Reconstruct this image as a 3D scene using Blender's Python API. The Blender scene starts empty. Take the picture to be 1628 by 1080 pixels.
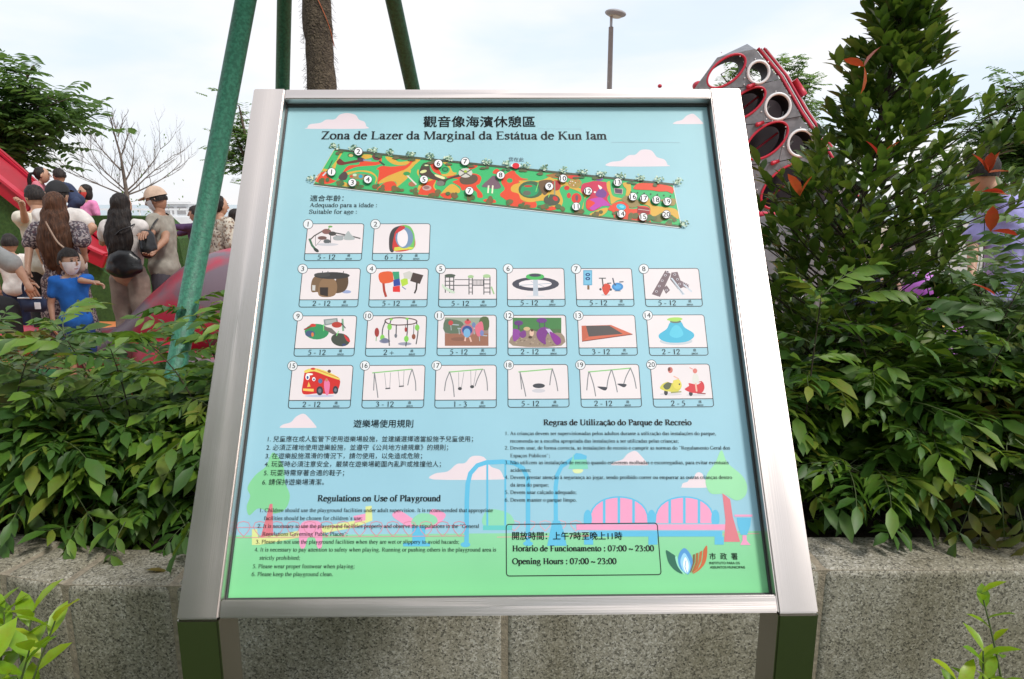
import bpy, bmesh, math, random
from mathutils import Vector, Matrix, Euler, noise
from math import radians, sin, cos, pi, tan

random.seed(7)
C = bpy.context.scene.collection
SC = bpy.context.scene

# ------------------------------------------------------------------ camera, sky, sun, exposure
CAM_Z = 1.5
PITCH = radians(11.21)
FPX = 1085.0
cd = bpy.data.cameras.new('camera'); cam = bpy.data.objects.new('camera', cd); C.objects.link(cam)
cam.location = (0, 0, CAM_Z); cam.rotation_euler = (pi/2 - PITCH, 0, 0)
cd.sensor_width = 36.0; cd.lens = FPX/1628*36.0; cd.clip_start = 0.02; cd.clip_end = 3000
SC.camera = cam
SUN_EL, SUN_AZ = radians(52), radians(128)      # azimuth measured from +Y towards +X (high, behind the camera's right shoulder)
w = bpy.data.worlds.new('World'); SC.world = w; w.use_nodes = True
nt = w.node_tree; nt.nodes.clear()
N = nt.nodes.new; L = nt.links.new
out = N('ShaderNodeOutputWorld'); bg = N('ShaderNodeBackground'); sky = N('ShaderNodeTexSky')
sky.sky_type = 'NISHITA'; sky.sun_disc = False; sky.sun_elevation = SUN_EL; sky.sun_rotation = SUN_AZ
sky.air_density = 1.2; sky.dust_density = 1.5; sky.ozone_density = 1.5
tc = N('ShaderNodeTexCoord'); mp = N('ShaderNodeMapping'); mp.inputs['Scale'].default_value = (1.1, 1.1, 3.2)
nz = N('ShaderNodeTexNoise'); nz.inputs['Scale'].default_value = 1.6; nz.inputs['Detail'].default_value = 7; nz.inputs['Roughness'].default_value = .55
cr = N('ShaderNodeValToRGB'); cr.color_ramp.elements[0].position = .3; cr.color_ramp.elements[0].color = (.84,.84,.84,1)
cr.color_ramp.elements[1].position = .62; cr.color_ramp.elements[1].color = (.96,.96,.96,1)
mx = N('ShaderNodeMix'); mx.data_type = 'RGBA'
L(tc.outputs['Generated'], mp.inputs['Vector']); L(mp.outputs[0], nz.inputs['Vector']); L(nz.outputs['Fac'], cr.inputs[0])
L(cr.outputs[0], mx.inputs[0]); L(sky.outputs[0], mx.inputs[6])
nz2 = N('ShaderNodeTexNoise'); nz2.inputs['Scale'].default_value = 2.3; nz2.inputs['Detail'].default_value = 6; nz2.inputs['Distortion'].default_value = .3
mp2 = N('ShaderNodeMapping'); mp2.inputs['Scale'].default_value = (1, 1, 2.6); mp2.inputs['Location'].default_value = (3, 1, .4)
L(tc.outputs['Generated'], mp2.inputs['Vector']); L(mp2.outputs[0], nz2.inputs['Vector'])
cr2 = N('ShaderNodeValToRGB'); cr2.color_ramp.elements[0].position = .40; cr2.color_ramp.elements[0].color = (.72,.81,.93,1)
cr2.color_ramp.elements[1].position = .58; cr2.color_ramp.elements[1].color = (.90,.89,.90,1)
L(nz2.outputs['Fac'], cr2.inputs[0]); sc2 = N('ShaderNodeVectorMath'); sc2.operation = 'SCALE'; sc2.inputs['Scale'].default_value = 9.6
L(cr2.outputs[0], sc2.inputs[0]); L(sc2.outputs[0], mx.inputs[7])
L(mx.outputs[2], bg.inputs[0]); bg.inputs[1].default_value = 0.096
L(bg.outputs[0], out.inputs[0])
sd = bpy.data.lights.new('sun', 'SUN'); sun = bpy.data.objects.new('sun', sd); C.objects.link(sun)
sd.energy = 2.3; sd.angle = radians(11); sd.color = (1, .955, .9)
sv = Vector((sin(SUN_AZ)*cos(SUN_EL), cos(SUN_AZ)*cos(SUN_EL), sin(SUN_EL)))
sun.rotation_euler = sv.to_track_quat('Z', 'Y').to_euler(); sun.location = (0, 0, 12)
SC.view_settings.view_transform = 'Standard'; SC.view_settings.look = 'None'
SC.view_settings.exposure = 0.38; SC.view_settings.gamma = 1.0; SC.view_settings.use_curve_mapping = False
SC.render.engine = 'CYCLES'
SC.cycles.max_bounces = 7; SC.cycles.transparent_max_bounces = 12
SC.cycles.use_denoising = True

# ------------------------------------------------------------------ measuring helpers (survey of the photograph -> places in the world)
cP, sP = cos(PITCH), sin(PITCH)
def ray(px, py):
    x = (px-814)/FPX; u = (540-py)/FPX
    return Vector((x, cP+u*sP, -sP+u*cP))
def U(px, py, Y):
    d = ray(px, py); return Vector((0, 0, CAM_Z)) + d*(Y/d.y)
def G(px, py, z=0.0):
    d = ray(px, py); return Vector((0, 0, CAM_Z)) + d*((z-CAM_Z)/d.z)

# ------------------------------------------------------------------ object helpers
def srgb(r, g=None, b=None):
    if g is None: r, g, b = r
    f = lambda c: ((c/255)/12.92 if c/255 <= .04045 else ((c/255+.055)/1.055)**2.4)
    return (f(r), f(g), f(b))
def link(o, parent=None):
    C.objects.link(o)
    if parent is not None: o.parent = parent
    return o
def empty(name, loc=(0, 0, 0), rz=0):
    o = bpy.data.objects.new(name, None); o.location = loc; o.rotation_euler = (0, 0, rz); o.empty_display_size = .1
    return link(o)
def tag(o, label=None, cat=None, group=None, kind=None):
    if label: o['label'] = label
    if cat: o['category'] = cat
    if group: o['group'] = group
    if kind: o['kind'] = kind
    return o
class MB:
    def __init__(s): s.v = []; s.f = []; s.m = []; s.c = []
    def add(s, vs, fs, mi=0, col=None):
        b = len(s.v); s.v.extend(tuple(v) for v in vs)
        for f in fs:
            s.f.append(tuple(i+b for i in f)); s.m.append(mi)
            if col is not None: s.c.append(col)
    def box(s, c, d, mi=0, M=None):
        x, y, z = c; a, b, h = d[0]/2, d[1]/2, d[2]/2
        vs = [Vector((x+i*a, y+j*b, z+k*h)) for i in (-1, 1) for j in (-1, 1) for k in (-1, 1)]
        if M is not None: vs = [M @ v for v in vs]
        s.add(vs, [(0,1,3,2),(4,6,7,5),(0,4,5,1),(2,3,7,6),(0,2,6,4),(1,5,7,3)], mi)
    def tube(s, pts, rad, n=8, mi=0, caps=True):
        pts = [Vector(p) for p in pts]
        if not hasattr(rad, '__len__'): rad = [rad]*len(pts)
        rings = []; up = None
        for i, p in enumerate(pts):
            t = (pts[min(i+1, len(pts)-1)] - pts[max(i-1, 0)])
            if t.length < 1e-9: t = Vector((0, 0, 1))
            t.normalize()
            if up is None: up = Vector((0, 0, 1)) if abs(t.z) < .9 else Vector((1, 0, 0))
            a = t.cross(up).normalized(); b = a.cross(t).normalized(); up = b
            rings.append([p + (a*cos(2*pi*k/n) + b*sin(2*pi*k/n))*rad[i] for k in range(n)])
        vs = [v for r in rings for v in r]; fs = []
        for i in range(len(pts)-1):
            for k in range(n):
                fs.append((i*n+k, i*n+(k+1) % n, (i+1)*n+(k+1) % n, (i+1)*n+k))
        if caps: fs.append(tuple(range(n))); fs.append(tuple((len(pts)-1)*n+k for k in range(n-1, -1, -1)))
        s.add(vs, fs, mi)
    def ell(s, c, r, nu=12, nv=8, mi=0, M=None):
        vs = []; fs = []
        for j in range(nv+1):
            th = pi*j/nv
            for i in range(nu):
                ph = 2*pi*i/nu
                v = Vector((r[0]*sin(th)*cos(ph), r[1]*sin(th)*sin(ph), r[2]*cos(th)))
                if M is not None: v = M @ v
                vs.append(v + Vector(c))
        for j in range(nv):
            for i in range(nu):
                a, b, c2, d = j*nu+i, j*nu+(i+1) % nu, (j+1)*nu+(i+1) % nu, (j+1)*nu+i
                fs.append((a, d, c2, b) if 0 < j < nv-1 else ((a, d, c2) if j == 0 else (a, d, b)))
        s.add(vs, fs, mi)
    def mesh(s, name, mats, smooth=False):
        me = bpy.data.meshes.new(name); me.from_pydata(s.v, [], s.f)
        for m in (mats if isinstance(mats, (list, tuple)) else [mats]): me.materials.append(m)
        me.polygons.foreach_set('material_index', s.m)
        if s.c and len(s.c) == len(s.f):
            at = me.color_attributes.new('ink', 'FLOAT_COLOR', 'CORNER'); data = []
            for f, c in zip(s.f, s.c): data.extend((c[0], c[1], c[2], 1.0)*len(f))
            at.data.foreach_set('color', data)
        if smooth: me.polygons.foreach_set('use_smooth', [True]*len(s.f))
        me.update(); return me
    def build(s, name, mats, parent=None, smooth=False, loc=None):
        o = bpy.data.objects.new(name, s.mesh(name, mats, smooth))
        if loc is not None: o.location = loc
        return link(o, parent)

# ------------------------------------------------------------------ materials
def mat(name, col, rough=.6, metal=0.0, spec=.5, noise_s=None, amt=.15, bump=0, bump_s=None, coat=0):
    m = bpy.data.materials.new(name); m.use_nodes = True; n = m.node_tree.nodes; l = m.node_tree.links; b = n['Principled BSDF']
    b.inputs['Base Color'].default_value = (*col, 1); b.inputs['Roughness'].default_value = rough; b.inputs['Metallic'].default_value = metal
    b.inputs['Specular IOR Level'].default_value = spec; b.inputs['Coat Weight'].default_value = coat
    t = n.new('ShaderNodeTexCoord')
    if noise_s:
        z = n.new('ShaderNodeTexNoise'); z.inputs['Scale'].default_value = noise_s; z.inputs['Detail'].default_value = 5
        l.new(t.outputs['Object'], z.inputs['Vector'])
        r = n.new('ShaderNodeValToRGB'); r.color_ramp.elements[0].position = .3; r.color_ramp.elements[1].position = .7
        r.color_ramp.elements[0].color = (*[c*(1-amt) for c in col], 1); r.color_ramp.elements[1].color = (*[min(1, c*(1+amt)) for c in col], 1)
        l.new(z.outputs['Fac'], r.inputs[0]); l.new(r.outputs[0], b.inputs['Base Color'])
    if bump:
        z2 = n.new('ShaderNodeTexNoise'); z2.inputs['Scale'].default_value = bump_s or 40; z2.inputs['Detail'].default_value = 4
        l.new(t.outputs['Object'], z2.inputs['Vector'])
        bp = n.new('ShaderNodeBump'); bp.inputs['Strength'].default_value = bump; bp.inputs['Distance'].default_value = .01
        l.new(z2.outputs['Fac'], bp.inputs['Height']); l.new(bp.outputs[0], b.inputs['Normal'])
    return m
def two_tone(name, c1, c2, scale, p0=.45, p1=.55, rough=.5, bump=0, bump_s=60, detail=3, dist=0.0, c3=None):
    m = mat(name, c1, rough); n = m.node_tree.nodes; l = m.node_tree.links; b = n['Principled BSDF']
    t = n.new('ShaderNodeTexCoord'); z = n.new('ShaderNodeTexNoise'); z.inputs['Scale'].default_value = scale
    z.inputs['Detail'].default_value = detail; z.inputs['Distortion'].default_value = dist
    r = n.new('ShaderNodeValToRGB'); e = r.color_ramp.elements
    e[0].position = p0; e[1].position = p1; e[0].color = (*c1, 1); e[1].color = (*c2, 1)
    if c3: k = e.new(min(.95, p1+.1)); k.color = (*c3, 1)
    l.new(t.outputs['Object'], z.inputs['Vector']); l.new(z.outputs['Fac'], r.inputs[0]); l.new(r.outputs[0], b.inputs['Base Color'])
    if bump:
        z2 = n.new('ShaderNodeTexNoise'); z2.inputs['Scale'].default_value = bump_s; l.new(t.outputs['Object'], z2.inputs['Vector'])
        bp = n.new('ShaderNodeBump'); bp.inputs['Strength'].default_value = bump; bp.inputs['Distance'].default_value = .01
        l.new(z2.outputs['Fac'], bp.inputs['Height']); l.new(bp.outputs[0], b.inputs['Normal'])
    return m
def leaf_mat(name, cols, rough=.38, transl=.3):
    m = bpy.data.materials.new(name); m.use_nodes = True; n = m.node_tree.nodes; l = m.node_tree.links; b = n['Principled BSDF']
    oi = n.new('ShaderNodeObjectInfo'); ge = n.new('ShaderNodeNewGeometry'); ad = n.new('ShaderNodeMath'); ad.operation = 'ADD'
    fr = n.new('ShaderNodeMath'); fr.operation = 'FRACT'
    l.new(oi.outputs['Random'], ad.inputs[0]); 
    mu = n.new('ShaderNodeMath'); mu.operation = 'MULTIPLY'; mu.inputs[1].default_value = .37
    l.new(ge.outputs['Random Per Island'], mu.inputs[0]); l.new(mu.outputs[0], ad.inputs[1]); l.new(ad.outputs[0], fr.inputs[0])
    r = n.new('ShaderNodeValToRGB'); r.color_ramp.elements.remove(r.color_ramp.elements[1])
    for i, c in enumerate(cols):
        p = i/(len(cols)-1)
        if i == 0: r.color_ramp.elements[0].position = 0; r.color_ramp.elements[0].color = (*c, 1)
        else: k = r.color_ramp.elements.new(p); k.color = (*c, 1)
    l.new(fr.outputs[0], r.inputs[0])
    t = n.new('ShaderNodeTexCoord'); z = n.new('ShaderNodeTexNoise'); z.inputs['Scale'].default_value = 60
    l.new(t.outputs['Object'], z.inputs['Vector'])
    mxx = n.new('ShaderNodeMix'); mxx.data_type = 'RGBA'; mxx.blend_type = 'MULTIPLY'; mxx.inputs[0].default_value = .35
    l.new(r.outputs[0], mxx.inputs[6]); l.new(z.outputs['Color'], mxx.inputs[7])
    l.new(mxx.outputs[2], b.inputs['Base Color']); b.inputs['Roughness'].default_value = rough
    tr = n.new('ShaderNodeBsdfTranslucent'); ms = n.new('ShaderNodeMixShader'); ms.inputs[0].default_value = transl
    hs = n.new('ShaderNodeHueSaturation'); hs.inputs['Value'].default_value = 1.5; hs.inputs['Hue'].default_value = .485
    l.new(mxx.outputs[2], hs.inputs['Color']); l.new(hs.outputs[0], tr.inputs['Color'])
    l.new(b.outputs[0], ms.inputs[1]); l.new(tr.outputs[0], ms.inputs[2]); l.new(ms.outputs[0], n['Material Output'].inputs['Surface'])
    return m
def brushed(name, col, rough, vertical):
    m = mat(name, col, rough, 1.0); n = m.node_tree.nodes; l = m.node_tree.links; b = n['Principled BSDF']
    t = n.new('ShaderNodeTexCoord'); mp = n.new('ShaderNodeMapping'); mp.inputs['Scale'].default_value = (900, 4, 900) if vertical else (4, 900, 900)
    z = n.new('ShaderNodeTexNoise'); z.inputs['Scale'].default_value = 1; z.inputs['Detail'].default_value = 2
    l.new(t.outputs['Object'], mp.inputs[0]); l.new(mp.outputs[0], z.inputs['Vector'])
    bp = n.new('ShaderNodeBump'); bp.inputs['Strength'].default_value = .3; bp.inputs['Distance'].default_value = .0006
    l.new(z.outputs['Fac'], bp.inputs['Height']); l.new(bp.outputs[0], b.inputs['Normal'])
    z2 = n.new('ShaderNodeTexNoise'); z2.inputs['Scale'].default_value = 5; z2.inputs['Detail'].default_value = 6; l.new(t.outputs['Object'], z2.inputs['Vector'])
    mr = n.new('ShaderNodeMapRange'); mr.inputs[3].default_value = rough-.05; mr.inputs[4].default_value = rough+.08
    l.new(z2.outputs['Fac'], mr.inputs[0]); l.new(mr.outputs[0], b.inputs['Roughness'])
    b.inputs['Anisotropic'].default_value = .4
    return m
def granite():
    m = mat('granite', (.4,.38,.33), .75); n = m.node_tree.nodes; l = m.node_tree.links; b = n['Principled BSDF']
    t = n.new('ShaderNodeTexCoord')
    def vor(sc, cols):
        v = n.new('ShaderNodeTexVoronoi'); v.inputs['Scale'].default_value = sc; l.new(t.outputs['Object'], v.inputs['Vector'])
        sp = n.new('ShaderNodeSeparateColor'); l.new(v.outputs['Color'], sp.inputs[0])
        r = n.new('ShaderNodeValToRGB'); r.color_ramp.interpolation = 'CONSTANT'
        e = r.color_ramp.elements; e[0].position = 0; e[0].color = (*cols[0][1], 1); e[1].position = cols[1][0]; e[1].color = (*cols[1][1], 1)
        for p, c in cols[2:]: k = e.new(p); k.color = (*c, 1)
        l.new(sp.outputs[0], r.inputs[0]); return r
    r1 = vor(190, [(0, (.035,.033,.028)), (.2, (.26,.245,.20)), (.5, (.37,.35,.295)), (.84, (.58,.56,.51))])
    r2 = vor(420, [(0, (.03,.028,.025)), (.17, (.28,.26,.21)), (.6, (.38,.355,.295))])
    mxx = n.new('ShaderNodeMix'); mxx.data_type = 'RGBA'; mxx.inputs[0].default_value = .45
    l.new(r1.outputs[0], mxx.inputs[6]); l.new(r2.outputs[0], mxx.inputs[7])
    z = n.new('ShaderNodeTexNoise'); z.inputs['Scale'].default_value = 2.5; z.inputs['Detail'].default_value = 6; l.new(t.outputs['Object'], z.inputs['Vector'])
    r3 = n.new('ShaderNodeValToRGB'); r3.color_ramp.elements[0].position = .3; r3.color_ramp.elements[0].color = (.62,.6,.5,1)
    r3.color_ramp.elements[1].position = .62; r3.color_ramp.elements[1].color = (1,1,1,1); l.new(z.outputs['Fac'], r3.inputs[0])
    m2 = n.new('ShaderNodeMix'); m2.data_type = 'RGBA'; m2.blend_type = 'MULTIPLY'; m2.inputs[0].default_value = 1
    l.new(mxx.outputs[2], m2.inputs[6]); l.new(r3.outputs[0], m2.inputs[7]); l.new(m2.outputs[2], b.inputs['Base Color'])
    mps = n.new('ShaderNodeMapping'); mps.inputs['Scale'].default_value = (9, 9, 1.1); l.new(t.outputs['Object'], mps.inputs[0])
    zs = n.new('ShaderNodeTexNoise'); zs.inputs['Scale'].default_value = 1; zs.inputs['Detail'].default_value = 6; zs.inputs['Roughness'].default_value = .65; l.new(mps.outputs[0], zs.inputs['Vector'])
    rs = n.new('ShaderNodeValToRGB'); rs.color_ramp.elements[0].position = .34; rs.color_ramp.elements[0].color = (.66,.63,.55,1); rs.color_ramp.elements[1].position = .56; rs.color_ramp.elements[1].color = (1,1,1,1); l.new(zs.outputs['Fac'], rs.inputs[0])
    m3 = n.new('ShaderNodeMix'); m3.data_type = 'RGBA'; m3.blend_type = 'MULTIPLY'; m3.inputs[0].default_value = .8
    l.new(m2.outputs[2], m3.inputs[6]); l.new(rs.outputs[0], m3.inputs[7]); l.new(m3.outputs[2], b.inputs['Base Color'])
    z2 = n.new('ShaderNodeTexNoise'); z2.inputs['Scale'].default_value = 260; l.new(t.outputs['Object'], z2.inputs['Vector'])
    bp = n.new('ShaderNodeBump'); bp.inputs['Strength'].default_value = .5; bp.inputs['Distance'].default_value = .002
    l.new(z2.outputs['Fac'], bp.inputs['Height']); l.new(bp.outputs[0], b.inputs['Normal'])
    return m
def ink_mat():
    m = mat('printed_ink', (.5,.5,.5), .42, spec=.35); n = m.node_tree.nodes; l = m.node_tree.links; b = n['Principled BSDF']
    a = n.new('ShaderNodeVertexColor'); a.layer_name = 'ink'
    t = n.new('ShaderNodeTexCoord'); z = n.new('ShaderNodeTexNoise'); z.inputs['Scale'].default_value = 7; z.inputs['Detail'].default_value = 8
    l.new(t.outputs['Object'], z.inputs['Vector'])
    r = n.new('ShaderNodeValToRGB'); r.color_ramp.elements[0].position = .25; r.color_ramp.elements[0].color = (.91,.92,.93,1)
    r.color_ramp.elements[1].position = .7; r.color_ramp.elements[1].color = (1,1,1,1); l.new(z.outputs['Fac'], r.inputs[0])
    mm = n.new('ShaderNodeMix'); mm.data_type = 'RGBA'; mm.blend_type = 'MULTIPLY'; mm.inputs[0].default_value = 1
    l.new(a.outputs['Color'], mm.inputs[6]); l.new(r.outputs[0], mm.inputs[7]); l.new(mm.outputs[2], b.inputs['Base Color'])
    return m
M = {}
M['steel_v'] = brushed('brushed_steel_side', (.70,.635,.60), .33, True)
M['steel_h'] = brushed('brushed_steel_rail', (.70,.635,.605), .32, False)
M['steel_leg'] = brushed('mirror_steel_leg', (.34,.315,.28), .2, True)  # rail steel darkened: shade mirrored from under the sign put into its colour
M['granite'] = granite()
M['mortar'] = mat('mortar', (.27,.23,.17), .9, noise_s=60, amt=.3, bump=.5, bump_s=200)
M['ink'] = ink_mat()
M['soil'] = mat('soil', (.035,.022,.014), .95, noise_s=30, amt=.6, bump=1, bump_s=60)
M['grass'] = mat('lawn_green', (.045,.09,.012), .9, noise_s=25, amt=.5, bump=1, bump_s=150)
M['gasket'] = mat('rubber_gasket', (.04,.045,.045), .5)
M['leafA'] = leaf_mat('shrub_leaf', [(.025,.08,.012), (.07,.17,.018), (.04,.115,.014), (.17,.30,.025), (.09,.20,.02), (.2,.24,.03)], rough=.5)
M['leafB'] = leaf_mat('cone_tree_leaf', [(.045,.10,.013), (.075,.15,.018), (.11,.20,.022), (.055,.12,.014), (.18,.26,.035)], rough=.42)
M['leafC'] = leaf_mat('bright_leaf', [(.24,.42,.015), (.34,.50,.02), (.16,.36,.015), (.44,.56,.02)], rough=.35, transl=.4)
M['leafR'] = leaf_mat('young_red_leaf', [(.42,.07,.02), (.5,.12,.025), (.36,.05,.02)], rough=.35, transl=.35)
M['leafY'] = leaf_mat('olive_leaf', [(.12,.15,.02), (.20,.15,.03), (.09,.16,.03), (.06,.13,.03)], rough=.4, transl=.35)
M['leafP'] = leaf_mat('pale_green_leaf', [(.10,.19,.05), (.14,.24,.06), (.08,.17,.04)], rough=.4, transl=.3)
M['leafT'] = leaf_mat('street_tree_leaf', [(.07,.15,.03), (.10,.20,.04), (.16,.28,.06)], rough=.6, transl=.5)
M['twig'] = mat('twig_bark', (.05,.037,.022), .85, noise_s=60, amt=.4, bump=.4)
M['stem'] = mat('green_stem', (.07,.10,.03), .6)
# ================================================================== SETTING
def sheet(name, pts, z, m, kind='structure', label=None):
    b = MB(); b.add([(p[0], p[1], z) for p in pts], [tuple(range(len(pts)))])
    return tag(b.build(name, m), label, None, None, kind)
def blob(cx, cy, rx, ry, seed=0, n=40, k=.18):
    r = random.Random(seed); ph = [r.uniform(0, 6.28) for _ in range(4)]
    return [(cx+rx*cos(a)*(1+k*sin(2*a+ph[0])+k*.6*sin(3*a+ph[1])), cy+ry*sin(a)*(1+k*sin(2*a+ph[0])+k*.6*sin(3*a+ph[1]))) for a in [2*pi*i/n for i in range(n)]]
M['paving'] = mat('promenade_paving', (.33,.30,.27), .85, noise_s=3, amt=.15, bump=.2)
M['rub_o'] = mat('orange_rubber', (.52,.17,.05), .85, noise_s=8, amt=.2, bump=.3, bump_s=300)
M['rub_g'] = mat('green_rubber', (.05,.24,.07), .85, noise_s=8, amt=.2, bump=.3, bump_s=300)
M['rub_y'] = mat('yellow_rubber', (.5,.33,.06), .85, noise_s=8, amt=.2, bump=.3, bump_s=300)
M['water'] = mat('sea_water', (.25,.33,.36), .25, noise_s=.2, amt=.1, bump=.3, bump_s=2)
sheet('ground', [(-400,-60), (400,-60), (400,60), (-400,60)], -0.004, M['paving'])
sheet('sea', [(-1500,60), (1500,60), (1500,2500), (-1500,2500)], -0.5, M['water'])
b = MB(); b.box((0,60.2,-.35), (800,.4,.74)); tag(b.build('sea_wall', M['paving']), kind='structure')
sheet('lawn', [(-9,-9), (9,-9), (9,1.95), (-9,1.95)], 0.0, M['grass'])
sheet('playground_floor', [(-14,3.3), (16,3.3), (16,12.5), (-14,12.5)], 0.0, M['rub_o'])
sheet('green_floor_patch', blob(-4.6,5.75,2.6,.42,3,k=.08), 0.004, M['rub_g'])
sheet('green_floor_patch', blob(3.3,6.4,1.4,.8,5), 0.004, M['rub_g'])
sheet('green_floor_patch', blob(.2,7.5,1.6,1.1,8), 0.004, M['rub_g'])
sheet('yellow_floor_patch', blob(-2.9,9.2,1.6,.7,6), 0.004, M['rub_y'])
sheet('yellow_floor_patch', blob(4.6,8.9,2.2,.9,9), 0.004, M['rub_y'])

# ---- granite planter: stone blocks standing on the ground, mortar in the joints
ZT = .45
fr = [G(-190,872,ZT), G(0,913,ZT), G(98,929,ZT), G(272,931,ZT), G(1310,905.5,ZT), G(1800,905,ZT)]
F = [Vector((p.x, p.y, 0)) for p in fr]
def off(i, d):
    a = (F[i]-F[i-1]).normalized() if i > 0 else (F[1]-F[0]).normalized()
    c = (F[i+1]-F[i]).normalized() if i < len(F)-1 else a
    t = (a+c).normalized(); nn = Vector((-t.y, t.x, 0)); k = 1/max(.5, nn.dot(Vector((-a.y, a.x, 0))))
    return F[i] + nn*d*k
planter = empty('stone_planter', (F[3].x, F[3].y, 0)); tag(planter, 'speckled granite planter wall behind the sign, full of shrubs', 'planter')
pinv = Matrix.Translation(planter.location).inverted()
def block(A, B, A2, B2, z0, z1, gap):
    t = (B-A).normalized()*gap; t2 = (B2-A2).normalized()*gap
    bm = bmesh.new()
    ps = [A+t, B-t, B2-t2, A2+t2]
    lo = [bm.verts.new((pinv @ Vector((p.x, p.y, z0)))) for p in ps]; hi = [bm.verts.new((pinv @ Vector((p.x, p.y, z1)))) for p in ps]
    bm.faces.new(lo[::-1]); bm.faces.new(hi)
    for k in range(4): bm.faces.new((lo[k], lo[(k+1) % 4], hi[(k+1) % 4], hi[k]))
    ed = [e for e in bm.edges if all(v in hi for v in e.verts)] + [e for e in bm.edges if (e.verts[0] in hi) != (e.verts[1] in hi)]
    bmesh.ops.bevel(bm, geom=ed, offset=.03, segments=5, profile=.6, affect='EDGES')
    me = bpy.data.meshes.new('stone_block'); bm.to_mesh(me); bm.free(); me.materials.append(M['granite'])
    me.polygons.foreach_set('use_smooth', [True]*len(me.polygons))
    try: me.set_sharp_from_angle(angle=radians(35))
    except Exception: pass
    o = bpy.data.objects.new('stone_block', me); return link(o, planter)
seg = []
WD = .215
for i in range(len(F)-1):
    A, B, A2, B2 = F[i], F[i+1], off(i, WD), off(i+1, WD)
    n = 1
    if i == 0: n = 1
    if i == 3: n = 2
    for k in range(n):
        a, c = k/n, (k+1)/n
        if i == 3 and k == 0: pass
        seg.append((A.lerp(B, a), A.lerp(B, c), A2.lerp(B2, a), A2.lerp(B2, c)))
# left return of the wall, running away from the camera
R0 = off(0, WD)
seg.append((F[0]+Vector((-.5,.62,0)), F[0], R0+Vector((-.42,.62,0)), R0))
for s_ in seg: block(*s_, 0.0, ZT, .003)
mb = MB()
for (A, B, A2, B2) in seg:
    n_ = (A2-A).normalized()*.007
    vs = [pinv @ Vector((p.x, p.y, z)) for z in (0.0, ZT-.006) for p in (A+n_, B+n_, B2-n_, A2-n_)]
    mb.add(vs, [(0,1,2,3), (4,5,6,7), (0,1,5,4), (1,2,6,5), (2,3,7,6), (3,0,4,7)])
tag(mb.build('mortar', M['mortar'], planter), 'yellowish mortar in the joints')
# low back kerb of the planter
mb = MB(); mb.box((-.5, 3.55, .1), (7.6, .16, .2)); o = mb.build('back_kerb', M['granite'], planter); o.location = -planter.location
# soil
b = MB(); n = 60; rows = 14; vs = []; fs = []
for j in range(rows+1):
    for i in range(n+1):
        x = -4.2+7.6*i/n
        # front of the soil follows the inner edge of the wall
        yf = None
        for q in range(len(F)-1):
            a, c = off(q, WD-.03), off(q+1, WD-.03)
            if a.x <= x <= c.x: yf = a.y+(c.y-a.y)*(x-a.x)/(c.x-a.x)
        if yf is None: yf = off(0, WD-.03).y+.4 if x < 0 else off(len(F)-1, WD-.03).y
        y = yf+(3.47-yf)*j/rows
        vs.append((x, y, .385+.03*noise.noise(Vector((x*3, y*3, 0)))+.012*noise.noise(Vector((x*18, y*18, 3)))))
for j in range(rows):
    for i in range(n): a = j*(n+1)+i; fs.append((a, a+1, a+n+2, a+n+1))
b.add(vs, fs); tag(b.build('soil', M['soil'], smooth=True), kind='structure')

# ================================================================== THE SIGN
TILT = radians(59.01); YAW = radians(.60)
SW, SH = .85, .8573
B0 = Vector((-.0169, .8137, .9645))
sign = empty('information_sign', (B0.x, B0.y, 0), YAW)
tag(sign, 'stainless steel information sign with a printed playground plan and rules', 'sign')
def Rm():
    return Matrix.Rotation(YAW, 4, 'Z') @ Matrix.Rotation(TILT, 4, 'X') @ Matrix.Rotation(radians(.2), 4, 'Z')
SM = Matrix.Translation(B0) @ Rm()                  # sign-plane coordinates (x across, y up the slope, z out of the face) -> world
LM = (Matrix.Translation((B0.x, B0.y, 0)) @ Matrix.Rotation(YAW, 4, 'Z')).inverted() @ SM   # -> sign empty's own frame
def under_sign(o): o.matrix_local = LM; return o
WL, WR, HT, HB, DP = .0545, .0534, .0213, .0247, .062
REC = .021
def prism(mb, x0, x1, y0, y1, z0, z1, bev=.0015):
    bm = bmesh.new(); bmesh.ops.create_cube(bm, size=1)
    for v in bm.verts: v.co = Vector(((x0+x1)/2+v.co.x*(x1-x0), (y0+y1)/2+v.co.y*(y1-y0), (z0+z1)/2+v.co.z*(z1-z0)))
    bmesh.ops.bevel(bm, geom=bm.edges[:], offset=bev, segments=2, affect='EDGES')
    bm.verts.index_update(); mb.add([v.co for v in bm.verts], [[v.index for v in f.verts] for f in bm.faces]); bm.free()
for (x0, x1) in ((-SW/2, -SW/2+WL), (SW/2-WR, SW/2)):
    m_ = MB(); prism(m_, x0, x1, .0006, SH, -DP, 0, .0022); under_sign(m_.build('side_rail', M['steel_v'], sign))
m_ = MB(); prism(m_, -SW/2+WL+.0004, SW/2-WR-.0004, SH-HT, SH-.0012, -DP, -.0012); under_sign(m_.build('top_rail', M['steel_h'], sign))
m_ = MB(); prism(m_, -SW/2+WL+.0004, SW/2-WR-.0004, .002, HB, -DP, -.0012); under_sign(m_.build('bottom_rail', M['steel_h'], sign))
m_ = MB(); prism(m_, -SW/2+WL+.001, SW/2-WR-.001, HB+.001, SH-HT-.001, -DP+.004, -REC-.002, .0005); under_sign(m_.build('backing_panel', M['steel_h'], sign))
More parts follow.
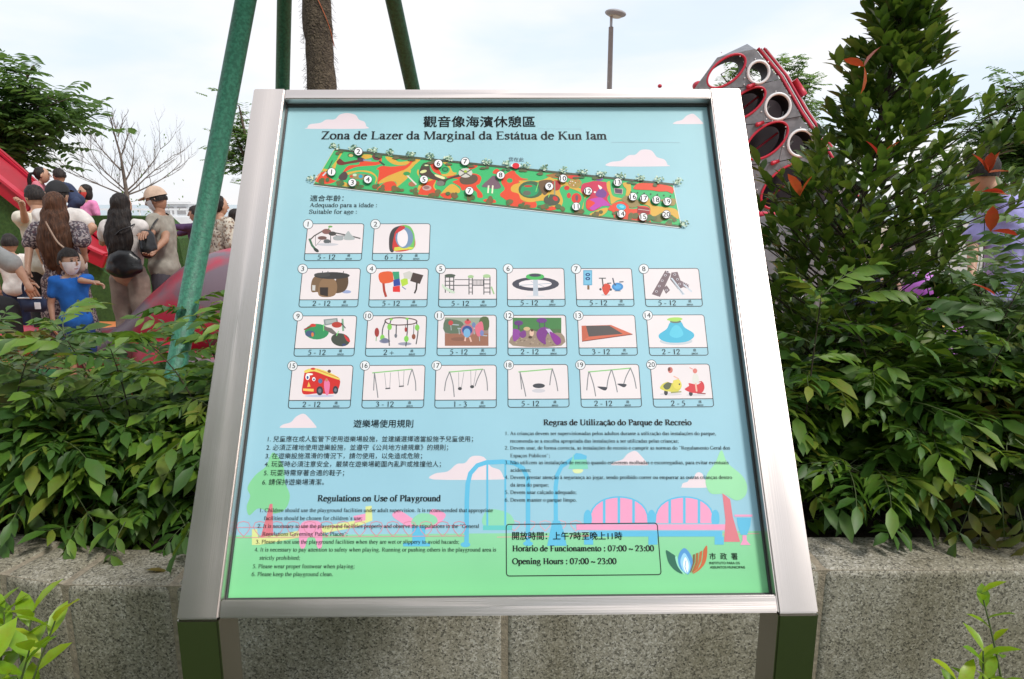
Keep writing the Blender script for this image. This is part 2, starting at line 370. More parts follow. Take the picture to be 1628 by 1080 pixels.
# rubber gasket between steel and print
gx0, gx1, gy0, gy1 = -SW/2+WL+.0003, SW/2-WR-.0003, HB+.0003, SH-HT-.0003
m_ = MB()
for (x0, x1, y0, y1) in ((gx0, gx0+.002, gy0, gy1), (gx1-.002, gx1, gy0, gy1), (gx0+.0021, gx1-.0021, gy1-.003, gy1), (gx0+.0021, gx1-.0021, gy0, gy0+.0018)):
    m_.box(((x0+x1)/2, (y0+y1)/2, -REC+.0012), (x1-x0, y1-y0, .005))
under_sign(m_.build('gasket', M['gasket'], sign))
# legs: vertical box sections from the bend of each side rail to the ground
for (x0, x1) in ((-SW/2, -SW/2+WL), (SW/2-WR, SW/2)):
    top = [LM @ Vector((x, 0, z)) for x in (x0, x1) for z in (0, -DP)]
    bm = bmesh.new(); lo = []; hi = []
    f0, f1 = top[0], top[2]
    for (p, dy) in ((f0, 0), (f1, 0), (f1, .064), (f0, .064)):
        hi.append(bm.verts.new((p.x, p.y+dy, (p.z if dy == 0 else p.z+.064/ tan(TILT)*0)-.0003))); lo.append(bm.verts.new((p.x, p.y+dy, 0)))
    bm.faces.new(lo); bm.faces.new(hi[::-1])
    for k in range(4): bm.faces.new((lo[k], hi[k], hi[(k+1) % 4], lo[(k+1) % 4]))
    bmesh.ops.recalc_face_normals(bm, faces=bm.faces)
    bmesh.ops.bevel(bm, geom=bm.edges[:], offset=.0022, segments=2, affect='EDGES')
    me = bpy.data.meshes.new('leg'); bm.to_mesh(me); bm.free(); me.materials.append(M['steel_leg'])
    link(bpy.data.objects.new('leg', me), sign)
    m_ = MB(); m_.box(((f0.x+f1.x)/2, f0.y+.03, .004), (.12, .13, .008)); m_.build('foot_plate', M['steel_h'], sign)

# ---- print layout: measured on the photograph, carried on to the flat print (one projective map, sign plane <-> photograph)
SMi = SM.inverted(); Oc = SMi @ Vector((0, 0, CAM_Z)); SR = SMi.to_3x3()
PZ = -REC
def P(px, py):
    d = SR @ ray(px, py); t = (PZ-Oc.z)/d.z; q = Oc+d*t
    return (q.x, q.y)
LAY = .000025
def Zm(ox, oy, s): return lambda x, y: P(ox+x/s, oy+y/s)
class Art(MB):
    def __init__(s, T=P, layer=1): super().__init__(); s.T = T; s.l = layer; s.k = 0
    def z(s): s.k += 1; return PZ + s.l*LAY + s.k*LAY*.16
    def poly(s, pts, col):
        z = s.z(); uv = [s.T(*p) for p in pts]; bm = bmesh.new()
        vs = [bm.verts.new((u, v, z)) for u, v in uv]
        try: f = bm.faces.new(vs)
        except Exception: bm.free(); return
        if f.normal.z < 0 or f.calc_area() == 0: f.normal_flip()
        r = bmesh.ops.triangulate(bm, faces=[f]); bm.verts.index_update()
        fs = []
        for f in bm.faces:
            f.normal_update(); ids = [v.index for v in f.verts]
            if f.normal.z < 0: ids = ids[::-1]
            fs.append(ids)
        s.add([v.co for v in bm.verts], fs, 0, srgb(col)); bm.free()
    def spline(s, pts, col, n=6):
        s.poly(smooth(pts, True, n), col)
    def ell(s, cx, cy, rx, ry, col, rot=0, n=20):
        cr_, sr_ = cos(radians(rot)), sin(radians(rot))
        s.poly([(cx+rx*cos(a)*cr_-ry*sin(a)*sr_, cy+rx*cos(a)*sr_+ry*sin(a)*cr_) for a in [2*pi*i/n for i in range(n)]], col)
    def line(s, pts, wd, col, closed=False, z=None):
        # ribbon of constant width wd given in the same units as pts
        z = s.z() if z is None else z; n = len(pts); q = []
        for i, p in enumerate(pts):
            a = pts[(i-1) % n] if (closed or i > 0) else p; c = pts[(i+1) % n] if (closed or i < n-1) else p
            t = Vector((c[0]-a[0], c[1]-a[1])); t = t.normalized() if t.length > 1e-9 else Vector((1, 0)); nn = Vector((-t.y, t.x))*wd/2
            q.append((s.T(p[0]+nn.x, p[1]+nn.y), s.T(p[0]-nn.x, p[1]-nn.y)))
        vs = [(u[0], u[1], z) for pr in q for u in pr]; fs = []
        for i in range(n if closed else n-1): j = (i+1) % n; fs.append((2*i, 2*i+1, 2*j+1, 2*j))
        s.add(vs, fs, 0, srgb(col))
    def rect(s, x0, y0, x1, y1, col): s.poly([(x0, y0), (x1, y0), (x1, y1), (x0, y1)], col)
    def done(s, name, label=None):
        o = s.build(name, M['ink'], sign); under_sign(o)
        if label: o['label'] = label
        return o
def smooth(pts, closed=False, n=6):
    out_ = []; m = len(pts)
    g = (lambda i: Vector(pts[i % m])) if closed else (lambda i: Vector(pts[max(0, min(m-1, i))]))
    for i in range(m if closed else m-1):
        p0, p1, p2, p3 = g(i-1), g(i), g(i+1), g(i+2)
        for k in range(n):
            t = k/n; out_.append(tuple(.5*((2*p1)+(p2-p0)*t+(2*p0-5*p1+4*p2-p3)*t*t+(3*p1-p0-3*p2+p3)*t**3)))
    if not closed: out_.append(tuple(g(m-1)))
    return out_

# ---- a serif letter set drawn with a broad nib
GL = {}
def make_font(T, t, E=1.0):
    S = {}
    def nib(b, pts, k=1.0):
        n = len(pts); vs = []; fs = []
        for i in range(n):
            a, c = pts[max(0, i-1)], pts[min(n-1, i+1)]; d = Vector((c[0]-a[0], c[1]-a[1]))
            d = d.normalized() if d.length > 1e-9 else Vector((1, 0)); w_ = (t+(T-t)*abs(d.y)**1.3)*k/2
            vs += [(pts[i][0]-d.y*w_, pts[i][1]+d.x*w_), (pts[i][0]+d.y*w_, pts[i][1]-d.x*w_)]
        for i in range(n-1): fs.append((2*i, 2*i+1, 2*i+3, 2*i+2))
        b.append((vs, fs))
    hl = max(30, t*.85)
    def rec(b, x0, y0, x1, y1):
        if 25 < y1-y0 < 29: (y0, y1) = (y0, y0+hl) if y0 < 200 else (y1-hl, y1)
        b.append(([(x0, y0), (x1, y0), (x1, y1), (x0, y1)], [(0, 1, 2, 3)]))
    def ser(b, x, y, e=58, l=1, r=1, w_=None):
        h = hl*.9; W = (w_ or T)/2; e = e*E; b.append(([(x-W-e*l, y-h if y > 100 else y), (x+W+e*r, y-h if y > 100 else y), (x+W+e*r, y if y > 100 else y+h), (x-W-e*l, y if y > 100 else y+h)], [(0, 1, 2, 3)]))
    def st(b, x, y0, y1, s='tb', w_=None):
        W = (w_ or T)/2; rec(b, x-W, y0, x+W, y1)
        if 't' in s: ser(b, x, y1, w_=w_)
        if 'f' in s: b.append(([(x-W-62, y1-42), (x-W, y1-52), (x+W, y1), (x-W, y1-14)], [(0, 1, 2, 3)]))
        if 'b' in s: ser(b, x, y0, w_=w_)
    def arc(b, cx, cy, rx, ry, a0, a1, n=16, k=1.0): nib(b, [(cx+rx*cos(radians(a0+(a1-a0)*i/n)), cy+ry*sin(radians(a0+(a1-a0)*i/n))) for i in range(n+1)], k)
    def dia(b, p, q, w_): b.append(([(p[0]-w_/2, p[1]), (p[0]+w_/2, p[1]), (q[0]+w_/2, q[1]), (q[0]-w_/2, q[1])], [(0, 1, 2, 3)]))
    def dot(b, x, y, r=None): r = r or (T*.55+6); b.append(([(x+r*cos(2*pi*i/8), y+r*sin(2*pi*i/8)) for i in range(8)], [tuple(range(8))]))
    def crv(b, pts, k=1.0): nib(b, smooth(pts, False, 5), k)
    def D(ch, adv, fn): b = []; fn(b); S[ch] = (b, adv)
    h = T/2
    D('a', 444, lambda b: (st(b, 320, 30, 330, ''), crv(b, [(75, 345), (120, 420), (200, 440), (290, 410), (320, 330)]), dot(b, 90, 350, 30), crv(b, [(320, 265), (200, 235), (95, 175), (80, 90), (150, 30), (240, 50), (320, 110)]), crv(b, [(320, 60), (360, 10), (425, 50)])))
    D('b', 500, lambda b: (st(b, 110, 0, 683, 'f'), arc(b, 270, 225, 160, 215, 150, -150)))
    D('c', 444, lambda b: (arc(b, 245, 225, 180, 218, 48, 318), dot(b, 370, 350, 34)))
    D('d', 500, lambda b: (st(b, 375, 0, 683, 'fr'), rec(b, 375, 0, 470, 26), arc(b, 225, 225, 165, 215, 30, 330)))
    D('e', 444, lambda b: (arc(b, 230, 225, 170, 216, 5, 322), rec(b, 75, 250, 400, 250+t)))
    D('f', 333, lambda b: (st(b, 150, 0, 560, 'b'), crv(b, [(150, 540), (165, 640), (240, 675), (320, 640)]), dot(b, 320, 625, 32), rec(b, 40, 424, 300, 450)))
    D('g', 500, lambda b: (arc(b, 225, 300, 130, 142, 0, 360), crv(b, [(160, 175), (110, 110), (200, 60), (380, 45), (430, -50), (350, -170), (200, -195), (60, -150), (60, -60), (170, 20)], .7), rec(b, 310, 395, 470, 425)))
    D('h', 500, lambda b: (st(b, 115, 0, 683, 'fb'), crv(b, [(115, 330), (200, 420), (290, 430), (360, 380), (375, 270)]), st(b, 375, 0, 290, 'b')))
    D('i', 278, lambda b: (st(b, 139, 0, 450, 'fb'), dot(b, 135, 610)))
    D('j', 278, lambda b: (st(b, 160, -80, 450, 'f'), crv(b, [(160, -60), (140, -170), (40, -190)]), dot(b, 150, 610)))
    D('k', 500, lambda b: (st(b, 110, 0, 683, 'fb'), dia(b, (150, 200), (360, 440), t*1.3), dia(b, (405, 0), (230, 270), T), ser(b, 405, 0, 40), ser(b, 370, 450, 50)))
    D('l', 278, lambda b: st(b, 139, 0, 683, 'fb'))
    D('m', 778, lambda b: (st(b, 110, 0, 450, 'fb'), crv(b, [(110, 330), (190, 420), (270, 430), (335, 380), (345, 270)]), st(b, 345, 0, 290, 'b'), crv(b, [(345, 330), (440, 420), (520, 430), (600, 380), (615, 270)]), st(b, 615, 0, 290, 'b')))
    D('n', 500, lambda b: (st(b, 115, 0, 450, 'fb'), crv(b, [(115, 330), (200, 420), (290, 430), (360, 380), (375, 270)]), st(b, 375, 0, 290, 'b')))
    D('o', 500, lambda b: arc(b, 250, 225, 185, 215, 0, 360, 20))
    D('p', 500, lambda b: (st(b, 110, -217, 450, 'fb'), rec(b, 20, -217, 200, -191), arc(b, 270, 225, 160, 215, 150, -150)))
    D('q', 500, lambda b: (st(b, 375, -217, 450, ''), rec(b, 285, -217, 465, -191), arc(b, 225, 225, 165, 215, 30, 330)))
    D('r', 333, lambda b: (st(b, 115, 0, 450, 'fb'), crv(b, [(115, 310), (180, 410), (250, 440), (310, 410)]), dot(b, 300, 395, 36)))
    D('s', 389, lambda b: (crv(b, [(320, 330), (290, 410), (190, 440), (95, 400), (85, 330), (180, 260), (290, 190), (315, 110), (230, 30), (120, 25), (50, 110)]),))
    D('t', 278, lambda b: (st(b, 130, 60, 540, ''), crv(b, [(130, 90), (150, 25), (210, 20), (265, 60)]), rec(b, 25, 424, 260, 450)))
    D('u', 500, lambda b: (st(b, 110, 150, 450, 'f'), crv(b, [(110, 180), (120, 60), (200, 25), (290, 50), (370, 130)]), st(b, 375, 0, 450, 'f'), rec(b, 375, 0, 470, 26)))
    D('v', 500, lambda b: (dia(b, (250, 0), (110, 450), T), dia(b, (255, 0), (395, 450), t*1.3), ser(b, 110, 450, 40), ser(b, 395, 450, 20)))
    D('w', 722, lambda b: (dia(b, (230, 0), (110, 450), T), dia(b, (235, 0), (355, 450), t*1.3), dia(b, (480, 0), (365, 450), T), dia(b, (485, 0), (620, 450), t*1.3), ser(b, 110, 450, 40), ser(b, 365, 450, 30), ser(b, 620, 450, 15)))
    D('x', 500, lambda b: (dia(b, (390, 0), (110, 450), T), dia(b, (105, 0), (390, 450), t*1.3), ser(b, 110, 450, 40), ser(b, 390, 450, 20), ser(b, 390, 0, 40), ser(b, 105, 0, 20)))
    D('y', 500, lambda b: (dia(b, (265, 0), (110, 450), T), dia(b, (160, -190), (395, 450), t*1.4), dot(b, 110, -175, 38), ser(b, 110, 450, 40), ser(b, 395, 450, 20)))
    D('z', 444, lambda b: (rec(b, 50, 424, 400, 450), rec(b, 30, 0, 410, 28), dia(b, (90, 0), (350, 450), T), rec(b, 45, 340, 70, 450), rec(b, 385, 0, 412, 120)))
    D('A', 722, lambda b: (dia(b, (110, 0), (350, 662), t*1.4), dia(b, (590, 0), (350, 662), T*1.1), rec(b, 200, 215, 500, 215+t), ser(b, 110, 0, 50), ser(b, 590, 0, 55)))
    D('B', 667, lambda b: (st(b, 165, 0, 662, ''), rec(b, 40, 0, 330, 28), rec(b, 40, 634, 320, 662), arc(b, 310, 495, 170, 150, 90, -90), arc(b, 330, 185, 215, 170, 90, -90), rec(b, 165, 340, 340, 366)))
    D('C', 667, lambda b: (arc(b, 370, 331, 300, 325, 40, 318, 20), rec(b, 600, 500, 625, 662)))
    D('D', 722, lambda b: (st(b, 165, 0, 662, ''), rec(b, 40, 0, 330, 28), rec(b, 40, 634, 330, 662), arc(b, 310, 331, 310, 317, 90, -90, 20)))
    D('E', 611, lambda b: (st(b, 165, 0, 662, ''), rec(b, 40, 0, 560, 28), rec(b, 40, 634, 545, 662), rec(b, 165, 325, 430, 352), rec(b, 525, 530, 548, 662), rec(b, 545, 0, 572, 150), rec(b, 410, 265, 432, 410)))
    D('F', 556, lambda b: (st(b, 165, 0, 662, 'b'), rec(b, 40, 634, 525, 662), rec(b, 165, 325, 420, 352), rec(b, 505, 530, 528, 662), rec(b, 400, 265, 422, 410)))
    D('G', 722, lambda b: (arc(b, 370, 331, 300, 325, 42, 310, 20), st(b, 590, 50, 290, 't'), rec(b, 600, 510, 625, 662)))
    D('H', 722, lambda b: (st(b, 155, 0, 662), st(b, 565, 0, 662), rec(b, 155, 325, 565, 352)))
    D('I', 333, lambda b: st(b, 166, 0, 662))
    D('J', 389, lambda b: (st(b, 240, 120, 662, 't'), crv(b, [(240, 150), (220, 40), (130, 0), (50, 60)])))
    D('K', 722, lambda b: (st(b, 165, 0, 662), dia(b, (200, 300), (560, 650), t*1.4), dia(b, (590, 0), (310, 390), T*1.1), ser(b, 590, 0, 60), ser(b, 560, 662, 60)))
    D('L', 611, lambda b: (st(b, 165, 0, 662, 't'), rec(b, 40, 0, 560, 28), rec(b, 545, 0, 575, 170)))
    D('M', 889, lambda b: (st(b, 130, 0, 662, 'b', t*1.3), st(b, 745, 0, 662, 'tb'), dia(b, (430, 0), (165, 662), T), dia(b, (430, 0), (720, 662), t*1.4), ser(b, 140, 662, 60)))
    D('N', 722, lambda b: (st(b, 130, 0, 662, 'b', t*1.3), st(b, 600, 0, 662, 't', t*1.3), dia(b, (590, 0), (140, 662), T*1.1), ser(b, 120, 662, 50)))
    D('O', 722, lambda b: arc(b, 361, 331, 300, 320, 0, 360, 24))
    D('P', 556, lambda b: (st(b, 165, 0, 662, 'b'), rec(b, 40, 634, 320, 662), arc(b, 310, 480, 190, 166, 90, -90), rec(b, 165, 300, 320, 326)))
    D('Q', 722, lambda b: (arc(b, 361, 331, 300, 320, 0, 360, 24), crv(b, [(330, 30), (450, -80), (650, -150)])))
    D('R', 667, lambda b: (st(b, 165, 0, 662, 'b'), rec(b, 40, 634, 320, 662), arc(b, 310, 490, 180, 156, 90, -90), rec(b, 165, 318, 330, 344), dia(b, (570, 0), (330, 340), T*1.1), ser(b, 580, 0, 45)))
    D('S', 556, lambda b: (crv(b, [(455, 480), (430, 590), (280, 650), (130, 600), (100, 490), (200, 400), (370, 310), (455, 200), (420, 60), (260, 10), (120, 60), (65, 190)]), rec(b, 450, 480, 475, 662), rec(b, 45, 0, 68, 190)))
    D('T', 611, lambda b: (st(b, 305, 0, 662, 'b'), rec(b, 30, 634, 580, 662), rec(b, 22, 500, 45, 662), rec(b, 566, 500, 590, 662)))
    D('U', 722, lambda b: (st(b, 155, 200, 662, 't'), crv(b, [(155, 230), (180, 80), (350, 10), (530, 70), (590, 230)]), st(b, 590, 220, 662, 't', t*1.3)))
    D('Z', 611, lambda b: (rec(b, 50, 634, 570, 662), rec(b, 30, 0, 580, 28), dia(b, (100, 0), (500, 662), T*1.1), rec(b, 45, 510, 72, 662), rec(b, 560, 0, 590, 170)))
    D('0', 500, lambda b: arc(b, 250, 331, 190, 325, 0, 360, 20))
    D('1', 500, lambda b: (st(b, 255, 0, 670, 'b'), dia(b, (150, 570), (255, 660), t)))
    D('2', 500, lambda b: (crv(b, [(60, 480), (110, 620), (230, 655), (370, 590), (385, 470), (300, 300), (60, 30)]), rec(b, 40, 0, 450, 62)))
    D('3', 500, lambda b: (crv(b, [(70, 550), (160, 645), (300, 620), (340, 520), (270, 400), (180, 355)]), crv(b, [(180, 355), (330, 310), (390, 200), (340, 60), (190, 5), (60, 50)])))
    D('4', 500, lambda b: (st(b, 340, 0, 662, ''), dia(b, (50, 190), (330, 650), t*1.3), rec(b, 20, 170, 470, 225)))
    D('5', 500, lambda b: (rec(b, 160, 600, 430, 662), dia(b, (110, 380), (170, 640), t*1.3), crv(b, [(110, 385), (270, 385), (390, 300), (400, 160), (300, 40), (150, 0), (50, 30)])))
    D('6', 500, lambda b: (arc(b, 250, 210, 175, 205, 0, 360), crv(b, [(85, 240), (110, 450), (230, 600), (430, 665)])))
    D('7', 500, lambda b: (rec(b, 40, 600, 450, 662), dia(b, (190, 0), (420, 620), T*.8)))
    D('8', 500, lambda b: (arc(b, 250, 490, 140, 160, 0, 360), arc(b, 250, 170, 165, 175, 0, 360)))
    D('9', 500, lambda b: (arc(b, 250, 450, 175, 205, 0, 360), crv(b, [(415, 420), (390, 210), (270, 60), (70, -5)])))
    D('.', 250, lambda b: dot(b, 125, 45)); D(',', 250, lambda b: (dot(b, 125, 45), dia(b, (90, -120), (145, 30), t*1.4)))
    D(':', 278, lambda b: (dot(b, 139, 45), dot(b, 139, 400))); D(';', 278, lambda b: (dot(b, 139, 45), dot(b, 139, 400), dia(b, (100, -120), (160, 30), t*1.4)))
    D('-', 333, lambda b: rec(b, 40, 200, 290, 255)); D(' ', 250, lambda b: None)
    D('+', 564, lambda b: (rec(b, 30, 220, 530, 265), rec(b, 258, 0, 303, 490)))
    D('~', 541, lambda b: crv(b, [(40, 200), (130, 270), (270, 230), (400, 190), (500, 260)], 1.4))
    D('\u201c', 444, lambda b: (dot(b, 130, 560, 42), dia(b, (115, 560), (180, 670), t*1.4), dot(b, 310, 560, 42), dia(b, (295, 560), (360, 670), t*1.4)))
    D('\u201d', 444, lambda b: (dot(b, 130, 620, 42), dia(b, (95, 500), (150, 620), t*1.4), dot(b, 310, 620, 42), dia(b, (275, 500), (330, 620), t*1.4)))
    D('\u2019', 333, lambda b: (dot(b, 160, 620, 42), dia(b, (120, 500), (180, 620), t*1.4)))
    ac = lambda b, x, y: dia(b, (x-20, y), (x+60, y+140), T*.6)
    gr = lambda b, x, y: dia(b, (x+60, y), (x-20, y+140), T*.6)
    ti = lambda b, x, y: crv(b, [(x-110, y+20), (x-50, y+70), (x+40, y+30), (x+110, y+80)])
    ce = lambda b, x, y: crv(b, [(x, y), (x+60, y-90), (x-40, y-170)], .8)
    for ch, base, fn, x, y in (('á','a',ac,200,520), ('ã','a',ti,205,520), ('ç','c',ce,230,10), ('é','e',ac,220,520), ('õ','o',ti,250,520), ('ú','u',ac,240,520), ('ê','e',ti,220,520), ('à','a',gr,200,520)):
        b = list(S[base][0]); fn(b, x, y); S[ch] = (b, S[base][1])
    return S
FR = make_font(100, 44, .45); FBd = make_font(150, 62, .7); FM = make_font(126, 60)
def place_text(parts, width, p0, p1, col, name, label=None, z=None, into=None, scale=None):
    """parts: list of (verts, faces) in units where the whole line is `width` long; laid from p0 to p1 on the print"""
    a = Vector(P(*p0)); c = Vector(P(*p1)); d = c-a; s = scale or d.length/width; d.normalize(); nn = Vector((-d.y, d.x))
    mb = into or Art(layer=30); z = PZ+(30)*LAY if z is None else z
    for vs, fs in parts:
        out_ = [(a.x+d.x*x*s+nn.x*y*s, a.y+d.y*x*s+nn.y*y*s, z) for x, y in vs]
        ff = []
        for f in fs:
            ar = 0
            for i in range(len(f)): x1, y1 = vs[f[i]]; x2, y2 = vs[f[(i+1) % len(f)]]; ar += x1*y2-x2*y1
            ff.append(f if ar > 0 else tuple(reversed(f)))
        mb.add(out_, ff, 0, srgb(col))
    if into is None: return mb.done(name, label)
def serif_text(s, p0, p1, font=None, col=(22, 24, 26), name='lettering', into=None):
    font = font or FR; parts = []; x = 0
    for ch in s:
        b, adv = font.get(ch, font['-'])
        for k, (vs, fs) in enumerate(b): parts.append(([(vx+x, vy) for vx, vy in vs], fs))
        x += adv
    return place_text(parts, x, p0, p1, col, name, into=into)
_fc = {}
def cjk_parts(s, bold=0.0):
    if (s, bold) in _fc: return _fc[(s, bold)]
    c = bpy.data.curves.new('glyphs', 'FONT'); c.body = s; c.resolution_u = 3; c.size = 1.0
    o = bpy.data.objects.new('glyphs', c); C.objects.link(o)
    dg = bpy.context.evaluated_depsgraph_get(); me = bpy.data.meshes.new_from_object(o.evaluated_get(dg))
    vs = [(v.co.x, v.co.y) for v in me.vertices]; fs = [tuple(p.vertices) for p in me.polygons]
    bpy.data.objects.remove(o); bpy.data.meshes.remove(me); bpy.data.curves.remove(c)
    x0 = min(v[0] for v in vs); x1 = max(v[0] for v in vs); y0 = min(v[1] for v in vs); y1 = max(v[1] for v in vs)
    base = [(x-x0, y) for x, y in vs]; prs = [(base, fs)]
    if bold: prs += [([(x+dx*bold, y+dy*bold) for x, y in base], fs) for dx, dy in ((-1, -.6), (1, .6), (-1, .6), (1, -.6))]
    r = (prs, x1-x0, y0, y1); _fc[(s, bold)] = r
    return r
def cjk(s, p0, p1, bold=0.0, col=(22, 24, 26), name='lettering', into=None):
    pr, wd, y0, y1 = cjk_parts(s, bold)
    pr = [([(x, y-y0) for x, y in v], f) for v, f in pr]
    return place_text(pr, wd, p0, p1, col, name, into=into)
def sans_c(s, cx, cy, size, into, col=(20, 20, 22), bold=.012):
    pr, wd, y0, y1 = cjk_parts(s, bold)
    a = Vector(P(cx, cy)); k = (Vector(P(cx, cy-size))-a).length/(y1-y0)
    z = into.z()
    for vs, fs in pr: into.add([(a.x+(x-wd/2)*k, a.y+(y-(y0+y1)/2)*k, z) for x, y in vs], fs, 0, srgb(col))

# ---- base print: pale blue sky, green lawn
BLUE = (166, 208, 222); GREEN = (134, 208, 152); PINK = (226, 210, 215); PAPER = (226, 216, 217)
a = Art(layer=0); a.T = lambda x, y: (x, y)
hy = P(800, 848)[1]
ys = [gy0, P(800, 905)[1], hy, P(800, 700)[1], P(800, 400)[1], gy1]
a.z(); m_ = a
def band(y0, y1, col): m_.add([(gx0, y0, PZ), (gx1, y0, PZ), (gx1, y1, PZ), (gx0, y1, PZ)], [(0, 1, 2, 3)], 0, srgb(col))
mixc = lambda c, d, t: tuple(c[i]+(d[i]-c[i])*t for i in range(3))
for k in range(24):
    t0, t1 = k/24, (k+1)/24
    band(ys[0]+(hy-ys[0])*t0, ys[0]+(hy-ys[0])*t1, mixc((122,202,140), (140,208,160), t0))
for k in range(60):
    t0, t1 = k/60, (k+1)/60
    band(hy+(gy1-hy)*t0, hy+(gy1-hy)*t1, mixc((150,195,212), (158,200,208), t0))
a.done('printed_panel', 'pale blue print with a green lawn along its foot')

def cloud(x0, y0, x1, y1, kind=0):
    a = Art(layer=2); w_, h_ = x1-x0, y1-y0
    sh = [[(0,.92),(.04,.72),(.22,.62),(.32,.42),(.46,.40),(.55,.1),(.68,0),(.82,.12),(.88,.42),(.97,.55),(1,.82),(.97,1),(.03,1)],
          [(0,1),(.02,.75),(.2,.66),(.33,.35),(.45,.3),(.55,.02),(.72,.05),(.82,.45),(.95,.6),(1,.9),(.97,1)],
          [(0,.95),(.1,.75),(.3,.6),(.45,.2),(.65,0),(.8,.3),(.95,.75),(1,.95),(.9,1),(.1,1)]][kind]
    a.spline([(x0+w_*u, y0+h_*v) for u, v in sh], PINK, 4); a.done('printed_cloud')
for args in ((489,180,582,205,0), (969,238,1061,264.6,1), (1070,181,1118,197.5,2), (445,658,503,680.5,2), (689.5,725,800,762.5,1), (972,717,1030,740,2), (1084,751,1124,775.5,0)): cloud(*args)

# ---- printed scenery along the foot
Z7 = Zm(370, 650, 3.6); Z8 = Zm(790, 650, 3.6)
BL2 = (96, 184, 218); PK = (232, 156, 190); RD = (214, 122, 132); TG = (132, 204, 150); YL = (214, 222, 150)
a = Art(Z7, 4)
a.spline([(232,250),(290,330),(300,420),(327,500),(300,575),(230,600),(150,570),(95,610),(80,560),(100,500),(85,450),(130,380),(190,330)], TG)
a.poly([(212,545),(228,545),(232,742),(158,742)], RD)
a.spline([(1440,600),(1480,575),(1560,590),(1600,620),(1600,668),(1440,668)], (140,208,170)); a.rect(1432,668,1600,695,(100,196,190))
a.line([(1338,770),(1340,520),(1345,430),(1360,370),(1400,325),(1450,308),(1548,303),(1612,312),(1660,340),(1690,400),(1690,770)], 26, BL2)
a.line([(1457,310),(1457,668)], 11, BL2); a.line([(1560,310),(1560,668)], 11, BL2)
a.ell(1332,778,28,15,BL2); a.ell(1690,772,28,14,BL2)
a.poly([(110,690),(140,690),(145,740),(700,640),(760,620),(760,560),(795,555),(800,640),(700,680),(150,780),(110,780)], YL)
a.spline([(380,700),(400,650),(450,640),(500,650),(512,700),(510,790),(485,795),(470,740),(430,740),(412,795),(385,790)], PK)
a.poly([(690,615),(760,600),(760,640),(700,648)], PK)
a.spline([(915,600),(960,585),(1050,640),(1110,640),(1140,575),(1215,600),(1200,640),(1120,690),(1020,680),(930,630)], PK)
a.spline([(1020,655),(1070,600),(1150,610),(1170,650),(1100,680)], (142,208,170)); a.rect(1028,668,1102,770,BL2); a.rect(975,768,1130,788,BL2)
for k in range(14):
    x = 62+95*k
    a.line([(x,732),(x-28,700),(x-38,675),(x-28,652),(x,645),(x+28,652),(x+38,675),(x+28,700),(x,732)], 4, (214,134,150))
a.line([(20,680),(1330,668)], 3.5, (214,134,150)); a.line([(20,738),(1330,728)], 3.5, (214,134,150))
a.done('printed_scenery')
a = Art(Z8, 4)
for k in range(5): x = 100+88*k; a.line([(x,700),(x-28,670),(x-30,650),(x,640),(x+30,650),(x+28,670),(x,700)], 4, (226,160,170))
a.line([(0,735),(1500,715)], 3.5, (226,150,160))
a.line([(338,720),(336,450),(345,380),(370,330),(430,290),(470,275)], 24, BL2)
a.poly([(320,640),(360,640),(382,700),(400,785),(288,785),(305,700)], BL2)
a.poly([(440,262),(510,268),(522,345),(408,345)], (128,206,180)); a.poly([(440,268),(452,254),(480,256),(515,270),(512,290),(440,292)], BL2); a.spline([(435,348),(492,348),(480,368),(445,368)], (214,226,170))
for x0, x1 in ((530,866),(905,1240)):
    n = 14; cx = (x0+x1)/2; rx = (x1-x0)/2
    top = [(cx-rx*cos(pi*i/n), 655-150*sin(pi*i/n)**.75) for i in range(n+1)]
    a.poly(top, PK); a.line(top, 9, BL2)
    for q in (.25,.5,.75): x = x0+(x1-x0)*q; a.line([(x, 655-150*(1-((x-cx)/rx)**2)**.4), (x, 655)], 15, BL2)
for x in (520, 885, 1250): a.spline([(x-20,657),(x-20,600),(x,578),(x+20,600),(x+20,657)], BL2, 4)
a.rect(455,662,1330,694,PK); a.rect(530,700,1290,732,BL2)
for x in (525,893,1272): a.rect(x-26,732,x+26,778,BL2)
a.spline([(1285,238),(1320,310),(1400,380),(1432,440),(1420,500),(1370,525),(1300,490),(1225,485),(1195,430),(1205,370),(1250,310)], (152,216,166))
a.poly([(1290,484),(1312,500),(1335,520),(1350,620),(1392,762),(1300,762),(1308,640)], RD)
a.rect(1360,606,1462,618,PK); a.poly([(1372,624),(1455,624),(1450,670),(1432,722),(1395,722),(1378,670)], BL2); a.poly([(1405,724),(1428,724),(1430,755),(1452,780),(1392,780),(1405,755)], PK)
a.done('printed_scenery')

# ---- plan of the playground
a = Art(P, 8)
a.poly([(532,238),(1070,294.5),(1083,361),(499,293)], (62,180,108))
R_ = (222,76,48); Y_ = (214,168,66); D_ = (96,88,62); Gd = (50,120,80)
Z5 = Zm(470,210,9.044); a.T = Z5
a.spline([(280,690),(340,600),(430,570),(480,650),(600,690),(740,500),(900,470),(950,420),(1180,430),(1190,350),(1100,300),(1220,330),(1230,440),(1150,480),(900,500),(760,550),(640,640),(560,720),(430,750),(300,720)], R_)
a.spline([(640,310),(680,285),(600,430),(560,540),(480,600),(430,570),(390,560),(400,530),(520,520)], Y_)
a.spline([(600,740),(700,720),(760,760),(760,790),(600,760)], Y_)
a.spline([(960,330),(1080,330),(1090,370),(970,390)], Y_)
a.spline([(1180,760),(1200,560),(1160,540),(1240,490),(1380,500),(1628,480),(1628,520),(1420,600),(1300,650)], R_)
a.spline([(1190,740),(1300,650),(1628,530),(1628,640),(1500,760),(1440,800),(1450,730),(1380,710)], Y_)
a.spline([(1170,820),(1280,730),(1400,710),(1450,760),(1440,800),(1380,850),(1200,840)], R_)
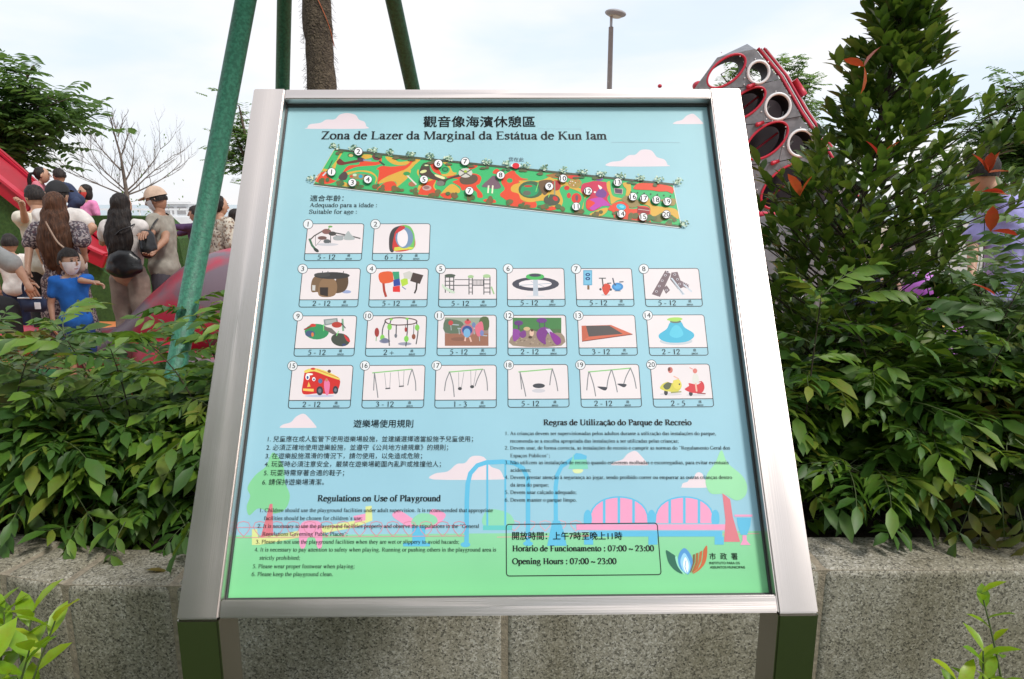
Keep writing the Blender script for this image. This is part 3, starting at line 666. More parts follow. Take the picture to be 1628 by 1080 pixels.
a.spline([(720,590),(900,555),(1080,570),(1170,650),(1160,720),(1140,740),(1150,650),(1050,590),(900,575),(740,620)], Y_)
a.spline([(1290,360),(1360,440),(1480,480),(1628,460),(1628,420),(1480,430),(1390,370)], Y_)
a.spline([(1440,350),(1628,350),(1628,400),(1520,400)], D_)
a.spline([(590,400),(640,385),(700,430),(760,425),(900,400),(940,430),(760,460),(660,480),(600,460)], (112,52,44))
a.spline([(620,640),(700,570),(750,620),(720,690),(640,690)], (80,66,66)); a.spline([(1100,340),(1180,320),(1210,400),(1130,400)], (110,60,64))
a.line([(530,410),(460,560),(390,630)], 14, (60,90,60)); a.line([(620,380),(520,500)], 12, (190,190,80)); a.line([(440,580),(390,632)], 20, (205,205,215))
a.spline([(890,370),(950,370),(1000,400),(960,430),(900,420)], (84,60,70)); a.line([(970,405),(1090,410)], 16, (150,150,190)); a.line([(1200,420),(1280,480)], 26, (60,80,60))
a.spline([(800,610),(880,600),(1060,620),(1040,680),(880,680),(800,660)], (150,140,90)); a.ell(935,640,30,26,(40,160,190)); a.ell(850,620,30,18,(200,220,190)); a.ell(1020,640,36,26,(90,70,60)); a.ell(800,640,26,20,(200,80,60))
a.ell(795,335,48,32,(70,110,70)); a.ell(795,340,32,20,(200,180,110))
Z6b = Zm(640,230,9.044); a.T = Z6b
a.spline([(0,330),(80,290),(140,200),(260,210),(180,290),(100,370),(0,380)], Y_); a.spline([(0,330),(90,270),(130,205),(150,240),(90,320),(0,375)], R_)
a.spline([(400,245),(480,245),(500,320),(560,430),(520,430),(440,380),(395,290)], R_)
a.spline([(580,260),(660,270),(720,390),(780,410),(720,450),(600,460),(560,430),(640,420),(680,360),(630,300)], Y_)
a.spline([(230,360),(260,500),(470,500),(460,620),(560,700),(420,690),(380,600),(230,660),(230,600),(290,540),(210,420)], Y_)
a.spline([(225,700),(280,600),(380,530),(480,510),(440,600),(480,690),(380,730),(240,720)], R_)
a.spline([(560,700),(700,570),(820,640),(800,700),(640,690)], Y_); a.spline([(540,720),(640,690),(720,720),(690,780),(600,770)], R_)
a.spline([(620,470),(840,430),(1040,420),(1130,470),(1110,560),(1060,600),(1140,700),(1150,760),(1080,760),(1060,680),(960,640),(860,660),(820,600),(720,540),(800,500)], R_)
a.spline([(950,350),(990,300),(1080,310),(1020,350)], R_); a.spline([(1300,390),(1350,350),(1400,380),(1380,420),(1310,420)], R_)
a.spline([(1160,800),(1230,780),(1330,800),(1330,840),(1200,830)], R_)
a.spline([(1400,720),(1470,640),(1420,540),(1480,430),(1628,410),(1628,900),(1560,840),(1480,770)], R_); a.ell(1530,515,40,32,(50,150,90)); a.ell(1610,640,50,60,Y_)
a.spline([(240,400),(290,280),(380,270),(400,370),(470,440),(600,470),(600,500),(780,440),(860,430),(840,460),(650,510),(600,590),(510,570),(500,520),(420,500),(330,450),(270,450)], (76,62,52))
a.spline([(470,430),(600,470),(585,500),(480,460)], (230,225,170)); a.ell(300,390,50,22,(214,214,150),-15); a.ell(330,300,55,26,(60,90,60)); a.ell(345,300,30,10,(220,225,170))
a.spline([(820,500),(900,440),(1050,440),(1080,510),(1000,570),(860,570)], (96,80,64)); a.ell(905,410,100,68,(205,200,190)); a.line([(820,360),(990,460)], 16, (90,90,80)); a.line([(990,360),(830,460)], 16, (90,90,80)); a.ell(905,388,24,18,(170,190,60))
a.ell(612,360,48,36,(40,110,70)); a.ell(612,360,30,20,(60,150,90)); a.ell(350,625,66,38,(196,160,150)); a.ell(345,620,44,22,(150,110,104))
a.spline([(1140,600),(1240,500),(1320,450),(1400,570),(1415,620),(1340,640),(1220,620)], (118,92,104)); a.line([(1238,590),(1228,700)], 22, (232,230,200)); a.line([(1298,590),(1288,705)], 22, (232,230,200))
a.spline([(880,760),(960,700),(1040,770),(960,800)], (60,140,80)); a.ell(140,570,56,36,(170,110,80)); a.line([(60,440),(200,580)], 20, (220,214,200)); a.ell(60,420,50,28,(60,150,80))
a.ell(545,560,60,38,(120,118,110))
Z7b = Zm(780,240,9.044); a.T = Z7b
a.spline([(140,640),(220,560),(190,440),(160,400),(250,340),(360,330),(440,390),(540,410),(440,430),(380,480),(310,490),(300,560),(400,620),(480,730),(640,730),(640,820),(420,800),(310,820),(260,740),(180,680)], R_); a.ell(275,430,42,34,(50,160,90))
a.spline([(290,540),(330,490),(420,460),(420,430),(700,430),(850,370),(820,350),(900,400),(1060,440),(1320,560),(1400,640),(1350,700),(1330,830),(1310,820),(1350,680),(1290,600),(1150,540),(1060,500),(1000,560),(1050,700),(1010,800),(880,800),(770,720),(560,740),(440,700),(400,620),(310,590)], Y_)
a.spline([(990,560),(1070,500),(1150,550),(1290,600),(1330,680),(1300,840),(1100,900),(1000,860),(1040,720)], (62,180,108))
a.spline([(800,350),(1000,320),(1160,330),(1100,390),(900,390)], (160,110,60)); a.ell(580,560,180,125,(66,100,70)); a.ell(560,570,130,90,(40,150,96)); a.ell(540,510,60,16,(190,60,50))
a.line([(690,450),(650,590)], 12, (120,210,110)); a.ell(520,610,60,36,(100,104,90)); a.spline([(700,440),(850,420),(900,470),(780,640),(700,520)], (110,84,56)); a.ell(940,500,70,75,(180,50,50)); a.line([(920,440),(920,640)], 22, (150,150,120))
a.ell(880,710,118,82,(78,84,68)); a.ell(930,690,40,30,(200,50,50),40); a.line([(850,620),(830,670)], 10, (120,220,110)); a.ell(860,830,90,28,R_)
a.ell(1210,380,100,30,(215,60,50)); a.ell(1210,470,100,70,(170,140,70)); 
for k in range(14): a.ell(1130+random.random()*150, 430+random.random()*80, 9, 7, [(230,225,210),(200,90,70),(110,120,60)][k % 3])
a.ell(1095,537,40,32,(205,50,40)); a.ell(1125,645,30,40,(205,60,50)); a.ell(1233,685,72,75,(215,56,44)); a.ell(1238,680,22,44,(110,80,90))
Z8b = Zm(930,260,9.576); a.T = Z8b
a.spline([(-60,420),(-40,320),(60,290),(140,270),(260,280),(330,300),(340,420),(370,470),(340,540),(390,650),(280,640),(210,690),(100,730),(20,680),(20,570),(80,500),(0,480)], (200,52,84))
a.spline([(190,420),(250,380),(330,450),(300,520),(210,520),(160,480)], (118,66,140)); a.spline([(60,560),(220,520),(300,560),(380,640),(280,650),(200,680),(120,720),(60,660),(140,620)], (186,70,170)); a.ell(215,235,62,32,(130,80,160))
a.spline([(200,330),(260,370),(235,400),(215,380)], (240,226,220)); a.ell(150,440,18,14,(235,225,220)); a.spline([(20,620),(60,560),(150,600),(120,640),(40,690)], (224,70,50))
a.spline([(330,300),(380,280),(390,400),(430,500),(560,540),(480,570),(400,620),(380,500),(340,400)], Y_); a.spline([(580,300),(690,310),(690,480),(620,500),(630,400),(590,350)], Y_)
a.spline([(80,770),(230,700),(340,680),(330,740),(250,800),(100,800)], Y_)
a.spline([(740,370),(860,300),(1300,350),(1335,460),(1250,430),(1130,430),(1000,410),(780,400)], R_)
a.spline([(350,700),(440,610),(560,580),(660,640),(680,690),(800,690),(820,650),(980,680),(1000,880),(1000,910),(640,860),(460,850),(420,740)], R_)
a.spline([(600,500),(660,500),(800,560),(830,640),(700,680),(640,620),(560,560)], (150,130,80)); a.spline([(830,600),(960,520),(1040,640),(1380,700),(1420,850),(1300,780),(1180,750),(1060,820),(1000,800),(980,660)], Y_)
a.spline([(1020,870),(1100,790),(1240,760),(1340,820),(1400,880),(1300,900),(1150,900)], (110,112,60)); a.spline([(1150,900),(1260,850),(1380,880),(1400,930),(1200,925)], (60,180,100))
a.spline([(1150,560),(1360,540),(1370,630),(1290,640)], (160,140,80))
a.poly([(440,375),(580,390),(570,475),(450,462)], (190,170,160)); a.poly([(452,388),(568,400),(560,465),(460,452)], (92,62,88))
a.ell(550,665,74,46,(44,176,200),10); a.ell(560,660,40,22,(110,210,225),10); a.poly([(800,660),(980,680),(980,780),(790,760)], (150,40,46)); a.line([(810,700),(980,722)], 8, (205,190,180))
for q in range(7): a.ell(700+100*q, 440+10*q, 12, 14, (40,90,60))
# dark edges and soft planting along the rims
a.T = P
a.line([(532,238),(1071,294)], 3.4, (74,84,66)); a.line([(499,293.5),(1083,361)], 3.6, (84,92,70)); a.line([(499,295.2),(1082,363)], 1.0, (225,230,232))
a.line([(532,238),(499,293)], .9, (200,200,150)); a.line([(1070,294.5),(1083,361)], .9, (235,235,225))
rr = random.Random(4)
for k in range(20):
    t_ = k/20+.02; x = 505+578*t_; y = 290.5+67*t_
    for q in range(5): a.ell(x+rr.uniform(-7,7), y+rr.uniform(-7,1), rr.uniform(2.5,5), rr.uniform(2,4), rr.choice([(96,100,58),(110,104,66),(76,110,66),(120,96,60)]))
for k in range(18):
    t_ = k/18; x = 540+525*t_; y = 244+54*t_
    for q in range(2): a.ell(x+rr.uniform(-6,6), y+rr.uniform(-2,1), rr.uniform(3,6), rr.uniform(1.5,2.5), rr.choice([(90,98,62),(104,98,70),(72,104,72)]))
tr = [(532+30.3*k+.0, 236+3.15*k-1.5) for k in range(19)]+[(497,286),(1086,358)]
for (x, y) in tr:
    if abs(x-744) < 8: continue
    for q in range(34):
        an = rr.uniform(0, 2*pi); r_ = rr.uniform(.5, 7.2)
        a.ell(x+r_*cos(an)*1.1, y+r_*sin(an)*.75-1, rr.uniform(.9,1.9), rr.uniform(.7,1.4), rr.choice([(86,122,96),(120,150,120),(176,200,170),(66,98,72),(206,218,196)]), n=7)
a.ell(820,265.5,7.6,3.4,(240,240,240)); a.ell(820,265.8,5.7,4.6,(214,40,52))
for n_, x, y in ((1,528,275.6),(2,570.5,243.3),(3,561,292.4),(4,585.6,287.5),(5,674.4,287.6),(6,697.3,262.3),(7,739.8,259),(7,746.5,305.6),(8,796,280.6),(9,873,298.5),(10,895,286),(11,915.6,330.4),(12,934.5,306),(13,981.5,292),(14,987.3,342),(15,1022,347),(16,1005.8,314.9),(17,1023.4,317.5),(18,1042.6,320),(19,1060.2,322.6),(20,1058.6,343)):
    a.ell(x, y, 7.0, 6.7, (50,50,52), n=24); a.ell(x, y, 6.2, 5.9, (238,236,236), n=24); sans_c(str(n_), x, y, 7.4, a)
a.done('printed_plan', 'slanting coloured plan of the playground with numbered spots')
# ---- the twenty picture cards
def T4(ox, oy, s, tl, tr, br, bl, dv): f = lambda p: (ox+p[0]/s, oy+p[1]/s); return f(tl), f(tr), f(br), f(bl), oy+dv/s
za = (450, 340, 4.651); zb = (790, 410, 4.651); zc = (450, 490, 4.651); zd = (790, 490, 4.522)
CARDS = {1: (za, (180,75), (598,75), (580,347), (160,347), 295, '5 - 12'), 2: (za, (678,75), (1088,75), (1080,347), (658,347), 293, '6 - 12'),
 3: (za, (140,405), (572,406), (553,690), (122,690), 636, '2 - 12'), 4: (za, (648,405), (1075,406), (1063,690), (637,690), 636, '5 - 12'), 5: (za, (1160,405), (1580,405), (1578,690), (1148,690), 633, '5 - 12'),
 6: (zb, (77,78), (495,80), (506,360), (78,360), 309, '5 - 12'), 7: (zb, (580,80), (995,80), (1015,360), (590,360), 309, '5 - 12'), 8: (zb, (1080,80), (1490,80), (1522,360), (1100,360), 307, '5 - 12'),
 9: (zc, (105,58), (545,58), (525,355), (85,355), 299, '5 - 12'), 10: (zc, (625,56), (1060,58), (1053,355), (612,355), 297, '2 +'), 11: (zc, (1150,54), (1577,54), (1577,351), (1135,351), 296, '5 - 12'),
 12: (zd, (80,52), (495,52), (504,340), (78,340), 287, '2 - 12'), 13: (zd, (580,52), (990,52), (1012,340), (592,340), 286, '3 - 12'), 14: (zd, (1078,50), (1490,50), (1518,340), (1095,340), 285, '2 - 12'),
 15: (zc, (65,425), (518,425), (497,740), (43,740), 682, '2 - 12'), 16: (zc, (600,423), (1050,424), (1040,738), (585,738), 681, '3 - 12'), 17: (zc, (1130,423), (1577,423), (1577,738), (1123,738), 680, '1 - 3'),
 18: (zd, (80,407), (510,407), (518,713), (78,713), 655, '5 - 12'), 19: (zd, (595,406), (1020,406), (1040,712), (605,712), 654, '2 - 12'), 20: (zd, (1105,404), (1525,404), (1560,711), (1125,711), 653, '2 - 5')}
DK = (70,72,74); GY = (150,152,158)
def draw_card(n, a, z):
    S_ = a.spline; Pp = a.poly; E_ = a.ell; Ln = a.line
    if n == 1:
        Ln([(205,190),(230,165),(290,130),(320,125)], 9, (84,80,76)); Ln([(350,135),(450,155),(520,170),(572,184)], 9, (84,80,80)); Ln([(355,140),(400,165),(470,165)], 7, (110,112,112))
        E_(322,132,34,20,(132,92,88)); E_(365,148,28,16,(74,70,68)); E_(290,180,34,14,(112,84,80)); E_(325,205,26,16,(92,96,98)); Ln([(335,120),(345,92)], 6, (90,140,80)); E_(350,96,16,7,(110,160,90))
        Ln([(195,185),(215,235),(245,270)], 16, (70,110,84)); E_(246,270,22,12,(60,66,62),35); Ln([(240,160),(240,235)], 3, DK); Ln([(240,240),(280,195)], 3, DK); Ln([(352,150),(352,225)], 5, DK)
        S_([(450,190),(480,130),(500,150),(530,190)], (170,176,176)); S_([(375,170),(440,165),(440,195),(380,195)], (160,164,166)); E_(330,228,80,10,(196,194,200))
    elif n == 2:
        S_([(788,270),(786,170),(815,110),(880,86),(860,105),(822,160),(820,276)], (66,62,64)); S_([(820,276),(822,160),(850,108),(888,84),(940,100),(970,160),(966,255)], (200,62,58)); S_([(888,84),(940,96),(972,160),(968,252),(930,262),(945,170),(925,115),(880,100)], (112,186,96))
        Pp([(820,276),(824,250),(900,240),(968,252),(950,262)], (206,206,80)); E_(897,178,66,78,(116,142,172)); E_(884,180,40,66,(232,222,224)); S_([(890,90),(850,110),(830,150),(850,140),(900,108)], (196,56,60))
    elif n == 3:
        E_(470,578,34,12,(150,160,196)); S_([(210,575),(212,500),(245,460),(330,455),(350,500),(320,580),(250,580)], (120,94,70)); S_([(380,580),(400,470),(470,450),(482,520),(450,575)], (92,72,54))
        S_([(262,600),(268,520),(300,480),(370,478),(400,530),(385,600),(320,618)], (138,108,80)); E_(362,458,132,26,(60,58,58)); E_(290,452,60,16,(74,72,70)); Pp([(272,545),(334,545),(332,612),(274,600)], (56,46,42)); Pp([(216,528),(240,530),(238,570),(216,568)], (200,196,192))
        for x in (290,330,445): Ln([(x,445),(x+3,425)], 5, DK)
    elif n == 4:
        Ln([(742,510),(748,570),(762,615)], 18, (168,62,48)); S_([(706,470),(720,435),(800,428),(815,470),(810,505),(730,515)], (216,92,52), 3); Pp([(808,430),(858,428),(862,478),(822,490)], (60,150,110)); Pp([(815,492),(862,478),(868,530),(818,538)], (52,72,150)); Pp([(812,540),(864,532),(866,580),(812,578)], (216,52,48))
        Pp([(868,490),(920,470),(925,520),(880,540)], (176,206,70)); Pp([(888,440),(935,424),(960,440),(945,485),(895,478)], (200,196,190)); Ln([(880,540),(908,560)], 6, (80,100,160)); Pp([(960,435),(1038,455),(1012,520),(940,498)], (74,60,56)); Ln([(990,512),(985,560),(972,590)], 12, (58,50,48))
    elif n == 5:
        for x in (1200,1232,1262): Ln([(x,455),(x,585)], 7, DK)
        for x in (1375,1400,1485,1530): Ln([(x,460),(x,598)], 7, DK)
        for y in (470,500,530,560): Ln([(1195,y),(1268,y)], 7, (90,92,90))
        for y in (490,520,550,580): Ln([(1372,y),(1402,y)], 5, DK); Ln([(1482,y),(1535,y)], 6, DK)
        Ln([(1268,488),(1372,488)], 5, DK); Ln([(1268,530),(1372,530)], 7, (96,98,98)); Ln([(1402,490),(1485,490)], 5, DK); Ln([(1402,530),(1485,530)], 6, DK)
        for k in range(8): Ln([(1410+10*k,490),(1410+10*k,530)], 3, DK)
        E_(1235,458,40,12,(80,90,78)); E_(1388,466,22,12,(160,190,140)); E_(1506,462,28,14,(166,196,146)); S_([(1180,520),(1200,540),(1270,580),(1250,588),(1190,555),(1176,530)], (196,212,190)); Ln([(1540,540),(1560,595)], 10, (150,190,130))
    elif n == 6:
        E_(285,285,70,8,(216,212,214)); E_(286,195,174,52,(70,70,82)); E_(284,193,122,30,(232,222,224)); Ln([(165,205),(400,190)], 6, (180,186,196)); Ln([(250,175),(350,215)], 5, (180,186,196)); Pp([(268,150),(302,150),(306,282),(268,282)], (184,192,202)); E_(282,140,68,24,(74,178,92)); E_(282,130,44,12,(70,68,84))
    elif n == 7:
        a.rect(638,92,704,204,(98,160,192)); a.rect(646,100,698,196,(120,184,212)); E_(672,125,18,12,(34,60,120)); E_(672,155,18,12,(34,60,120)); E_(672,125,8,5,(120,184,212)); E_(672,155,8,5,(120,184,212)); a.rect(668,204,684,236,(120,90,60))
        E_(805,275,34,8,(200,196,198)); S_([(778,215),(800,192),(834,200),(838,235),(806,278),(784,250)], (204,70,50)); Ln([(778,150),(786,215)], 9, DK); Ln([(754,152),(806,152)], 7, DK); Ln([(815,190),(845,188)], 8, DK); E_(766,234,9,9,DK); E_(842,236,9,9,DK)
        E_(892,215,42,30,(58,134,192)); E_(892,215,26,16,(84,160,214)); Ln([(856,150),(866,190),(880,205)], 9, (60,66,84)); Ln([(905,180),(936,178)], 8, (60,66,84)); Ln([(870,246),(915,246)], 5, DK)
    elif n == 8:
        Pp([(1145,270),(1245,95),(1285,120),(1205,290)], (112,92,98)); Pp([(1290,110),(1335,105),(1375,220),(1340,235),(1280,160)], (112,92,98)); Pp([(1340,160),(1420,200),(1415,230),(1370,215)], (120,100,108)); Pp([(1228,225),(1255,205),(1280,240),(1250,268)], (110,92,98))
        for (x,y) in ((1180,250),(1200,210),(1222,170),(1245,130),(1262,105),(1315,125),(1335,160),(1350,195),(1255,240),(1385,190),(1408,205)): E_(x,y,10,8,(206,196,204)); E_(x,y,6,5,(60,52,60))
        Pp([(1282,150),(1298,150),(1390,270),(1372,278)], (198,206,216)); Pp([(1375,200),(1388,198),(1446,248),(1438,256)], (198,206,216)); Ln([(1290,160),(1378,270)], 3, (90,90,96))
    elif n == 9:
        E_(250,175,90,58,(56,142,90)); E_(200,190,36,24,(70,90,120)); E_(218,196,10,16,(210,120,70)); Ln([(155,160),(240,122)], 10, (150,50,50)); E_(222,128,22,12,(200,60,50)); Pp([(300,85),(402,74),(408,112),(306,130)], (130,140,140)); Pp([(312,92),(392,84),(396,104),(316,120)], (166,174,172))
        Pp([(300,135),(360,150),(400,190),(370,195),(305,160)], (110,104,100)); E_(398,124,38,22,(178,66,56)); Ln([(440,80),(445,170)], 14, (120,160,130)); Ln([(430,110),(462,150)], 8, DK); E_(425,235,70,48,(70,76,66),10); S_([(450,195),(490,230),(494,252),(470,240)], (196,60,60)); E_(450,272,16,9,(60,70,110)); Ln([(300,120),(300,170)], 6, (120,210,120)); Ln([(412,170),(395,205)], 6, (120,210,120))
    elif n == 10:
        E_(752,245,40,16,(140,140,160)); E_(900,265,50,12,(150,150,166)); Ln(smooth([(752,100),(770,82),(860,72),(960,82),(990,100),(960,118),(860,126),(790,120),(752,100)],False,5), 8, (90,62,60))
        for pts in ([(760,95),(738,150),(732,215)], [(800,85),(782,160),(786,280)], [(920,85),(918,180),(908,284)], [(985,100),(998,170),(984,268)], [(838,124),(836,200)]): Ln(smooth(pts,False,4), 8, DK)
        Ln([(905,125),(905,160)], 4, DK); Ln([(968,125),(965,200)], 5, DK)
        for x,y in ((788,140),(992,145),(735,220),(912,228)): E_(x,y,17,23,(128,196,84))
        for x,y in ((800,84),(918,80)): E_(x,y,12,8,(128,196,84))
        E_(694,180,17,34,(156,60,58)); Ln([(690,212),(688,245)], 5, (90,160,80)); E_(966,212,14,20,(140,80,60)); E_(908,160,9,18,(156,60,58)); E_(834,205,10,16,(110,112,120)); E_(752,240,28,18,(112,116,140))
    elif n == 11:
        a.rect(1196,70,1519,280,(150,128,120)); a.rect(1197,70,1518,150,(150,160,140)); S_([(1196,90),(1260,85),(1330,110),(1330,180),(1196,180)], (96,112,92),3); S_([(1460,72),(1518,72),(1518,160),(1450,150)], (88,104,66),3); a.rect(1197,190,1518,280,(152,104,84)); E_(1300,230,60,14,(134,92,76))
        for x0,y0 in ((1230,120),(1290,150),(1400,150),(1440,200)): Ln([(x0,y0),(x0+70,y0+6)], 7, (170,180,186)); Ln([(x0+10,y0),(x0+14,y0+45)], 5, (170,180,186))
        E_(1362,165,50,46,(180,120,128)); E_(1362,165,38,34,(54,80,140)); E_(1360,185,26,34,(120,170,206)); Ln([(1350,215),(1345,245)], 12, (220,176,160)); Ln([(1380,215),(1392,250)], 12, (220,176,160)); E_(1366,104,24,16,(206,84,90)); E_(1366,88,9,9,(120,70,60)); S_([(1420,140),(1470,100),(1482,180),(1440,210)], (214,110,128)); E_(1240,110,18,18,(190,72,70)); E_(1410,125,14,20,(110,130,170)); E_(1470,185,14,22,(120,130,180))
    elif n == 12:
        a.rect(114,70,463,271,(78,108,66)); a.rect(114,70,463,150,(70,124,70)); S_([(114,190),(180,170),(260,160),(340,190),(463,180),(463,271),(114,271)], (148,130,112),3)
        for k in range(40): a.ell(120+random.random()*336, 205+random.random()*60, 7, 5, [(170,150,130),(126,108,92),(150,130,120)][k%3], n=6)
        S_([(120,150),(160,160),(170,200),(130,240),(114,220),(114,170)], (140,70,150)); S_([(160,185),(200,160),(210,200),(180,215)], (120,60,130)); E_(156,108,32,18,(100,60,120)); E_(322,90,38,18,(110,60,130)); Ln([(156,120),(158,150)], 10, (90,50,110)); Ln([(304,100),(308,140)], 5, (90,50,110)); Ln([(345,100),(342,140)], 5, (90,50,110))
        S_([(285,180),(320,140),(370,150),(350,220),(350,262),(300,230)], (120,56,130)); Pp([(350,150),(380,150),(440,220),(420,250)], (196,180,210)); S_([(380,170),(450,210),(460,250),(430,265),(400,230)], (134,50,140)); E_(215,150,24,14,(200,170,130)); E_(250,180,16,24,(216,180,160)); E_(240,210,14,9,(80,60,50)); E_(252,160,10,10,(90,60,50))
    elif n == 13:
        Pp([(608,128),(640,126),(658,206),(975,187),(612,240)], (186,92,68)); Pp([(608,128),(820,122),(975,187),(612,240)], (204,104,78)); Pp([(640,128),(808,126),(905,186),(660,206)], (84,78,76)); Pp([(608,128),(640,128),(660,206),(612,238)], (190,96,72)); Ln([(612,240),(975,189)], 6, (120,56,44))
    elif n == 14:
        E_(1288,238,118,28,(190,196,202)); S_([(1166,190),(1220,150),(1250,100),(1320,98),(1350,140),(1412,180),(1410,215),(1350,245),(1240,248),(1175,225)], (66,174,204)); S_([(1240,190),(1270,130),(1310,130),(1340,190),(1290,215)], (88,192,216)); E_(1284,97,40,12,(96,110,100)); S_([(1222,84),(1250,70),(1310,68),(1334,80),(1300,96),(1260,96)], (160,206,90))
    elif n == 15:
        E_(270,650,110,9,(190,192,214)); S_([(140,620),(150,540),(168,460),(235,450),(300,475),(415,520),(410,600),(370,635),(250,632),(170,640)], (204,48,44),3); S_([(160,462),(235,444),(340,475),(414,515),(412,530),(320,500),(230,468),(168,480)], (226,206,100),3); Ln([(250,455),(410,515)], 4, (206,70,50))
        E_(182,510,16,22,(240,240,240)); E_(182,514,8,12,(50,80,140)); E_(228,526,12,15,(240,240,240)); E_(229,528,6,8,(50,80,140)); Pp([(190,545),(204,582),(178,585)], (232,190,90)); Pp([(148,595),(228,598),(226,618),(150,612)], (236,196,100)); E_(272,612,25,34,(58,58,66)); E_(272,612,12,17,(110,116,126)); E_(388,606,20,30,(58,58,66)); E_(388,606,10,14,(110,116,126)); E_(276,540,16,18,(90,110,150)); E_(342,468,13,12,(110,70,60)); E_(222,450,18,8,(206,60,50)); E_(196,490,26,8,(240,236,230))
        S_([(306,540),(325,530),(345,550),(345,590),(335,640),(318,640),(304,590)], (226,120,160),3); E_(322,532,10,12,(196,120,90))
    elif n in (16, 17, 18, 19):
        K = (120,122,126)
        if n == 16:
            Ln([(660,480),(955,452)], 8, (126,190,110))
            for pts in ([(676,478),(670,610)], [(676,478),(690,570),(702,664)], [(955,452),(935,510),(922,572)], [(955,452),(978,540),(982,612)]): Ln(smooth(pts,False,5), 7, K)
            for x,y,w_ in ((775,596,46),(875,580,42)): Ln([(x-24,y-116),(x-12,y)], 3, K); Ln([(x+20,y-118),(x+14,y)], 3, K); Ln([(x-18,y),(x+18,y-3)], 9, DK)
        if n == 17:
            Ln([(1225,474),(1480,452)], 8, (126,190,110))
            for pts in ([(1232,472),(1205,540),(1194,614)], [(1232,472),(1256,560),(1266,658)], [(1475,452),(1440,520),(1420,578)], [(1485,452),(1506,530),(1512,612)]): Ln(smooth(pts,False,5), 7, K)
            for x,y in ((1308,596),(1398,582)): Ln([(x-10,y-120),(x-8,y)], 3, K); Ln([(x+30,y-122),(x+10,y)], 3, K); E_(x,y,15,12,DK)
        if n == 18:
            Ln([(155,460),(400,438)], 8, (126,190,110)); E_(300,595,48,14,(200,196,202))
            for pts in ([(165,458),(172,520),(178,585)], [(165,458),(192,560),(208,636)], [(398,436),(386,500),(380,555)], [(398,436),(424,520),(438,598)]): Ln(smooth(pts,False,5), 7, K)
            E_(301,559,44,17,(66,68,74))
        if n == 19:
            Ln([(655,460),(965,432)], 8, (126,190,110))
            for pts in ([(660,460),(652,520),(646,592)], [(665,460),(694,550),(710,635)], [(822,444),(800,510),(790,575)], [(825,444),(848,520),(866,606)], [(960,432),(930,490),(912,545)], [(960,432),(986,500),(1002,580)]): Ln(smooth(pts,False,5), 7, K)
            S_([(722,566),(760,566),(792,572),(782,592),(758,588)], (60,62,70)); S_([(864,546),(900,544),(932,550),(920,568),(900,566)], (60,62,70))
    elif n == 20:
        E_(1250,620,80,10,(206,200,204)); E_(1430,626,70,8,(206,200,204)); E_(1215,608,14,20,(60,60,64)); S_([(1172,578),(1200,540),(1270,520),(1310,515),(1328,560),(1300,600),(1230,600)], (206,196,80)); E_(1296,548,30,34,(222,206,92)); S_([(1196,560),(1225,535),(1256,540),(1240,580),(1212,585)], (90,96,70)); Ln([(1250,608),(1326,602)], 9, (150,150,90))
        S_([(1216,520),(1228,480),(1250,465),(1270,480),(1310,508),(1270,505),(1262,540)], (238,216,216)); E_(1246,446,18,22,(196,110,100)); E_(1238,440,10,14,(110,60,50)); Ln([(1270,490),(1308,510)], 8, (226,170,150)); E_(1312,548,6,6,(60,60,60))
        E_(1394,615,14,18,(60,60,64)); S_([(1350,585),(1380,560),(1380,540),(1440,550),(1476,530),(1492,570),(1470,610),(1400,608)], (206,52,60)); Ln([(1440,535),(1470,528),(1486,556)], 7, (196,46,56)); S_([(1408,540),(1410,480),(1440,475),(1452,510),(1448,540)], (216,214,206)); E_(1424,452,16,18,(212,120,110)); Ln([(1408,440),(1384,428)], 6, (220,150,140)); Ln([(1428,540),(1436,600)], 12, (226,176,160)); Ln([(1440,612),(1500,616)], 8, (150,60,60))
def rrect(u0, v0, u1, v1, r, n=5):
    pts = []
    for cx, cy, a0 in ((u1-r, v1-r, 0), (u0+r, v1-r, 90), (u0+r, v0+r, 180), (u1-r, v0+r, 270)):
        for k in range(n+1): an = radians(a0+90*k/n); pts.append((cx+r*cos(an), cy+r*sin(an)))
    return pts
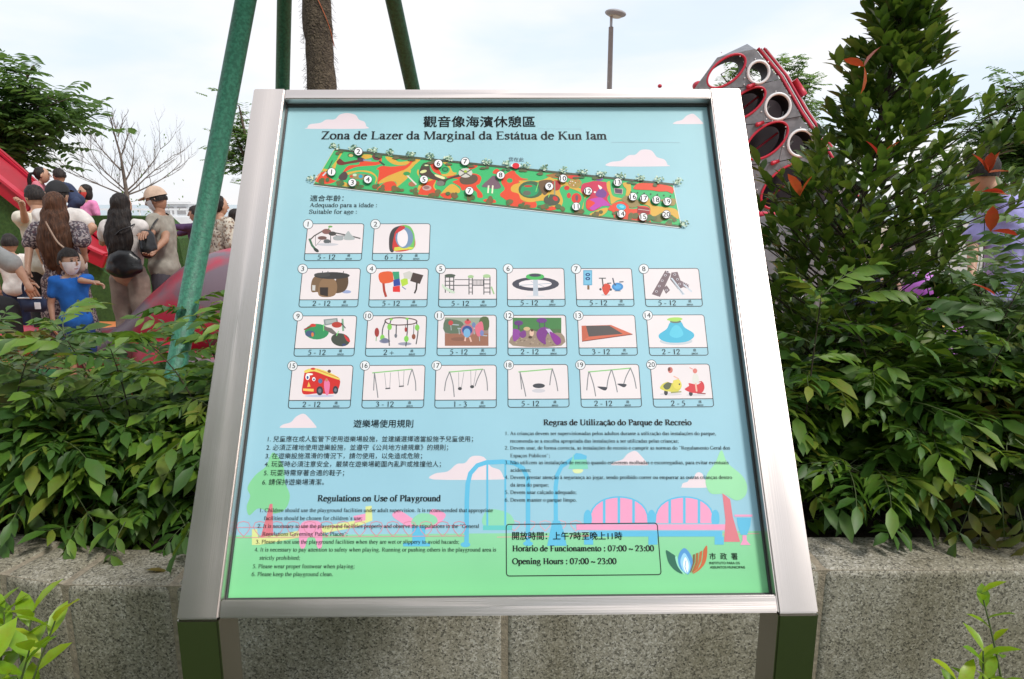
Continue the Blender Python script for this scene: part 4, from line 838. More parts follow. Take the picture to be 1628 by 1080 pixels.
for n_, (z_, tl, tr_, br, bl_, dv, ages) in CARDS.items():
    c0, c1, c2, c3, dy = T4(*z_, tl, tr_, br, bl_, dv)
    q = [P(*c) for c in (c0, c1, c2, c3)]
    u0 = (q[0][0]+q[3][0])/2; u1 = (q[1][0]+q[2][0])/2; v1 = (q[0][1]+q[1][1])/2; v0 = (q[2][1]+q[3][1])/2; vd = P((c0[0]+c1[0])/2, dy)[1]
    a = Art(lambda x, y: (x, y), 10)
    ring = rrect(u0, v0, u1, v1, .0042)
    a.poly(rrect(u0, vd, u1, v1, .0035), PAPER)
    Zt = Zm(*z_); a.T = Zt
    draw_card(n_, a, z_)
    a.T = lambda x, y: (x, y)
    a.line(ring, .0011, (58,62,64), closed=True); a.line([(u0, vd), (u1, vd)], .0010, (58,62,64))
    # number disc on the corner
    a.T = P
    cx_, cy_ = c0[0]+1.2, c0[1]+.6
    rx = 8.1
    a.ell(cx_, cy_, rx, rx*.98, (58,62,64), n=28); a.ell(cx_, cy_, rx-.85, rx*.98-.85, (224,226,228), n=28); sans_c(str(n_), cx_, cy_, 7.6, a, (30,32,34), .006)
    # ages line
    yb = c2[1]-1.8; xc = (c3[0]+c2[0])/2
    wtx = {'5 - 12': 29, '2 - 12': 29, '6 - 12': 29, '3 - 12': 29, '2 +': 17, '1 - 3': 23, '2 - 5': 23}[ages]
    xs = c3[0]+(c2[0]-c3[0])*.22+(0 if wtx > 24 else 7)
    serif_text(ages, (xs, yb), (xs+wtx, yb), FR, into=a)
    xe = c3[0]+(c2[0]-c3[0])*.72
    cjk('歲', (xe+2.6, c2[1]-6.0), (xe+7.4, c2[1]-6.0), into=a); serif_text('anos', (xe, c2[1]-1.6), (xe+10.2, c2[1]-1.6), FR, into=a)
    a.done('picture_card', {1:'long climbing frame and slide',2:'two-coloured round wheel',3:'brown play huts',4:'coloured cubes',5:'black climbing towers',6:'ring carousel',7:'rocking bikes and board',8:'perforated climbing pyramid',9:'green turning discs',10:'ring with green pods',11:'children on a round climber',12:'purple sculptures in sand',13:'sunken trampoline',14:'blue spinning cone',15:'red fire engine',16:'flat-seat swings',17:'cradle swings',18:'nest swing',19:'bucket-seat swings',20:'two ride-on rockers'}[n_]+' above its age range')

# ---- wording
KB = (20, 22, 24)
cjk('觀音像海濱休憩區', (673,202.6), (851,202.6), .014)
serif_text('Zona de Lazer da Marginal da Estátua de Kun Iam', (510,221.8), (966,222.2), FM)
cjk('適合年齡：', (493,320.5), (546,320.5)); serif_text('Adequado para a idade :', (492,329.6), (600,329.8)); serif_text('Suitable for age :', (491,340.2), (568,340.2))
cjk('您在此', (808.6,256.5), (832.7,257.5), 0, (70,80,90))
cjk('遊樂場使用規則', (562,680), (656.8,680), .006)
for s_, x0, x1, y in (('1. 兒童應在成人監管下使用遊樂場設施，並建議選擇適當設施予兒童使用；',425.6,752,703.5), ('2. 必須正確地使用遊樂設施，並遵守《公共地方總規章》的規則；',423.3,712.5,717), ('3. 在遊樂設施濕滑的情況下，請勿使用，以免造成危險；',422,671,730.5), ('4. 玩耍時必須注意安全，嚴禁在遊樂場範圍內亂跑或推撞他人；',420.6,701,743.5), ('5. 玩耍時需穿著合適的鞋子；',419.4,547,757.5), ('6. 請保持遊樂場清潔。',416.7,515,771.5)):
    cjk(s_, (x0,y), (x1,y), 0, (36,42,46))
serif_text('Regulations on Use of Playground', (504.4,797.2), (700.8,797.2), FBd, KB)
for s_, x0, x1, y in (('1. Children should use the playground facilities under adult supervision. It is recommended that appropriate',412,783.8,814.3), ('facilities should be chosen for children\u2019s use;',419.4,576.5,827), ('2. It is necessary to use the playground facilities properly and observe the stipulations in the \u201cGeneral',409.4,762,839.5), ('Regulations Governing Public Places\u201d;',416.7,553,852), ('3. Please do not use the playground facilities when they are wet or slippery to avoid hazards;',406.7,730.6,864.5), ('4. It is necessary to pay attention to safety when playing. Running or pushing others in the playground area is',404.7,789,877), ('strictly prohibited;',412.5,477.5,890), ('5. Please wear proper footwear when playing;',401.4,564.4,903.5), ('6. Please keep the playground clean.',400,529.8,916)):
    serif_text(s_, (x0,y), (x1,y), FR, (30,36,38))
serif_text('Regras de Utilização do Parque de Recreio', (863.6,676.2), (1099.7,676.2), FBd, KB)
for s_, x0, x1, y in (('1. As crianças devem ser supervisionadas pelos adultos durante a utilização das instalações do parque,',802.5,1138.6,692), ('recomenda-se a escolha apropriada das instalações a ser utilizadas pelas crianças;',810.8,1079.4,704), ('2. Devem usar, de forma correcta, as instalações de recreio e cumprir as normas do \u201cRegulamento Geral dos',802.5,1160.8,715), ('Espaços Públicos\u201d;',811,874.7,727.3), ('3. Não utilizem as instalações de recreio quando estiverem molhadas e escorregadias, para evitar eventuais',802.5,1158.6,738.3), ('acidentes;',811.4,844.7,750.3), ('4. Devem prestar atenção à segurança ao jogar, sendo proibido correr ou empurrar as outras crianças dentro',802.5,1164,761.8), ('da área do parque;',811.4,872.8,773.8), ('5. Devem usar calçado adequado;',802.5,917,785.6), ('6. Devem manter o parque limpo.',802.5,917.2,797.8)):
    serif_text(s_, (x0,y), (x1,y), FR, (30,36,38))
cjk('開放時間：上午7時至晚上11時', (814.4,858.3), (989.4,858.3), .01); serif_text('Horário de Funcionamento : 07:00 ~ 23:00', (814.4,876.6), (1040,876.4), FBd, KB); serif_text('Opening Hours : 07:00 ~ 23:00', (814.4,897), (980.3,896.8), FBd, KB)
a = Art(lambda x, y: (x, y), 12)
q = [P(805.3,833.3), P(1045,832.5), P(1051,914), P(804.7,915.8)]
a.line(rrect((q[0][0]+q[3][0])/2, (q[2][1]+q[3][1])/2, (q[1][0]+q[2][0])/2, (q[0][1]+q[1][1])/2, .004), .0013, (30,34,34), closed=True); a.done('printed_frame')
a = Art(Z8, 12)
a.spline([(968,810),(1000,828),(1022,845),(1030,880),(1062,943),(1020,925),(985,885),(972,845)], (46,104,84)); a.spline([(1020,850),(1034,900),(1066,944),(1075,944),(1046,900),(1032,850)], (150,220,190))
a.spline([(1072,798),(1100,822),(1118,860),(1118,900),(1098,944),(1084,944),(1050,915),(1036,870),(1045,825)], (84,150,206)); a.spline([(1070,826),(1092,850),(1108,900),(1090,944),(1062,920),(1050,870)], (150,206,232)); a.spline([(1078,850),(1094,880),(1096,915),(1086,940),(1070,915),(1066,880)], (236,246,250))
a.line([(1082,868),(1076,905),(1088,940)], 4, (90,160,200))
a.poly([(1122,835),(1134,832),(1132,880),(1112,935),(1104,938),(1120,885)], (120,96,60)); a.poly([(1139,828),(1154,824),(1150,885),(1124,935),(1114,940),(1136,880)], (166,104,56)); a.poly([(1160,820),(1176,812),(1170,870),(1150,915),(1120,942),(1152,885)], (190,104,60)); a.spline([(1202,784),(1202,840),(1190,885),(1160,922),(1120,945),(1160,905),(1176,860),(1182,810)], (196,100,60))
a.done('printed_logo', 'green leaf, blue drop and orange stripes emblem')
cjk('市  政  署', (1128.4,890), (1173,890), .004)
cjk('INSTITUTO PARA OS', (1128,897.2), (1176,897.2), .01); cjk('ASSUNTOS MUNICIPAIS', (1129,904), (1184.5,904), .01)
# thin patches stuck over the old title
a = Art(P, 6); a.line([(972,226.5),(1081,227)], .7, (150,180,192)); a.line([(855,205),(925,205.3)], .5, (156,188,200)); a.line([(855,184),(855,205)], .4, (176,206,216)); a.done('sticker_edge')
# ================================================================== VEGETATION
def leaf_geo(mb, Mx, L_, W_, fold=.25, curl=.25, mi=0, seg=3):
    """one leaf blade along +Y, folded on its midrib and curling down; tapered at both ends"""
    prof = {3: [(0, .06), (.3, .85), (.62, .95), (1, .0)], 4: [(0, .05), (.22, .7), (.5, 1), (.78, .72), (1, 0)]}[seg]
    vs = []; fs = []
    for t, w_ in prof:
        y = L_*t; z = -curl*L_*t*t
        if w_ > 0: vs += [Mx @ Vector((-W_/2*w_, y, z+fold*W_/2*w_)), Mx @ Vector((0, y, z)), Mx @ Vector((W_/2*w_, y, z+fold*W_/2*w_))]
        else: vs += [Mx @ Vector((0, y, z))]
    k = len(prof)-1
    for i in range(k-1):
        a_ = 3*i; fs += [(a_, a_+1, a_+4, a_+3), (a_+1, a_+2, a_+5, a_+4)]
    a_ = 3*(k-1); fs += [(a_, a_+1, a_+3), (a_+1, a_+2, a_+3)]
    mb.add(vs, fs, mi)
def orient(p, d, roll=0):
    """matrix putting +Y along d at p, +Z as far up as possible"""
    y = Vector(d).normalized(); x = y.cross(Vector((0, 0, 1)))
    if x.length < 1e-3: x = Vector((1, 0, 0))
    x.normalize(); z = x.cross(y)
    R = Matrix((x, y, z)).transposed().to_4x4()
    return Matrix.Translation(p) @ R @ Matrix.Rotation(roll, 4, 'Y')
def frond_mesh(seed, pairs=5, L_=.17, ll=.06, lw=.023, droop=.35):
    """pinnate compound leaf: thin rachis with leaflets in pairs and one at the tip"""
    r = random.Random(seed); mb = MB(); pts = []
    for i in range(7):
        t = i/6; pts.append(Vector((.012*sin(t*3+seed), L_*t*(1-.12*t*droop), -droop*L_*t*t)))
    mb.tube(pts, [.0018*(1-.6*i/6) for i in range(7)], 3, 1, False)
    def at(t):
        f = t*6; i = min(5, int(f)); return pts[i].lerp(pts[i+1], f-i), (pts[i+1]-pts[i]).normalized()
    for k in range(pairs):
        t = .22+.68*k/(pairs-1); p, d = at(t); s_ = 1-.25*abs(k-(pairs-1)*.55)/(pairs*.6)
        for sd_ in (-1, 1):
            an = radians(r.uniform(48, 66)); side = Vector((sd_, 0, 0)); dr = (d*cos(an)+side*sin(an)+Vector((0, 0, r.uniform(-.35, .05)))).normalized()
            leaf_geo(mb, orient(p, dr, r.uniform(-.35, .35)), ll*s_*r.uniform(.9, 1.1), lw*s_*r.uniform(.9, 1.1), .3, r.uniform(.1, .4))
    p, d = at(1.0); leaf_geo(mb, orient(p, d, r.uniform(-.3, .3)), ll*1.05, lw, .3, .25)
    return mb
def single_mesh(seed, L_=.075, W_=.027, fold=.35, curl=.2):
    r = random.Random(seed); mb = MB(); leaf_geo(mb, Matrix.Identity(4), L_, W_, fold, curl*r.uniform(.3, 1.6), 0, 4)
    return mb
FV = [frond_mesh(i, 4+i % 3, .15+.012*(i % 4), .060+.008*(i % 3), .023+.004*(i % 3), .2+.12*(i % 4)) for i in range(8)]
def on_screen(p, m=60):
    c_, s_ = cP, sP; d = p.y*c_-(p.z-CAM_Z)*s_
    if d < .1: return None
    u = p.y*s_+(p.z-CAM_Z)*c_; X = 814+FPX*p.x/d; Y_ = 540-FPX*u/d
    return (X, Y_, d) if -m < X < 1628+m and -m < Y_ < 1080+m else None
def hidden_by_sign(p, q):
    # sits behind the print as seen from the path in front of it
    X, Y_, d = q
    t = (Y_-141)/845.0
    return 0 < t < 1 and 420-125*t < X < 1160+125*t
def foliate(root, spots, meshes, mats, name='leaf', cap=300, stuffname='foliage', stuffmeshes=None):
    """spots: (matrix, variant). The largest in view become parts, the rest one mass."""
    inv = root.matrix_basis.inverted()
    sc = []
    for i, (Mx, v) in enumerate(spots):
        p = Mx.translation; q = on_screen(p, 20)
        sc.append((-(1/q[2]) if q and not hidden_by_sign(p, q) else 1, i))
    sc.sort(); keep = {i for s_, i in sc[:cap] if s_ < 0}
    rest = MB()
    for i, (Mx, v) in enumerate(spots):
        if i in keep:
            o = bpy.data.objects.new(name, meshes[v]); o.matrix_local = inv @ Mx; link(o, root)
        else:
            src = stuffmeshes[v]; T_ = inv @ Mx; b0 = len(rest.v)
            rest.v.extend(tuple(T_ @ Vector(c)) for c in src.v); rest.f.extend(tuple(j+b0 for j in f) for f in src.f); rest.m.extend(src.m)
    if rest.v: o = rest.build(stuffname, mats, root, True); o['kind'] = 'stuff'
def me_of(mbs, name, mats): return [m_.mesh(name, mats, True) for m_ in mbs]
FM_A = me_of(FV, 'leaf', [M['leafA'], M['stem']]); FM_P = me_of(FV, 'leaf', [M['leafP'], M['stem']]); FM_Y = me_of(FV, 'leaf', [M['leafY'], M['stem']])

def shrub(label, base, R, H, n_st=26, per=13, seed=0, mats='A', lean=(0, 0), shoots=0, reach=1.0):
    """spreading shrub: arching stems from one foot, compound leaves along their outer halves"""
    r = random.Random(seed); root = empty('leafy_shrub', base); tag(root, label, 'shrub', 'pinnate-leaved shrubs in the planter')
    st = MB(); spots = []
    B = Vector(base)
    for i in range(n_st):
        az = 2*pi*(i+r.uniform(-.4, .4))/n_st*1.0*5 ; el = r.uniform(.05, 1.0)**.8
        rad = R*(1-el**2.2*.75)*r.uniform(.8, 1.1)*reach; h = H*(.25+.75*el)*r.uniform(.85, 1.1)
        tip = B+Vector((cos(az)*rad+lean[0]*h, sin(az)*rad*.85+lean[1]*h, h))
        mid = B+(tip-B)*.45+Vector((0, 0, h*.28)); pts = [B*1.0, B.lerp(mid, .5)+Vector((0, 0, h*.08)), mid, mid.lerp(tip, .55)+Vector((0, 0, h*.07)), tip]
        pts = [Vector(q) for q in smooth([tuple(p) for p in pts], False, 4)]
        st.tube([p-B for p in pts], [.0055*(1-.75*k/len(pts)) for k in range(len(pts))], 5, 0, False)
        n = len(pts)
        for k in range(per):
            t = .3+.7*(k+r.random()*.6)/per; t = min(t, .999); f = t*(n-1); j = int(f); p = pts[j].lerp(pts[min(n-1, j+1)], f-j)
            d = (pts[min(n-1, j+1)]-pts[max(0, j-1)]).normalized()
            ph = k*2.4+r.uniform(-.4, .4)+i; o_ = Vector((cos(ph), sin(ph), r.uniform(-.15, .5)))
            dr = (d*r.uniform(.25, .8)+o_*.9+Vector((0, 0, .12))).normalized()
            spots.append((orient(p, dr, r.uniform(-.5, .5)) @ Matrix.Scale(r.uniform(.75, 1.65), 4), r.randrange(8)))
        spots.append((orient(tip, (d+Vector((0, 0, .2))).normalized(), 0) @ Matrix.Scale(.8, 4), r.randrange(8)))
    for i in range(shoots):                               # tall loose shoots standing clear of the mound
        az = 2*pi*i/shoots+r.uniform(-.5, .5); q0 = B+Vector((cos(az)*R*.4, sin(az)*R*.4, H*.6)); q2 = B+Vector((cos(az)*R*.85, sin(az)*R*.7, H*r.uniform(1.2, 1.5)+.06)); q1 = q0.lerp(q2, .5)+Vector((0, 0, .05))
        pts = [Vector(q) for q in smooth([tuple(q0), tuple(q1), tuple(q2)], False, 5)]; st.tube([p-B for p in pts], [.0035*(1-.6*k/len(pts)) for k in range(len(pts))], 4, 0, False)
        for k in range(8):
            f = (.25+.75*k/7)*(len(pts)-1.01); j = int(f); p = pts[j].lerp(pts[j+1], f-j); ph = k*2.4+i
            spots.append((orient(p, Vector((cos(ph), sin(ph), r.uniform(.1, .7)+.08*k)), r.uniform(-.4, .4)) @ Matrix.Scale(r.uniform(.8, 1.3), 4), r.randrange(8)))
    for i in range(int(n_st*.7)):                        # low shade leaves round the foot
        az = r.uniform(0, 2*pi); q_ = R*r.uniform(.2, 1.05); p = B+Vector((cos(az)*q_, sin(az)*q_*.95, r.uniform(.02, .30)*H))
        spots.append((orient(p, Vector((cos(az), sin(az), r.uniform(-.2, .5))), r.uniform(-.4, .4)) @ Matrix.Scale(r.uniform(.9, 1.25), 4), r.randrange(8)))
    st.build('stem', M['twig'], root, True)
    a = M['leaf'+mats]
    foliate(root, spots, {'A': FM_A, 'P': FM_P, 'Y': FM_Y}[mats], [a, M['stem']], stuffmeshes=FV)
    return root
gs = .39
shrub('dark green shrub at the far left, its leaves in front of the turf hill', (-2.3, 2.7, gs), .55, .36, 30, 11, 1, shoots=8)
shrub('yellowish green shrub spilling over the left corner of the planter', (-1.9, 2.36, gs), .40, .36, 26, 10, 2, mats='Y', shoots=6)
shrub('dense green shrub round the foot of the leaning green stake', (-1.36, 2.5, gs), .52, .43, 32, 11, 3, shoots=6)
shrub('leafy shrub filling the planter close to the wall at left', (-1.52, 2.32, gs), .38, .42, 26, 12, 14)
shrub('tall leafy shrub against the left steel rail of the sign', (-.92, 2.42, gs), .44, .48, 30, 11, 4, shoots=5)
shrub('shaded low shrub behind the middle of the sign', (-.15, 2.8, gs), .55, .50, 20, 11, 5)
shrub('low shrub growing behind the right half of the sign', (.5, 2.7, gs), .5, .55, 20, 11, 6)
shrub('green shrub beside the right steel rail, under the cone-shaped tree', (1.04, 2.42, gs), .46, .52, 28, 10, 7, shoots=3)
shrub('bright green shrub to the right of the slim trunk', (1.52, 2.42, gs), .50, .60, 30, 10, 8, shoots=4)
shrub('pale silvery green shrub in front of the purple sculpture', (1.98, 2.7, gs), .5, .80, 28, 11, 9, mats='P', shoots=8)
shrub('olive-tinged shrub hanging over the wall at the far right', (2.0, 2.26, gs), .40, .60, 24, 12, 10, mats='Y')
shrub('dark green shrub low at the back, behind the slim trunk', (1.35, 2.95, gs), .50, .62, 26, 12, 11)

# ---- cone-shaped tree with stiff glossy leaves and a few red young ones
LB = [single_mesh(i, .074+.006*(i % 3), .034+.003*(i % 3), .28, .15) for i in range(6)]
LM_B = me_of(LB, 'leaf', [M['leafB']]); LM_R = me_of(LB, 'leaf', [M['leafR']])
ct_base = Vector((1.22, 2.62, gs)); ct = empty('cone_shaped_tree', ct_base)
tag(ct, 'cone-shaped evergreen tree with glossy leaves and a few orange-red young shoots', 'tree')
r = random.Random(21); tk = MB(); spots = []
TOP = Vector((1.315, 2.45, 2.24))
axis = [ct_base, Vector((1.225, 2.6, .8)), Vector((1.26, 2.56, 1.3)), Vector((1.30, 2.5, 1.85)), TOP]
axis = [Vector(q) for q in smooth([tuple(p) for p in axis], False, 6)]
tk.tube([p-ct_base for p in axis], [.019*(1-.8*k/len(axis)) for k in range(len(axis))], 8, 0, True)
tk.build('trunk', M['twig'], ct, True)
br = MB()
PR = [(.8,.14),(1.0,.25),(1.21,.34),(1.44,.38),(1.6,.31),(1.77,.215),(1.95,.12),(2.08,.065),(2.2,.03),(2.34,.02),(2.6,.02)]
def prof_r(z):
    for (z0, r0), (z1, r1) in zip(PR, PR[1:]):
        if z0 <= z <= z1: return r0+(r1-r0)*(z-z0)/(z1-z0)
    return PR[0][1] if z < .8 else .02
for i in range(150):
    z = .80+1.40*(i/150)**.95+r.uniform(-.03, .03); f = (z-gs)/(TOP.z-gs)*(len(axis)-1); j = min(len(axis)-2, max(0, int(f))); p0 = axis[j].lerp(axis[j+1], f-j)
    az = i*2.399+r.uniform(-.3, .3); Rr = prof_r(z+.12)*r.uniform(.72, 1.12)*(1+(.34*max(0, cos(az)) if z < 1.5 else .5*min(0, cos(az)))); 
    tip = p0+Vector((cos(az)*Rr, sin(az)*Rr, Rr*r.uniform(.35, .75)+.03)); mid = p0.lerp(tip, .5)+Vector((0, 0, -.02*Rr))
    pts = [Vector(q) for q in smooth([tuple(p0), tuple(mid), tuple(tip)], False, 4)]
    br.tube([p-ct_base for p in pts], [.0045*(1-.75*k/len(pts)) for k in range(len(pts))], 4, 0, False)
    nt_ = max(2, int(Rr/.062))
    tips = [(tip, (tip-mid).normalized())]
    for k in range(nt_):                            # side shoots
        t = .3+.7*k/nt_; q = p0.lerp(tip, t); a2 = az+(1 if k % 2 else -1)*r.uniform(.5, 1.0); ln = r.uniform(.05, .12)
        e_ = q+Vector((cos(a2)*ln, sin(a2)*ln, ln*r.uniform(.5, 1.1))); br.tube([q-ct_base, e_-ct_base], [.0018, .0009], 3, 0, False); tips.append((e_, (e_-q).normalized()))
    for (e_, d) in tips:
        d = (d+Vector((0, 0, .6))).normalized(); ph = r.uniform(0, 6.28)
        for lv in range(r.choice((2, 3, 4))):       # opposite pairs down the shoot
            pb = e_-d*.026*lv; pa = ph+lv*pi/2
            x = d.orthogonal().normalized(); y = d.cross(x)
            for s2 in (0, pi):
                o_ = x*cos(pa+s2)+y*sin(pa+s2); sp_ = .34+.22*lv
                spots.append((orient(pb, (d*(1.0)+o_*sp_).normalized(), r.uniform(-.4, .4)) @ Matrix.Scale(r.uniform(.65, 1.1)*(.7 if lv == 0 else 1), 4), r.randrange(6)))
br.build('branch', M['twig'], ct, True)
foliate(ct, spots, LM_B, [M['leafB']], stuffmeshes=LB)
inv = ct.matrix_basis.inverted()
for (px, py, Y_, dirs) in ((1374, 106, 2.25, ((-.62,0,.25),(.45,.1,.75),(.05,-.1,-.7))), (1572, 275, 2.2, ((.28,0,.95),(-.65,0,.9),(.9,.1,.15),(-.15,-.2,.5))), (1560, 305, 2.2, ((.95,0,.12),(.7,-.2,.0))),
                        (1398, 252, 2.2, ((-.4,0,.7),(.5,0,.5))), (1272, 312, 2.2, ((-.35,0,.8),(.3,0,.7))), (1575, 368, 2.15, ((-.1,-.1,.9),(.95,0,.05))), (1545, 452, 2.15, ((.9,-.1,-.2),))):
    p = U(px, py, Y_)
    for d in dirs:
        o = bpy.data.objects.new('leaf', LM_R[r.randrange(6)]); o.matrix_local = inv @ orient(p, d, r.uniform(-.5, .5)) @ Matrix.Scale(.95, 4); o['label'] = 'orange-red young leaf'; link(o, ct)

# ---- bright plants standing in front of the wall
LC = [single_mesh(40+i, .075+.008*(i % 3), .034+.004*(i % 2), .3, .3) for i in range(6)]; LM_C = me_of(LC, 'leaf', [M['leafC']]); LM_D = me_of(LC, 'leaf', [M['leafA']])
for (px, py, y_, dr, sc_, me_) in ((1598,770,1.98,(.05,-.35,-.9),1.5,FM_Y),(1622,800,1.95,(.2,-.4,-.9),1.4,FM_Y),(1572,800,1.99,(-.3,-.5,-.7),1.25,FM_Y),(1610,700,2.0,(.4,-.6,-.3),1.4,FM_Y),(1560,740,2.02,(-.6,-.5,-.3),1.3,FM_Y),
                                      (200,830,1.93,(-.35,-.7,-.55),1.2,FM_A),(150,812,1.98,(-.5,-.6,-.5),1.1,FM_A),(60,790,2.0,(-.6,-.6,-.4),1.1,FM_A),(1480,842,2.0,(.3,-.5,-.7),1.1,FM_A)):
    ow = bpy.data.objects['leafy_shrub.010' if px > 1500 else ('leafy_shrub.008' if px > 1400 else 'leafy_shrub.003')]
    o = bpy.data.objects.new('leaf', me_[(int(px)+3) % 8]); o.matrix_local = ow.matrix_basis.inverted() @ orient(U(px, py, y_), dr, 0) @ Matrix.Scale(sc_, 4); link(o, ow)
def rosette(label, base, H, n, seed, tilt=(0, 0), sc=1.0):
    r = random.Random(seed); root = empty('young_plant', base); tag(root, label, 'plant', 'bright green young plants in front of the wall'); inv = root.matrix_basis.inverted(); B = Vector(base); st = MB()
    for s_ in range(n):
        az = 2*pi*s_/n+r.uniform(-.4, .4); h = H*r.uniform(.6, 1.0); tip = B+Vector((cos(az)*h*.35+tilt[0]*h, sin(az)*h*.3+tilt[1]*h, h)); pts = [B, B.lerp(tip, .5)+Vector((0, 0, h*.1)), tip]
        pts = [Vector(q) for q in smooth([tuple(p) for p in pts], False, 4)]; st.tube([p-B for p in pts], [.004*(1-.6*k/len(pts)) for k in range(len(pts))], 5, 0, False)
        for k in range(11):
            t = .35+.65*k/10; f = t*(len(pts)-1); j = min(len(pts)-2, int(f)); p = pts[j].lerp(pts[j+1], f-j); ph = k*2.4+s_
            dr = Vector((cos(ph), sin(ph), .35+1.0*t)); o = bpy.data.objects.new('leaf', (LM_C if t > .42 else LM_D)[r.randrange(6)])
            o.matrix_local = inv @ orient(p, dr, r.uniform(-.5, .5)) @ Matrix.Scale(sc*r.uniform(.7, 1.1), 4); link(o, root)
    st.build('stem', M['stem'], root, True)
rosette('bright yellow-green plant at the bottom left corner, below the wall top', (-1.25, 1.40, 0), .56, 12, 1, sc=1.15)
rosette('small bright plant just peeping over the lower left edge', (-.83, 1.5, 0), .17, 3, 2, sc=.8)
rosette('bright yellow-green plant at the bottom right corner in front of the wall', (1.15, 1.42, 0), .40, 11, 3, tilt=(.10, 0), sc=.95)
rosette('taller thin-leaved sprig at the lower right edge of the view', (1.30, 1.5, 0), .52, 4, 4, sc=.75)
# ground cover on the bed at the sign's foot
gb = MB(); r = random.Random(5)
for i in range(2600):
    x, y = r.uniform(-1.8, 1.8), r.uniform(-.9, 1.75); leaf_geo(gb, orient(Vector((x, y, .0)), Vector((r.uniform(-1, 1), r.uniform(-1, 1), r.uniform(.4, 1.6))), 0), r.uniform(.05, .12), r.uniform(.015, .03))
tag(gb.build('ground_cover', M['leafB']), 'low bright green ground cover in front of the sign', None, None, 'stuff')
# fallen leaf on the wall top
fl = MB(); leaf_geo(fl, Matrix.Identity(4), .062, .02, .5, .15, 0, 4); o = fl.build('fallen_leaf', M['leafY'], None, True)
p = G(232, 907, ZT+.006); o.location = p; o.rotation_euler = (0, 0, -1.5); tag(o, 'olive brown leaf lying on the granite wall top beside the sign', 'leaf')

# ---- staked young tree behind the sign
M['coir'] = two_tone('coir_wrap', (.045,.032,.022), (.12,.09,.06), 60, .4, .62, .95, 1.0, 120, 6, 2.0)
M['pole'] = two_tone('green_painted_pole', (.022,.125,.078), (.04,.20,.125), 90, .4, .6, .45, .25, 260)
M['string'] = mat('orange_string', (.5,.13,.05), .8)
TB = U(519, 300, 3.1); TB.z = gs-.01
wt = empty('wrapped_tree', TB); tag(wt, 'tree trunk wrapped in shaggy brown coir behind the sign, held by green stakes', 'tree')
mb = MB(); pts = []; rads = []
for k in range(90): z = k*.045; pts.append(Vector((.012*sin(z*1.7), .01*cos(z*2.3), z))); rads.append(.060*(1+.06*noise.noise(Vector((0, 0, z*6)))))
mb.tube(pts, rads, 22, 0)
mb.v = [tuple(Vector(v)+Vector((v[0], v[1], 0)).normalized()*.008*noise.noise(Vector(v)*28) if (v[0]**2+v[1]**2) > 1e-4 else v) for v in mb.v]
mb.build('trunk', M['coir'], wt, True)
mb = MB(); r = random.Random(2)
for i in range(900):
    z = r.uniform(.9, 2.7); a_ = r.uniform(0, 2*pi); p = Vector((.060*cos(a_), .060*sin(a_), z)); t = Vector((-sin(a_), cos(a_), r.uniform(-1.5, .6))).normalized()
    mb.tube([p, p+t*.02+Vector((cos(a_), sin(a_), 0))*.004, p+t*.035+Vector((cos(a_), sin(a_), -.3))*.012], [.0008, .0007, .0004], 3, 0, False)
o = mb.build('coir_fibres', M['coir'], wt); o['kind'] = 'stuff'
mb = MB(); hp = [Vector((.064*cos(-2.9+k*.16), .064*sin(-2.9+k*.16), 2.18-.40*k/18)) for k in range(19)]; mb.tube(hp, .0018, 4, 0); mb.build('string', M['string'], wt)
mb = MB(); r = random.Random(8); tp = Vector((0, 0, 4.0))
for i in range(9):
    a_ = i*2.4; e_ = tp+Vector((cos(a_)*.9, sin(a_)*.9, r.uniform(.1, 1.3))); mb.tube([tp-Vector((0, 0, .1)), tp.lerp(e_, .5)+Vector((0, 0, .1)), e_], [.03, .018, .006], 6, 0)
mb.build('branch', M['twig'], wt, True)
cw = MB()
for i in range(420):
    a_ = r.uniform(0, 2*pi); rr_ = .95*r.random()**.5; p = tp+Vector((cos(a_)*rr_, sin(a_)*rr_, r.uniform(.3, 1.6)))
    for k in range(4): leaf_geo(cw, orient(p, Vector((r.uniform(-1, 1), r.uniform(-1, 1), r.uniform(-.5, .6))), 0), .1, .04)
o = cw.build('crown', M['leafT'], wt); o['kind'] = 'stuff'
def pole(p0, p1, rad, label):
    d = (p1-p0); root = empty('support_pole', p0); tag(root, label, 'pole', 'green stakes holding the wrapped tree')
    mb = MB(); mb.tube([Vector((0, 0, 0)), d], rad, 20, 0); mb.build('pole_shaft', M['pole'], root, True)
    mb = MB(); u = d.normalized(); mb.tube([d-u*.01, d+u*.006], rad*1.06, 20, 0); mb.build('pole_cap', M['gasket'], root)
def stake(foot, via, zt, rad, label):
    d = via-foot; k = (zt-foot.z)/d.z; pole(foot, foot+d*k, rad, label)
f1 = G(240, 800, gs-.03); v1 = U(391, 0, 2.78); stake(f1, v1, 3.0, .038, 'green metal stake leaning from lower left across the people to the tree')
v2a = U(449, 139, 3.9); v2b = U(452, 0, 3.80); d_ = v2b-v2a; f2 = v2a+d_*((gs-v2a.z)/d_.z); f2.z = gs-.03; pole(f2, v2b+d_*1.2, .037, 'darker green stake rising almost upright between leaning stake and trunk')
v3a = U(655, 137, 3.75); v3b = U(625, 0, 3.5); d_ = v3b-v3a; f3 = v3a+d_*((gs-v3a.z)/d_.z); pole(f3, v3b+d_*1.2, .038, 'green stake leaning in from the right of the wrapped trunk')
